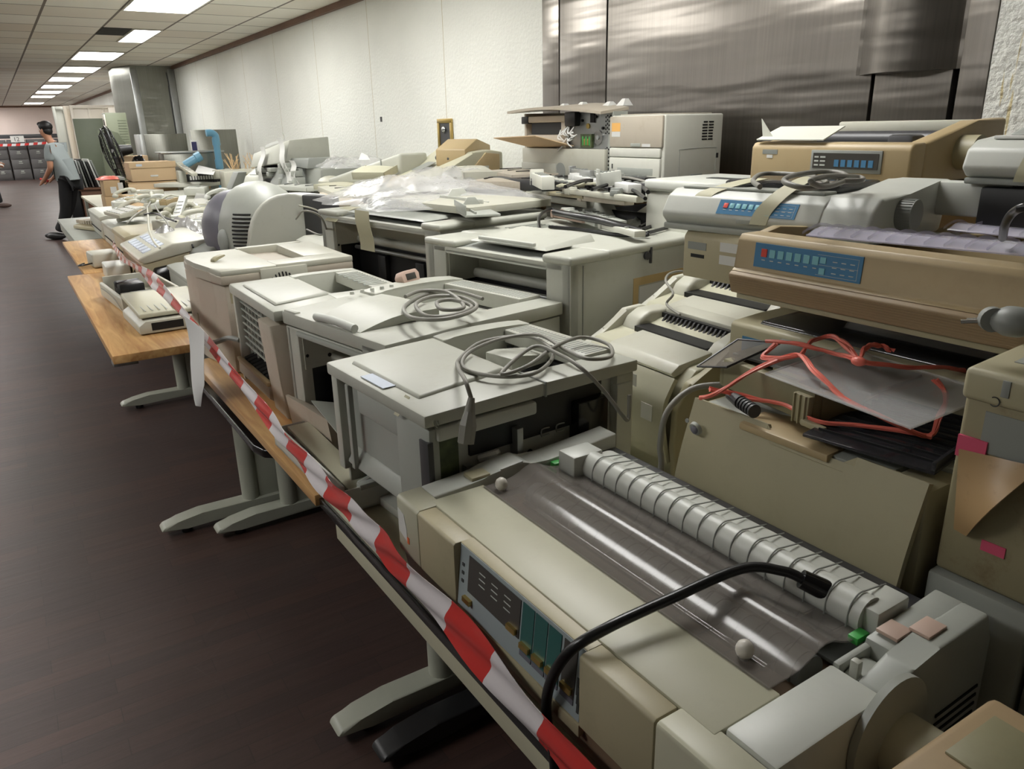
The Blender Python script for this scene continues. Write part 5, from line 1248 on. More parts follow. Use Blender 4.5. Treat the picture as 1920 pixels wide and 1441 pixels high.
junk += [
 ('bar', (985, 340), (1030, 330), 1.30, .05, .012, 'black', 'black strip at the far left of the junk heap'),
 ('bar', (1020, 350), (1075, 358), 1.285, .04, .03, 'black', 'short black block in front of the white notched bar'),
 ('bar', (1095, 350), (1150, 362), 1.30, .04, .02, 'blackgloss', 'glossy black strip across the broad white gear frame'),
 ('bar', (1150, 358), (1195, 368), 1.295, .06, .03, 'black', 'black slotted block at the right of the long cream rail'),
 ('bar', (1035, 365), (1105, 372), 1.27, .06, .012, 'beige', 'beige strip at the lower left of the junk heap'),
 ('bar', (1005, 345), (1028, 356), 1.30, .05, .05, 'white', 'white angled gear bracket at the left of the junk heap'),
 ('bar', (1185, 372), (1215, 378), 1.27, .05, .03, 'white', 'white cracked end piece beside the black crate'),
 ('bar', (1110, 330), (1160, 334), 1.325, .05, .02, 'lightgrey', 'grey strip tucked right under the gutted printer'),
 ('bar', (1165, 335), (1220, 340), 1.315, .05, .015, 'black', 'black strip tucked under the boxy white printer'),
 ('bar', (1070, 333), (1110, 338), 1.32, .02, .04, 'sheetmetal', 'small metal bracket behind the junk heap')]
for k, a, b, z, w, h, m, lab in junk: bar('plastic_rail', lab, 'plastic part', at(*a, z=z), at(*b, z=z+.01), w, h, m)
for i, (px, py, z, lab) in enumerate(((1040, 335, 1.29, 'black mechanism block at the left of the junk heap'), (1110, 338, 1.30, 'black motor block behind the junk heap'), (1185, 345, 1.29, 'black roller unit at the right of the junk heap'), (1080, 352, 1.27, 'small black gear housing in the junk heap'))):
    t = thing('mechanism', lab, 'machine part', at(px, py, z=z-.03), (i*37) % 60-30); s = .9+.2*(i % 2)
    MB().box(-.10*s, .10*s, -.06, .06, 0, .05, .006).box(-.03, .05, -.09, -.06, .01, .04, .004).cyl((-.12*s, .02, .03), (.12*s, .02, .03), .016).build('housing', 'black', t)
    MB().cyl((-.13*s, -.02, .035), (-.12*s, -.02, .035), .022).build('gear', 'midgrey', t)
shell('printer_cover', 'pale cracked cover with a curled end at the left of the junk heap', 'cover', at(985, 362, z=1.25), 30, .30, .22, .05, 'warmcream', rim=.03, slots=2)
shell('printer_cover', 'flat cream tray with raised ribs at the front of the junk heap', 'cover', at(1100, 392, z=1.235), -8, .55, .16, .03, 'cream', rim=.02, slots=5)
for k, (pp, m, r, lab) in enumerate(([[(1060, 350), (1100, 338), (1150, 342), (1200, 350), (1215, 360)], 'cableblack', .007, 'black hose curling over the top of the junk heap'], [[(1110, 355), (1150, 345), (1190, 358), (1210, 372)], 'cableblack', .006, 'short black lead in the right half of the junk heap'], [[(1130, 335), (1175, 333), (1215, 342)], 'cable', .006, 'grey lead at the back of the junk heap'])):
    cable('loose_lead', lab, [at(x, y, z=1.335+.006*math.sin(i*2.1)) for i, (x, y) in enumerate(pp)], r, m)
# panels between the tall printer and the beige ones
def plate(name, label, corners, th, m, cat='panel'):
    return sheet(name, label, corners, th, m, cat)
plate('loose_plate', 'pale triangular side panel leaning in front of the black crate', [at(1105, 414, z=1.19), at(1168, 418, z=1.18), at(1145, 371, z=1.27), at(1114, 380, z=1.26)], .006, 'greycream')
plate('loose_plate', 'narrow cream panel slanting up beside the triangular one', [at(1164, 420, z=1.18), at(1180, 424, z=1.18), at(1234, 386, z=1.25), at(1232, 375, z=1.26)], .006, 'cream')
plate('loose_plate', 'grey slanted plate below the narrow cream panel', [at(1172, 432, z=1.19), at(1202, 436, z=1.18), at(1200, 410, z=1.20), at(1192, 408, z=1.21)], .006, 'lightgrey')
plate('loose_plate', 'beige notched panel propped beside the low white printer', [at(1222, 398, z=1.22), at(1262, 405, z=1.22), at(1270, 372, z=1.28), at(1228, 366, z=1.28)], .006, 'cream')
case('recess_block', 'black block for the dark recess crossed by leads behind the tall printer lid', (1.99, 1.38, .735), 0, .22, .26, .415, 'black', cat='machine part')  # black block put in for the dark recess, shade given as colour
t = shell('printer_cover', 'curved cream rail cover just behind the lid of the brown-taped printer', 'cover', (1.82, 1.36, 1.15), 12, .34, .12, .06, 'cream', rim=.05, slots=4)
for i, pp in enumerate((((1200, 425), (1245, 405), (1300, 392)), ((1195, 432), (1250, 415), (1305, 400)), ((1215, 436), (1260, 424), (1300, 412)))):
    cable('loose_lead', ('black lead arching highest towards the grey taped printer', 'middle black lead beside the grey taped printer', 'lowest black lead beside the grey taped printer')[i], [at(x, y, z=1.20+.004*i) for x, y in pp], .006, 'cableblack')
for i, (a, b, m) in enumerate((((1040, 405), (1100, 418), 'pinkbeige'), ((1060, 400), (1125, 425), 'greywhite'), ((1100, 402), (1165, 425), 'lightgrey'), ((1130, 425), (1200, 445), 'white'))):
    bar('plastic_rail', ('pinkish slotted strip under the black cable loop', 'white strip beside the pinkish one under the cable loop', 'grey toothed strip behind the cable loop', 'white toothed strip at the back of the brown-taped printer lid')[i], 'plastic part', at(*a, z=1.215), at(*b, z=1.215), .04, .02, m)

# ------------------------------------------------------------------ printer with handle and things between monitor and tall printer
t = case('laser_printer', 'low cream printer with a raised handle on its flat lid beside the bowed-front printer', (1.22, 3.44, .735), 0, .46, .50, .30, 'white', well=False)
MB().hexa([(.10, .12, .315), (.17, .12, .315), (.17, .30, .315), (.10, .30, .315), (.11, .13, .328), (.15, .13, .334), (.15, .29, .334), (.11, .29, .328)], .003).build('handle', 'greywhite', t)
# round backed monitor
t = thing('monitor', 'round-backed grey computer monitor with slatted vents lying behind the bowed-front printer', 'monitor', (.90, 4.02, .735), 0)
MB().ball((.28, .38, .27), .29, .86, 1.12, .98, 28).build('shell', 'lightgrey', t)
pts = [(.10, .12)]+[(.10+.46*(1-math.cos(q))/2, .14+.365*math.sin(q)**.7) for q in [PI*i/16 for i in range(1, 16)]]+[(.56, .12)]
MB().prism(pts, 'y', -.005, .045, .012, 3).build('side_fin', 'greycream', t)
MB().box(.04, .46, .06, .60, 0, .14, .03, 3).build('base', 'greycream', t)
MB().ball((.17, .48, .29), .20, .92, 1.05, 1.1, 24).build('dark_front', 'violetgrey', t)
MB().ball((.045, .27, .26), .045, .7, 1, 1.4).build('dial', 'midgrey', t)
mb = MB()
for i in range(11):
    z = .20+i*.020; k = math.sqrt(max(.02, 1-((z-.27)/.284)**2)); 
    mb.tube([(.28-.2494*k*math.cos(q)-.003, .38-.3248*k*math.sin(q)-.003, z) for q in [.62+.07*j for j in range(7)]], .0048, 5, 2)
mb.build('vent', 'slot', t)
MB().hexa([(-.05, .35, .16), (.10, .42, .16), (.06, .80, .12), (-.10, .78, .12), (-.05, .35, .20), (.10, .42, .24), (.06, .80, .24), (-.10, .78, .17)], .02, 3).build('foot', 'midgrey', t)
MB().tube([(-.085, .66, .205), (-.06, .60, .215), (-.06, .57, .20)], .006, 6, 3).tube([(-.07, .66, .22), (-.05, .64, .225)], .006, 6, 2).build('dark_mark', 'slot', t)
t = thing('flat_panel', 'dark flat case with a cord hung over it right of the round-backed monitor', 'case', at(600, 440, z=1.03), 20)
B(0, .05, -.12, .12, -.02, .20, .01).build('shell', 'darkgrey', t)
cable('loose_lead', 'thin grey cord looping over the dark flat case by the monitor', [at(555, 410, z=1.2), at(570, 395, z=1.25), at(600, 405, z=1.22), at(612, 432, z=1.12), at(600, 440, z=1.1), at(575, 430, z=1.1)], .004, 'cable')
cable('loose_lead', 'long thin pale cord trailing toward the tall bag-covered printer', [at(560, 385, z=1.18), at(590, 392, z=1.16), at(620, 410, z=1.12), at(640, 428, z=1.08)], .004, 'cablecream')
items = [  # px, py, z, yaw, L, W, H, colour, tilt, label
 (615, 415, 1.03, 10, .45, .35, .09, 'pinkbeige', (0, 0), 'pinkish beige shell with a rounded top left of the tall bag-covered printer'),
 (600, 395, 1.08, -20, .40, .28, .06, 'warmcream', (4, 3), 'warm cream cover lying across the pinkish shell'),
 (560, 378, 1.06, 25, .42, .25, .05, 'white', (0, 5), 'white sheet-like cover behind the round-backed monitor'),
 (630, 378, 1.12, -5, .45, .30, .05, 'cream', (3, 0), 'cream cover leaning towards the tall bag-covered printer'),
 (575, 362, 1.10, 15, .5, .30, .04, 'greywhite', (0, 0), 'grey-white flat cover in the middle of the table heap'),
 (540, 372, 1.04, -30, .3, .2, .04, 'cream', (5, -4), 'small cream cover at the right shoulder of the monitor'),
 (650, 362, 1.15, 20, .35, .25, .05, 'yellowcream', (0, 0), 'yellowish folded cover at the left end of the plastic bags'),
 (600, 375, 1.12, 50, .28, .16, .03, 'paper', (2, 2), 'white paper-like tray on top of the central heap'),
 (520, 362, 1.06, 5, .4, .3, .05, 'lightgrey', (0, 0), 'light grey cover just above the dome of the monitor'),
 (690, 352, 1.16, -12, .4, .2, .03, 'cream', (0, 0), 'narrow cream cover at the foot of the grey upright bars')]
for (px, py, z, yaw, L, w, h, m, tl, lab) in items: shell('printer_cover', lab, 'cover', at(px, py, z=z-h*.5), yaw, L, w, h, m, tl, rim=min(.03, h*.6), slots=(3 if L > .4 else 0))
# cases carrying the heap
for (x, y, W, D, H, m, lab) in ((1.30, 3.95, .01, .01, .01, 'cream', None), (1.52, 3.85, .60, .38, .27, 'cream', 'cream printer case under the covers behind the round-backed monitor'), (1.15, 4.70, .62, .60, .22, 'greycream', 'grey-cream printer case beyond the monitor'),
        (1.40, 5.45, .60, .48, .26, 'cream', 'cream case in the middle of the long table heap'), (1.38, 6.2, .7, .5, .24, 'greywhite', 'grey-white case behind the telephones'),
        (2.05, 3.95, .60, .60, .42, 'cream', 'cream case by the wall near the gutted printer'), (2.05, 4.62, .70, .62, .38, 'greycream', 'grey-cream case by the wall under the cream telephone console'),
        (2.02, 5.38, .80, .62, .32, 'cream', 'cream case by the wall under the long wedge'), (2.02, 6.35, .85, .6, .30, 'lightgrey', 'grey case by the wall under the taped heap'),
        (1.35, 7.0, .8, .5, .22, 'cream', 'cream case below the round fan grille panel'), (2.0, 7.4, .9, .6, .28, 'greycream', 'grey-cream case at the far left of the taped heap')):
    if lab: case('printer_case', lab, (x, y, .735), 0, W, D, H, m)
for (x, y, W, D, H, lab) in ((.62, 6.2, .75, .50, .17, 'low cream case under the middle of the telephone pile'), (.62, 7.05, .9, .60, .19, 'low cream case under the far end of the telephone pile'), (1.25, 8.4, .7, .5, .22, 'low cream case under the black toothed rack'), (1.85, 8.35, .7, .8, .22, 'low cream case left of the wooden sticks')):
    case('printer_case', lab, (x, y, .735), 0, W, D, H, 'greycream', well=False)

# ------------------------------------------------------------------ wall side row
t = thing('telephone_console', 'cream desk console with sloping keypad and two round black knobs against the white wall', 'console', at(770, 338, x=2.15)+Vector((0, 0, .0)), -8)
MB().prism([(0, 0), (.50, 0), (.50, .16), (.42, .175), (.30, .165), (.16, .07), (0, .02)], 'y', -.30, .36, .012, 3).build('shell', 'yellowcream', t)
MB().prism([(.28, .06), (.47, .05), (.47, .15), (.38, .16)], 'y', -.32, -.30, .004).build('side_cap', 'tan', t)
MB().hexa([(.06, .02, .052), (.18, .02, .098), (.18, .16, .098), (.06, .16, .052), (.06, .02, .056), (.18, .02, .102), (.18, .16, .102), (.06, .16, .056)]).build('display', 'midgrey', t)
for y in (.10, -.10): MB().ball((.24, y, .125), .035, 1, 1, .7).build('round_knob', 'darkgrey', t)
t = thing('cash_register', 'tan angular box with open face behind the cream console', 'case', at(845, 312, x=2.35), 20)
MB().prism([(0, 0), (.25, 0), (.25, .12), (.12, .16), (0, .10)], 'y', -.12, .12, .006).build('shell', 'tan', t)
t = thing('printer_shell', 'long cream wedge-shaped shell with rounded near end on the heap by the wall', 'cover', at(640, 352, x=2.02), -8)
o = Vector(t.location); t.rotation_euler = (0, 0, 0); p0 = at(608, 350, x=2.05)-o; p1 = at(752, 336, x=2.20)-o; sd = Vector((.22, .03, 0)); up = Vector((0, 0, 1))
MB().hexa([p0, p1, p1+sd, p0+sd, p0+up*.05, p1+up*.165, p1+sd+up*.165, p0+sd+up*.05], .02, 3).build('shell', 'greycream', t)
MB().ball(p0+Vector((.05, .0, .03)), .10, .9, 1.0, .5).build('rounded_end', 'cream', t)
e = (p1-p0); MB().hexa([p0+e*.78+up*.0, p0+e*.79, p0+e*.79+Vector((-.002, 0, .14)), p0+e*.78+Vector((-.002, 0, .14)), p0+e*.78+Vector((-.003, 0, 0)), p0+e*.79+Vector((-.003, 0, 0)), p0+e*.79+Vector((-.005, 0, .14)), p0+e*.78+Vector((-.005, 0, .14))]).build('panel_gap', 'midgrey', t)
t = thing('printer_shell', 'flatter tan and cream shell right of the long wedge', 'cover', at(720, 345, x=2.1), -20)
MB().prism([(0, 0), (.45, 0), (.45, .07), (.05, .05)], 'y', -.35, .30, .008).build('shell', 'tan', t)
t = thing('grey_bars', 'pair of ribbed grey bars standing tilted in front of the wall heap', 'plastic part', at(678, 360, z=1.12), 0)
MB().hexa([(0, -.05, 0), (.10, -.05, 0), (.10, .06, 0), (0, .06, 0), (.10, -.18, .20), (.16, -.18, .20), (.16, -.06, .20), (.10, -.06, .20)], .004).build('bar', 'midgrey', t)
MB().hexa([(-.004, -.01, .01), (.0, -.01, .01), (.0, .02, .01), (-.004, .02, .01), (.094, -.14, .19), (.10, -.14, .19), (.10, -.10, .19), (.094, -.10, .19)]).build('pale_stripe', 'greywhite', t)
bag('plastic_bag', 'crumpled clear bag with white paper by the wall right of the taped heap', at(655, 312, x=2.3), .22, .30, .10, seed=21)
plate('paper_sheet', 'white paper corner sticking out of the bag by the wall', [at(672, 300, x=2.25), at(694, 300, x=2.25), at(690, 292, x=2.3), at(678, 286, x=2.3)], .002, 'paper', 'paper')
shell('printer_cover', 'yellow-cream lid tilted against the console by the wall', 'cover', at(722, 338, x=2.05), 35, .24, .18, .05, 'yellowcream', (0, -12), rim=.04)
# heap wrapped with masking tape
t = thing('taped_bundle', 'heap of grey printer covers bound with strips of white masking tape by the wall', 'bundle', (2.12, 6.1, 1.03), 0)
def hx(x0, x1, y0, y1, z0, z1, tx=0, ty=0):
    return [(x0, y0, z0), (x1, y0, z0), (x1, y1, z0), (x0, y1, z0), (x0+tx, y0, z1), (x1+tx, y0, z1+ty), (x1+tx, y1, z1+ty), (x0+tx, y1, z1)]
MB().hexa([(-.05, .6, .26), (.35, .6, .26), (.35, 1.75, .18), (-.05, 1.75, .18), (0, .6, .44), (.35, .6, .46), (.35, 1.75, .33), (0, 1.75, .31)], .01).build('top_cover', 'greycream', t)
MB().hexa([(-.02, .15, .22), (.3, .15, .22), (.3, 1.3, .24), (-.02, 1.3, .24), (0, .15, .30), (.3, .15, .30), (.3, 1.3, .28), (0, 1.3, .28)], .006).build('grey_tray', 'midgrey', t)
MB().box(-.05, .35, .25, 1.5, .0, .10, .02).box(.0, .3, .9, 1.5, .10, .20, .02).build('black_frame', 'black', t)
MB().hexa(hx(.0, .35, -.05, .45, .0, .22, .02, .03), .02).build('side_cover', 'lightgrey', t)
MB().hexa([(-.10, .3, .08), (.1, .3, .08), (.1, 1.0, .06), (-.10, 1.0, .06), (-.04, .3, .22), (.1, .3, .22), (.1, .9, .20), (-.04, .9, .20)], .01).build('middle_part', 'midgrey', t)
random.seed(8)
for i in range(12):
    y = random.uniform(.2, 1.4); z = random.uniform(.05, .22); B(-.10, -.02, y, y+random.uniform(.04, .12), z, z+random.uniform(.02, .06), .004).build('small_part', 'lightgrey', t)
for (y0, y1, z0, z1) in ((1.22, 1.30, .38, .02), (.70, .40, .46, .10), (.42, .22, .28, .06)):
    MB().grid(lambda u, v: (-.055-.05*u+.015*math.sin(u*9), y0+(y1-y0)*u+.13*(v-.5), z0+(z1-z0)*u), 10, 2, .002).build('tape_strip', 'label', t)
MB().grid(lambda u, v: (-.02+.08*math.sin(u*PI), 1.25-.55*u, .37+.11*u+.01*math.sin(u*8)+.02*v), 8, 2, .002).build('tape_strip', 'label', t)
t = thing('tilted_screen', 'white-framed tilted screen cover left of the taped heap', 'cover', at(500, 345, z=1.08), 25)
MB().hexa([(0, -.1, 0), (.3, -.1, 0), (.3, .35, 0), (0, .35, 0), (.05, -.1, .06), (.3, -.1, .20), (.3, .35, .20), (.05, .35, .06)], .008).build('frame', 'greycream', t)
MB().hexa([(.075, -.06, .075), (.275, -.06, .188), (.275, .31, .188), (.075, .31, .075), (.072, -.06, .079), (.272, -.06, .192), (.272, .31, .192), (.072, .31, .079)]).build('screen', 'label', t)
t = thing('drum_unit', 'black tangled mechanism below the taped heap', 'machine part', at(530, 362, z=.98), 0)
mb = MB(); mb.box(0, .3, -.2, .3, 0, .20, .01)
random.seed(4)
for i in range(10): y = random.uniform(-.2, .3); mb.cyl((-.03, y, random.uniform(.02, .18)), (.05, y+.05, random.uniform(.02, .18)), .015)
mb.build('housing', 'black', t)
# panel with round grille and neighbours
t = thing('fan_panel', 'cream machine side with a round mesh fan grille, beyond the round-backed monitor', 'machine', at(428, 358, z=.97), 87)
MB().box(0, .25, -.50, .02, 0, .19, .01).box(-.03, .0, -.48, -.28, .02, .17, .01).build('case', 'cream', t)
MB().cyl((-.006, -.20, .10), (.002, -.20, .10), .062, seg=24).build('grille', 'olivedark', t)
t = thing('wooden_sticks', 'bundle of thin wooden sticks standing in the cream trough by the steel sheets', 'sticks', at(455, 322, x=2.2), 75)
random.seed(2)
for i in range(26):
    x = random.uniform(-.05, .05); y = random.uniform(-.16, .12)
    MB().cyl((x, y, 0), (x+random.uniform(-.05, .05), y+random.uniform(-.10, .10), random.uniform(.10, .20)), .0035, seg=6).build('stick', 'stick', t)
B(-.08, .08, -.30, .30, -.06, .03, .006).build('trough', 'cream', t)
t = thing('black_rack', 'black toothed connector rack between cream brackets, left of the fan grille panel', 'rack', at(352, 350, z=.98), 88)
B(0, .10, -.44, .0, 0, .13, .004).build('rack_body', 'black', t)
ribs(MB(), -.006, .0, -.42, -.03, 14, .07, .04, 'y', .018).build('teeth', 'label', t)
ribs(MB(), -.006, .0, -.42, -.03, 14, .02, .03, 'y', .010).build('lower_teeth', 'darkgrey', t)
B(-.03, .14, .0, .08, -.06, .17, .006).build('end_bracket', 'greycream', t); B(-.03, .14, -.52, -.44, -.02, .17, .006).build('end_bracket', 'greycream', t)
plate('paper_sheet', 'folded white paper resting on the black toothed rack', [at(365, 325, z=1.14), at(400, 328, z=1.14), at(405, 318, z=1.16), at(372, 310, z=1.17)], .004, 'paper', 'paper')
bar('handset_bar', 'cream handset-like bar leaning on the black toothed rack', 'plastic part', at(335, 310, z=1.2), at(365, 330, z=1.12), .06, .03, 'cream')
shell('printer_cover', 'white flat cover just below the black toothed rack', 'cover', at(375, 352, z=.98), 40, .6, .35, .04, 'white', rim=.03)
t = thing('grey_bars', 'grey ribbed block standing tilted behind the round-backed monitor', 'plastic part', at(425, 362, z=1.02), 0)
MB().hexa([(0, -.1, 0), (.10, -.1, 0), (.10, .10, 0), (0, .10, 0), (.06, -.26, .19), (.14, -.26, .19), (.14, -.08, .19), (.06, -.08, .19)], .01).build('bar', 'midgrey', t)

# ------------------------------------------------------------------ telephones and small machines on the aisle side
t = thing('fax_machine', 'beige fax machine with big pale keys at the aisle edge under the telephone pile', 'fax machine', (.56, 4.62, .735), 0)
MB().prism([(0, 0), (.40, 0), (.40, .20), (.0, .13)], 'y', 0, .72, .012, 3).build('body', 'beige', t)
MB().prism([(-.01, .15), (.02, .13), (.40, .20), (.38, .24), (.18, .23), (-.005, .165)], 'y', -.01, .74, .008, 3).build('lid', 'cream', t)
mb = MB()
for i in range(2):
    for j in range(6): x = .03+i*.07; y = .08+j*.10; z = .178+i*.024; mb.hexa([(x, y, z-.004), (x+.05, y, z+.010), (x+.05, y+.075, z+.010), (x, y+.075, z-.004), (x+.003, y+.003, z+.006), (x+.047, y+.003, z+.020), (x+.047, y+.072, z+.020), (x+.003, y+.072, z+.006)])
mb.build('keys', 'bluepaper', t)
mb = MB()
for i in range(10):
    for j in range(5): mb.cyl((.10+i*.012, -.0005, .05+j*.011), (.10+i*.012, -.003, .05+j*.011), .0035, seg=6)
mb.build('speaker_grille', 'slot', t)
B(.24, .36, -.003, .0, .05, .058, 0).build('slot', 'slot', t)
t = case('fax_machine', 'second beige fax machine behind the first at the aisle edge', (.60, 5.45, .735), 0, .62, .40, .20, 'beige', cat='fax machine', well=False)
ph = [(235, 395, 1.0, 20, 'cream', 'cream telephone with keypad at the far left corner of the telephone pile'),
 (300, 400, 1.0, -35, 'yellowcream', 'yellowish telephone with its handset across, middle of the telephone pile'),
 (330, 410, .98, 60, 'cream', 'cream telephone tipped toward the silver bag'),
 (270, 378, 1.02, 5, 'greywhite', 'grey-white telephone at the back of the telephone pile'),
 (360, 395, 1.0, 15, 'cream', 'cream telephone next to the dome of the monitor'),
 (215, 372, .98, 0, 'cream', 'flat cream telephone nearest the cardboard box'),
 (315, 372, 1.02, 100, 'yellowcream', 'yellowed telephone lying crosswise behind the others'),
 (380, 372, 1.0, -20, 'greywhite', 'grey-white telephone left of the tilted grey block')]
for i, (px, py, z, yaw, m, lab) in enumerate(ph): phone(lab, at(px, py, z=z)-Vector((0, 0, .07)), yaw, m, tilt=((i*7) % 20-10, (i*11) % 24-12))
keyboardish('keypad_unit', 'cream keypad unit with pale square keys behind the silver bag', at(340, 440, z=.92), -15, .36, .22, .06, 'cream', 4, 6, (6, -10), 'keypad')
keyboardish('keypad_unit', 'keypad unit with rows of white keys on top of the second fax machine', at(225, 410, z=.96), 8, .42, .20, .05, 'cream', 3, 6, (0, -6), 'keypad')
bar('telephone_handset', 'cream handset standing upright in the telephone pile', 'handset', at(330, 420, z=.98), at(345, 375, z=1.10), .05, .035, 'greywhite')
bar('telephone_handset', 'tan handset lying at the back of the telephone pile', 'handset', at(305, 385, z=1.02), at(330, 378, z=1.03), .05, .035, 'tan')
plate('card_sheet', 'brown card flap lying in the telephone pile', [at(225, 392, z=1.0), at(265, 398, z=1.0), at(270, 382, z=1.04), at(240, 376, z=1.04)], .004, 'cardboard')
plate('clear_tray', 'frosted clear tray leaning in the telephone pile', [at(330, 420, z=.95), at(365, 412, z=.96), at(372, 380, z=1.05), at(345, 378, z=1.05)], .004, 'clear', 'tray')
plate('clear_tray', 'greenish clear tray flap right of the leaning frosted tray', [at(355, 400, z=.97), at(385, 392, z=.98), at(390, 365, z=1.05), at(368, 362, z=1.05)], .004, 'clear', 'tray')
for i, (m, r, lab, pp) in enumerate((('cable', .006, 'grey cord arching over the big keys of the fax machine', [(238, 418), (255, 402), (275, 390), (282, 378)]), ('cablecream', .006, 'white cord hanging down the side of the first fax machine', [(276, 388), (278, 410), (280, 432), (288, 452), (300, 465)]),
        ('cableblack', .006, 'black cord bundle across the telephone pile', [(270, 402), (290, 400), (310, 408), (330, 415)]), ('cable', .005, 'dark thin cord curling at the right of the telephone pile', [(290, 385), (300, 400), (312, 415), (318, 425)]), ('cablecream', .005, 'cream cord curled on the rear telephones', [(300, 375), (320, 366), (345, 372), (350, 385)]))):
    cable('telephone_cable', lab, [at(x, y, z=1.06-.0012*max(0, y-400)) for x, y in pp], r, m)
random.seed(17)
extra = [((215, 388), 'white', .12, .16, .04, 'white flat box on the far-left edge of the telephone pile'), ((250, 372), 'cardlight', .14, .22, .03, 'tan flat lid among the rear telephones'), ((290, 365), 'cream', .16, .3, .04, 'long cream lid at the very back of the telephone pile'),
 ((345, 362), 'greywhite', .2, .3, .05, 'grey-white machine lid behind the telephones near the black rack'), ((375, 402), 'yellowcream', .14, .18, .05, 'yellowish box wedged beside the violet-faced monitor'), ((310, 430), 'cream', .12, .16, .05, 'cream adapter box in front of the upright handset'),
 ((262, 382), 'greycream', .12, .2, .04, 'grey-cream slab under the grey arching cord'), ((395, 385), 'tan', .10, .26, .04, 'tan strip cover leaning behind the violet-faced monitor'), ((350, 425), 'greywhite', .14, .2, .04, 'grey-white keypad cover above the silver bag'), ((235, 383), 'beige', .10, .14, .05, 'small beige box at the left of the telephone pile')]
for i, ((px, py), m, w, l, h, lab) in enumerate(extra):
    t = thing('plastic_box', lab, 'plastic part', at(px, py, z=.97), random.uniform(-50, 50), rot=None)
    MB().box(0, w, 0, l, -.03, h, .01, 3).build('shell', m, t); B(w*.2, w*.7, l*.2, l*.6, h, h+.004, .001).build('inset', 'lightgrey', t)
for i, (px, py, lab) in enumerate(((255, 378, 'cream handset with both round ends up near the cardboard box'), (320, 392, 'big-eared cream handset in the middle of the telephone pile'), (285, 372, 'cream handset lying at the rear of the telephone pile'), (345, 408, 'cream round-ended handset right of the upright one'))):
    t = thing('telephone_handset', lab, 'handset', at(px, py, z=1.02), (40, -25, 80, 10)[i])
    MB().tube([(-.02, 0, .0), (.02, 0, .03), (.14, 0, .035), (.18, 0, .0)], .016, 10, 5).build('grip', 'cream', t)
    for x in (-.02, .18): MB().ball((x, 0, -.005), .034, 1, 1, .75).build('ear_cap', 'yellowcream', t)
bag('silver_bag', 'crinkled silver plastic bag by the fax machine', at(338, 452, z=.885), .19, .26, .16, 'silver', seed=31, n=30, cat='bag')
case('printer_case', 'low grey case under the silver bag', (.68, 3.70, .735), 0, .80, .20, .14, 'lightgrey', well=False)
t = thing('black_block', 'black plastic box with raised rim beside the fax machine', 'tray', at(283, 508, z=.80), 10)
MB().hexa([(-.06, -.20, -.04), (.14, -.20, -.04), (.14, .16, -.04), (-.06, .16, -.04), (-.03, -.18, .04), (.12, -.18, .06), (.12, .14, .06), (-.03, .14, .04)], .008).build('tray_body', 'blackgloss', t)
t = thing('open_tray', 'off-white open machine tray with black works inside at the desk corner', 'tray', (.375, 3.98, .735), 4)
mb = MB(); mb.box(0, .26, 0, .012, 0, .10, .004).box(0, .02, 0, .56, .0, .075, .012, 3).box(.02, .26, .55, .565, 0, .10, .004).box(.25, .265, 0, .56, 0, .10, .004).box(.02, .25, .012, .55, .0, .02, 0); mb.build('case', 'cream', t)
mb = MB(); mb.box(.05, .17, .30, .45, .02, .09, .01).cyl((.05, .36, .08), (.16, .42, .08), .015).box(.08, .2, .15, .25, .02, .06, .006); mb.build('inner_works', 'black', t)
MB().tube([(-.004, .02, .02), (-.01, .10, .05), (-.004, .3, .055), (-.003, .5, .05)], .002, 5, 4).build('side_seam', 'midgrey', t)
t = thing('document_scanner', 'pale ribbed flat scanner tray lying at the front edge of the light wooden desk', 'scanner', (.375, 3.50, .735), 2)
MB().prism([(0, .0), (.0, .035), (.03, .055), (.30, .055), (.30, 0)], 'y', .0, .40, .006).build('base', 'cream', t)
MB().hexa([(.01, .03, .062), (.31, .03, .062), (.31, .45, .085), (.01, .45, .085), (.015, .03, .082), (.31, .03, .082), (.31, .45, .105), (.015, .45, .105)], .006, 3).build('ribbed_lid', 'yellowcream', t)
ribs(MB(), .03, .29, .05, .43, 9, .088, .002, 'x', .004).build('rib', 'lightgrey', t)
B(.05, .18, -.001, .10, .012, .045, 0).build('mouth', 'slot', t)
t = thing('desktop_printer', 'dark grey printer with a white label beside the bowed-front cream printer', 'printer', (.66, 3.24, .735), 4)
MB().prism([(.0, 0), (.36, 0), (.36, .25), (.30, .30), (.10, .29), (.02, .20)], 'y', 0, .42, .02, 3).build('body', 'darkgrey', t)
MB().prism([(-.01, .0), (.02, .0), (.02, .17), (-.01, .14)], 'y', .0, .30, .008).build('front_trim', 'cream', t)
MB().hexa([(.06, .12, .262), (.10, .12, .294), (.10, .24, .294), (.06, .24, .262), (.058, .12, .265), (.098, .12, .297), (.098, .24, .297), (.058, .24, .265)]).build('label', 'label', t)
t = thing('small_modem', 'small off-white box with a curled black lead at the pale desk edge', 'box', (.40, 5.55, .735), 5)
MB().box(0, .16, 0, .20, 0, .09, .012, 3).build('case', 'cream', t); MB().tube([(0, .02, .03), (-.05, .05, .02), (-.07, .12, .01), (-.02, .2, .01)], .005, 6, 5).build('lead', 'cableblack', t)
t = thing('small_modem', 'flat grey-white box at the joint of the two wooden desks', 'box', (.42, 5.0, .77), 0)
MB().box(0, .13, 0, .22, -.035, .05, .01, 3).build('case', 'greywhite', t)
t = thing('adding_machine', 'small beige keyboard machine on the grey steel desk', 'calculator', (.62, 7.75, .735), 20)
MB().prism([(0, 0), (.22, 0), (.22, .08), (0, .03)], 'y', 0, .4, .008).build('case', 'beige', t)
ribs(MB(), .02, .2, .02, .38, 8, .05, .03, 'y', .02).build('keys', 'warmcream', t)

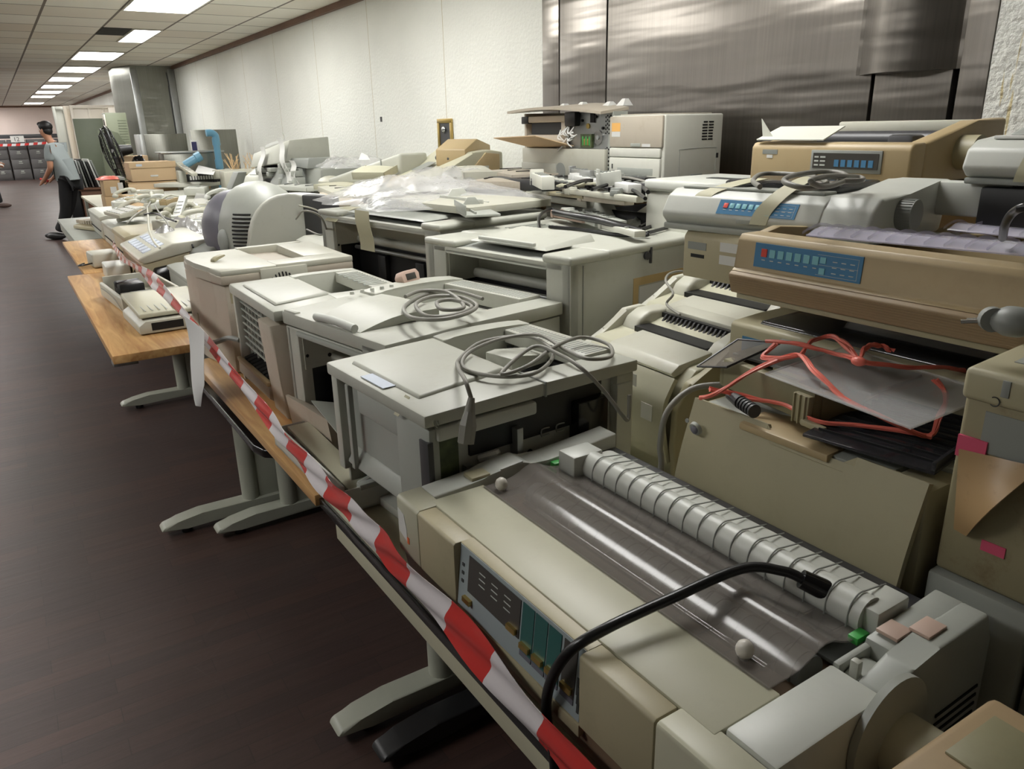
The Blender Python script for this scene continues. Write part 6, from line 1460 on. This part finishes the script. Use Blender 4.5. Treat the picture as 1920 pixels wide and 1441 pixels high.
# ================================================================== far end of the hall
t = thing('steel_pillar', 'brushed steel clad pillar reaching the ceiling beyond the tables', 'pillar', (1.93, 14.6, 0))
MB().prism([(.20, 0), (.87, 0), (.87, 1.2), (.02, 1.2), (0, .5)], 'z', 0, 2.598).build('cladding', 'steelplain', t)
for x0, x1 in ((.185, .29), (.76, .86)): B(x0, x1, -.03, -.002, 0, 2.55, .004).build('edge_strip', 'sheetmetal', t)
MB().tube([(.74, -.008, 2.5), (.755, -.01, 2.3), (.745, -.008, 2.2), (.755, -.008, 1.3)], .007, 5, 5).build('hanging_lead', 'darkgrey', t)
o = B(2.66, 2.79, 16.9, 17.1, 2.05, 2.28, .01).build('wall_speaker', 'black'); tag(o, 'small black box fixed high on the right wall beyond the pillar', 'wall box')
# brass framed wall opening
t = thing('wall_socket_box', 'small brass-framed dark wall box on the white wall', 'wall box', (2.795, 5.05, 1.33))
mb = MB(); mb.box(-.012, 0, 0, .22, 0, .03, .002).box(-.012, 0, 0, .22, .245, .275, .002).box(-.012, 0, 0, .03, .03, .245, .002).box(-.012, 0, .19, .22, .03, .245, .002); mb.build('frame', 'brass', t)
B(-.004, -.001, .03, .19, .03, .245, 0).build('recess', 'darkgrey', t); MB().ball((-.012, .12, .20), .025, .5).build('fitting', 'chrome', t)
tag(B(2.794, 2.7995, 6.28, 6.31, 1.60, 1.64, 0).build('wall_hook', 'darkgrey'), 'tiny dark hook on the white wall', 'hook')
# filing cabinets at the far wall
for i in range(5):
    x0 = -.75+i*.62
    t = thing('filing_cabinet', ('dark grey filing cabinet at the far wall, farthest left', 'dark grey filing cabinet second from the left at the far wall', 'dark grey filing cabinet just left of the one under the number sign', 'dark grey filing cabinet right of the number sign',
                                 'dark grey filing cabinet behind the standing man', 'dark grey filing cabinet nearest the wall panels')[i], 'filing cabinet', (x0, 34.3, 0), group='filing cabinets at the far wall')
    B(0, .58, 0, .6, 0, 1.42, .01).build('body', 'cabinetgrey', t)
    for k in range(4):
        d = B(.02, .56, -.02, 0, .06+k*.34, .38+k*.34, .005).build('drawer', 'cabinetgrey', t)
        MB().box(.22, .36, -.035, -.02, .24+k*.34, .26+k*.34, .004).box(.24, .34, -.024, -.02, .29+k*.34, .33+k*.34, .001).build('handle', 'lightgrey', d)
t = thing('number_sign', 'white sign reading 12 above the far filing cabinets', 'sign', (.62, 34.1, 1.43))
B(0, .42, 0, .01, -.10, .12, 0).build('board', 'label', t); B(.2, .22, .01, .04, -.3, .0, 0).build('stem', 'darkgrey', t)
writing('numerals', '12', .20, 'print', t, (.08, -.003, -.06), (PI/2, 0, 0))
tag(B(-.8, 2.4, 34.35, 34.55, 1.46, 1.60, .01).build('dark_pelmet', 'darkgrey'), 'dark shelf strip above the far filing cabinets', 'shelf')
tag(MB().grid(lambda u, v: (0, -3.0*u, -.06*math.sin(u*PI)+.085*v), 12, 1, .002).build('barrier_tape', 'barrier', loc=(-1, 34.05, 1.26), rot=(0, 0, PI/2)), 'red and white tape stretched before the far filing cabinets', 'barrier tape')
# cream partition frames
for i, (x0, y0, x1, m, lab) in enumerate(((1.13, 18.2, 1.36, 'greywhite', 'greenish white partition leaf, leftmost of the stack behind the man'), (1.30, 17.9, 1.46, 'palepanel', 'tan-edged partition leaf between the two pale ones'), (1.38, 17.5, 2.18, 'palepanel', 'tall cream framed partition panel behind the green board'))):
    t = thing('partition_panel', lab, 'partition', (x0, y0, 0)); w = x1-x0
    B(0, w, 0, .04, .0, 2.06, .005).build('panel', m, t)
    mb = MB(); mb.box(0, .05, -.03, 0, 0, 2.08, .004).box(w-.05, w, -.03, 0, 0, 2.08, .004).box(.05, w-.05, -.03, 0, 2.02, 2.08, .004)
    if w > .5: mb.box(.30, .34, -.03, 0, 0, 2.02, .004).box(.55, .58, -.03, 0, 0, 2.02, .004)
    mb.build('frame', m, t)
t = thing('partition_panel', 'plain beige panel top right of the cream framed partition', 'partition', (1.98, 17.0, 0)); B(0, .34, 0, .05, .0, 2.02, .004).build('panel', 'palepanel', t)
t = thing('green_board', 'flat grey-green metal board standing against the partitions', 'board', (1.20, 15.0, 0), rot=(-.03, 0, 0)); B(0, .53, 0, .03, 0, 1.80, .004).build('sheet', 'greenpanel', t)
B(.54, .58, 0, .03, 0, 1.5, .002).build('edge_strip', 'tandark', t)
t = thing('electrical_cabinet', 'olive-grey electrical cabinet with louvres beside the steel pillar', 'cabinet', (1.56, 13.9, 0))
B(0, .30, 0, .4, 0, 1.86, .01).build('body', 'greengrey', t)
for k in range(9): B(.16, .28, -.004, 0, 1.42+k*.04, 1.43+k*.04, 0).build('louvre', 'greenpanel', t)
B(-.02, .0, 0, .2, 1.62, 1.84, .004).build('side_plate', 'palepanel', t); B(-.022, -.02, .02, .12, 1.68, 1.76, 0).build('window', 'slot', t)
t = thing('curved_board', 'greenish board with rounded shoulder behind the fan', 'board', (1.32, 12.9, 0))
MB().prism([(0, 0), (.36, 0), (.36, 1.2), (.33, 1.42), (.26, 1.56), (.12, 1.62), (0, 1.60)], 'y', 0, .03, .004).build('sheet', 'greenpanel', t); B(.34, .37, -.01, .0, .0, 1.4, .003).build('edge_strip', 'olive', t)
# brown cabinet and what stands on it
t = thing('brown_cabinet', 'low brown wooden cabinet behind the leaning man', 'cabinet', (1.06, 14.3, 0)); B(0, .36, 0, .5, 0, .70, .004).build('body', 'brownwood', t); B(-.02, .40, -.02, .52, .70, .73, .004).build('top', 'brownwood', t)
t = thing('black_box', 'black case standing between the man and the brown cabinet', 'case', (.88, 14.35, 0)); B(0, .16, 0, .4, 0, .70, .01).build('shell', 'black', t); MB().ball((.02, -.03, .02), .02).build('wheel', 'label', t)
random.seed(6)
for i in range(8):
    m = ('darkgrey', 'sheetmetal', 'midgrey', 'black', 'sheetmetal', 'black', 'label', 'midgrey')[i]
    lab = ('dark framed panel leaning on the brown cabinet, nearest the man', 'silver-edged panel second in the row on the brown cabinet', 'grey panel third in the row on the brown cabinet', 'black panel fourth in the row on the brown cabinet', 'silver strip fifth in the row on the brown cabinet',
           'black panel sixth in the row on the brown cabinet', 'white strip seventh in the row on the brown cabinet', 'grey panel at the right end of the row on the brown cabinet')[i]
    t = thing('leaning_panel', lab, 'panel', (1.07+i*.045, 14.38, .735), rot=(0, math.radians(-6-i*1.2), .15), group='leaning panels on the brown cabinet')
    B(0, .022, 0, .36, 0, .45-.02*(i % 3), .002).build('panel', m, t)
# pedestal fan lying its ring sideways
t = thing('pedestal_fan', 'black pedestal fan seen edge-on between the cardboard boxes and green board', 'fan', (1.20, 10.6, .735))
MB().cyl((.0, 0, 0), (.0, 0, .02), .12).cyl((0, 0, .02), (0, 0, .42), .016).build('stand', 'black', t)
R = Matrix.Translation((.0, 0, .60)) @ Matrix.Rotation(math.radians(-3), 4, 'Z') @ Matrix.Rotation(math.radians(-12), 4, 'Y')
mb = MB()
for xo, r in ((-.07, .22), (-.03, .285), (.02, .30), (.06, .26)): mb.tube([(xo, r*math.cos(a), r*math.sin(a)) for a in [2*PI*i/24 for i in range(25)]], .007 if r < .29 else .013, 6, 1)
for i in range(28):
    a = 2*PI*i/28; c, s_ = math.cos(a), math.sin(a); mb.tube([(-.10, .04*c, .04*s_), (-.07, .22*c, .22*s_), (.02, .30*c, .30*s_), (.06, .26*c, .26*s_), (.09, .07*c, .07*s_)], .0028, 4, 2)
mb.xf(R).build('cage', 'black', t)
MB().cyl((.08, 0, 0), (.22, 0, -.01), .07, .05, 16).xf(R).build('motor', 'black', t)
mb = MB()
for i in range(3):
    a = 2*PI*i/3; mb.grid(lambda u, v, a=a: (-.02+.05*v, (.05+.20*u)*math.cos(a+.7*v-.35), (.05+.20*u)*math.sin(a+.7*v-.35)), 6, 4, .002)
mb.xf(R).build('blade', 'darkgrey', t)
bag('dark_bag', 'dark shiny bundle hanging at the fan motor', (1.45, 10.5, 1.20), .08, .12, .12, 'blackgloss', seed=3, n=12, cat='bundle')
t = thing('storage_carton', 'plain carton under the dark shiny bundle', 'box', (1.37, 10.35, .735)); B(0, .16, 0, .3, 0, .465, .003).build('carton', 'cardboard', t)
# cartons
def carton(label, x, y, z, w, l, h, m='cardboard', yaw=0, extra=None):
    t = thing('cardboard_box', label, 'box', (x, y, z), yaw); B(0, w, 0, l, 0, h, .004).build('carton', m, t); return t
c = carton('lowest wide cardboard box of the archive stack on the far table', 1.17, 9.5, .735, .50, .5, .16, 'cardboard')
c = carton('cardboard box with drooping open flap in the middle of the archive stack', 1.18, 9.5, .897, .49, .5, .14, 'cardboard')
MB().hexa([(-.01, -.06, .04), (.50, -.06, .05), (.50, 0, .12), (-.01, 0, .12), (-.01, -.06, .045), (.50, -.06, .055), (.50, 0, .125), (-.01, 0, .125)]).build('flap', 'cardlight', c)
c = carton('top archive box with a slot handle and sticker on the stack', 1.22, 9.5, 1.045, .46, .45, .20, 'cardlight')
B(-.01, .47, -.012, 0, .14, .205, .003).build('lid_flap', 'cardlight', c); MB().box(.19, .27, -.008, 0, .045, .065, .004).build('handle', 'label', c); B(.06, .12, -.0135, -.012, .16, .185, 0).build('sticker', 'bluepaper', c)
carton('tan box side visible left of the archive stack', 1.10, 9.6, .735, .06, .4, .36, 'midgrey')
carton('small cardboard box with a hand hole behind the archive stack', 1.30, 10.6, 1.03, .28, .3, .26, 'cardlight')
carton('closed carton under the small box with the hand hole', 1.56, 10.6, .735, .3, .3, .29, 'cardboard')
c = carton('brown carton with white labels and red plastic on top, left of the archive stack', .94, 9.6, .90, .22, .35, .17, 'cardboard')
B(.06, .12, -.002, 0, .03, .10, 0).build('white_label', 'label', c); B(.14, .19, -.002, 0, .04, .14, 0).build('white_label', 'label', c)
carton('brown carton below the labelled one at the corner of the far table', .93, 9.6, .735, .24, .38, .162, 'cardboard')
bag('red_wrap', 'red and white plastic wrap crumpled on the labelled brown carton', (1.02, 9.74, 1.075), .12, .14, .05, 'redstring', seed=13, n=12, cat='plastic wrap')
# steel sheets and cabinets
t = thing('steel_cabinet', 'stainless steel cabinet with bright left edge in front of the pillar', 'steel cabinet', (1.56, 10.9, .735)); B(.06, .56, 0, .4, 0, .80, .006).build('body', 'steelplain', t); B(0, .06, -.01, .4, 0, .80, .004).build('side_strip', 'sheetmetal', t)
t = thing('steel_sheet', 'large dull steel sheet leaning on the white wall behind the blue pipe', 'steel sheet', (2.15, 10.75, .735), rot=(-.04, 0, 0)); B(0, .57, 0, .012, 0, .84, .002).build('sheet', 'steelplain', t)
t = thing('steel_trough', 'low stainless steel trough in front of the steel cabinet', 'steel cabinet', (1.66, 10.0, .735)); B(0, .66, 0, .35, 0, .58, .006).build('body', 'steelplain', t); B(-.03, .69, -.02, .37, .58, .60, .004).build('rim', 'sheetmetal', t)
t = thing('blue_pipe', 'upright light blue plastic pipe with an elbow at the top', 'pipe', (2.24, 9.85, .735))
MB().cyl((0, 0, .0), (0, 0, .70), .038).cyl((0, 0, .66), (0, 0, .74), .045).tube([(0, 0, .72), (-.0, 0, .77), (-.04, 0, .80), (-.10, 0, .80)], .040, 14, 4).cyl((0, 0, .40), (0, 0, .50), .046).build('pipe', 'bluepipe', t)
t = thing('blue_pipe', 'short light blue pipe lying slanted below the steel trough', 'pipe', (1.80, 9.75, 1.17))
MB().cyl((0, 0, 0), (.20, 0, .11), .045).cyl((.16, 0, .09), (.22, 0, .12), .055).build('pipe', 'bluepipe', t)
carton('plain carton supporting the slanted blue pipe', 1.76, 9.55, .735, .28, .3, .37, 'cardboard')
t = thing('photo_card', 'small card with a dark blue picture between the steel cabinet and sheet', 'card', (2.08, 10.5, .735)); B(0, .10, 0, .01, 0, .72, .001).build('card', 'label', t); B(.01, .07, -.001, 0, .55, .70, 0).build('picture', 'navy', t)

# ================================================================== people
def skin(name, joints, edges, parent, m, lv=2):
    me = bpy.data.meshes.new(name); names = list(joints); me.from_pydata([joints[k][0] for k in names], [(names.index(a), names.index(b)) for a, b in edges], [])
    me.materials.append(MATS[m]); o = bpy.data.objects.new(name, me); C.objects.link(o); o.parent = parent
    md = o.modifiers.new('Skin', 'SKIN'); sv = me.skin_vertices[0].data if me.skin_vertices else None
    if sv is None:
        bm = bmesh.new(); bm.from_mesh(me); bm.verts.layers.skin.verify(); bm.to_mesh(me); bm.free(); sv = me.skin_vertices[0].data
    for i, k in enumerate(names):
        r = joints[k][1]; sv[i].radius = r if isinstance(r, tuple) else (r, r); sv[i].use_root = (i == 0)
    s = o.modifiers.new('Sub', 'SUBSURF'); s.levels = lv; s.render_levels = lv
    md.use_smooth_shade = True
    return o
def person(label, loc, yaw, shirt, pants, shoe, J, cat='person'):
    """local frame: person faces -x, z up; J overrides joints"""
    t = thing('person', label, cat, loc, yaw)
    j = dict(pel=(.0, 0, .92), wai=(.0, 0, 1.05), che=(.0, 0, 1.28), nk0=(.0, 0, 1.43), nk1=(-.02, 0, 1.51), hd0=(-.03, 0, 1.57), hd1=(-.025, 0, 1.66),
             sL=(0, .17, 1.38), sR=(0, -.17, 1.38), eL=(-.02, .22, 1.10), eR=(-.02, -.22, 1.10), wL=(-.12, .18, .88), wR=(-.12, -.18, .88), hL=(-.15, .17, .82), hR=(-.15, -.17, .82),
             pL=(0, .09, .88), pR=(0, -.09, .88), kL=(-.03, .10, .48), kR=(-.03, -.10, .48), aL=(.0, .10, .09), aR=(.0, -.10, .09), tL=(-.16, .11, .03), tR=(-.16, -.11, .03))
    j.update(J); V = {k: Vector(v) for k, v in j.items()}
    body = {'che': (V['che'], .10), 'nk0': (V['nk0'], .055), 'nk1': (V['nk1'], .052), 'hd0': (V['hd0'], .068), 'hd1': (V['hd1'], .082),
            'sL': (V['sL'], .05), 'eL': (V['eL'], .042), 'wL': (V['wL'], .028), 'hL': (V['hL'], (.036, .018)), 'sR': (V['sR'], .05), 'eR': (V['eR'], .042), 'wR': (V['wR'], .028), 'hR': (V['hR'], (.036, .018)),
            'jaw': (V['hd0']+Vector((-.035, 0, -.015)), .042)}
    E_ = [('che', 'nk0'), ('nk0', 'nk1'), ('nk1', 'hd0'), ('hd0', 'hd1'), ('hd0', 'jaw'), ('che', 'sL'), ('sL', 'eL'), ('eL', 'wL'), ('wL', 'hL'), ('che', 'sR'), ('sR', 'eR'), ('eR', 'wR'), ('wR', 'hR')]
    for sd in 'LR':   # five fingers
        h = V['h'+sd]; d = (h-V['w'+sd]).normalized(); s = d.orthogonal().normalized()
        for q in range(4):
            b = h+s*(-.022+.0145*q)+d*.02; k1, k2 = 'f%s%d' % (sd, q), 'g%s%d' % (sd, q)
            body[k1] = (b+d*(.030-.004*abs(q-1.5)), .0085); body[k2] = (b+d*(.055-.006*abs(q-1.5))+Vector((-.006, 0, -.008)), .0075); E_ += [('h'+sd, k1), (k1, k2)]
        body['t'+sd] = (h+s*.045+d*.012, .0095); E_.append(('w'+sd, 't'+sd))
    bo = skin('body', body, E_, t, 'skin', 2)
    hc = V['hd1']
    face = MB().ball(hc+Vector((-.088, 0, -.035)), .014, .9, .7, 1.3).build('nose', 'skin', bo)
    for s in (-1, 1):
        MB().ball(hc+Vector((.005, .082*s, -.03)), .026, .5, .35, 1.1).build('ear', 'skin', bo)
        MB().ball(hc+Vector((-.074, .030*s, -.01)), .011, .6, 1, .7).build('eye', 'label', bo)
    MB().ball(hc+Vector((-.078, 0, -.075)), .02, .3, 1, .3).build('mouth', 'pink', bo)
    mb = MB(); mb.ball(hc+Vector((.018, 0, .035)), .098, 1.02, .92, .82, 18).ball(hc+Vector((.04, 0, -.03)), .072, .9, 1.0, 1.0).ball(hc+Vector((-.05, 0, .065)), .05, 1, 1.2, .7); mb.build('hair', 'hair', t)
    sh = {'wai': (V['wai'], (.15, .135)), 'hem': (V['pel']+Vector((0, 0, -.02)), (.158, .145)), 'che': (V['che'], (.15, .13)), 'nk0': (V['nk0']-Vector((0, 0, .025)), .075)}
    es = [('wai', 'hem'), ('wai', 'che'), ('che', 'nk0')]
    for sd in 'LR':
        sh['s'+sd] = (V['s'+sd], .078); sh['m'+sd] = (V['s'+sd].lerp(V['e'+sd], .72), .070); es += [('che', 's'+sd), ('s'+sd, 'm'+sd)]
    skin('shirt', sh, es, t, shirt, 2)
    tr = {'pel': (V['pel'], (.14, .125))}; es = []
    for sd in 'LR':
        tr['p'+sd] = (V['p'+sd], .105); tr['k'+sd] = (V['k'+sd], .080); tr['c'+sd] = (V['k'+sd].lerp(V['a'+sd], .5), .075); tr['a'+sd] = (V['a'+sd]+Vector((0, 0, .02)), .068)
        es += [('pel', 'p'+sd), ('p'+sd, 'k'+sd), ('k'+sd, 'c'+sd), ('c'+sd, 'a'+sd)]
    skin('trousers', tr, es, t, pants, 2)
    for sd in 'LR':
        a, b = V['a'+sd], V['t'+sd]; mid = a*.6+b*.4; ang = math.atan2((b-a).y, (b-a).x)
        mb = MB().ball((0, 0, 0), .15, 1, .36, .36).xf(Matrix.Rotation(ang, 4, 'Z')); mb.build('shoe', shoe, t, loc=(mid.x, mid.y, .055))
    return t
t = person('man in grey t-shirt and black trousers leaning back, head turned away', (.84, 13.9, 0), -38, 'shirt', 'trousers', 'shoe',
       dict(pel=(.10, 0, .90), wai=(.09, 0, 1.04), che=(.02, 0, 1.27), nk0=(-.08, 0, 1.43), nk1=(-.13, 0, 1.50), hd0=(-.165, 0, 1.56), hd1=(-.15, 0, 1.645), sL=(-.06, .17, 1.37), sR=(-.03, -.18, 1.36),
            eL=(-.10, .22, 1.10), eR=(-.02, -.24, 1.08), wL=(-.26, .12, .92), wR=(-.22, -.16, .90), hL=(-.32, .08, .88), hR=(-.28, -.13, .87),
            pL=(.06, .09, .86), pR=(.06, -.09, .86), kL=(-.06, .08, .47), kR=(-.02, -.09, .46), aL=(-.26, -.04, .09), aR=(-.16, -.12, .09), tL=(-.42, -.06, .03), tR=(-.33, -.14, .03)))
MB().tube([(-.26, -.02, .885), (-.38, -.02, .915)], .018, 8, 0).build('held_item', 'redplastic', t, label='red object held in both hands')
MB().tube([(-.10, .05, 1.47), (-.17, .03, 1.38), (-.16, .02, 1.22)], .005, 6, 4).build('lanyard', 'orangered', t)
t = person('walking person in dark clothes and brown shoes, cut by the left edge', (-.28, 21.3, 0), 178, 'navycloth', 'trousers', 'shoebrown',
       dict(eR=(-.12, -.2, 1.12), wR=(-.30, -.2, 1.0), hR=(-.37, -.2, .97), eL=(-.10, .24, 1.12), wL=(-.28, .26, .96), hL=(-.35, .26, .93), kL=(-.16, .1, .50), aL=(-.20, .10, .09), tL=(-.35, .10, .03), kR=(.02, -.1, .48), aR=(.14, -.1, .12), tR=(.0, -.1, .04)))
MB().ball((-.36, .2, .92), .06, 1.2, .6, .9).build('held_item', 'label', t, label='white item in the hand')
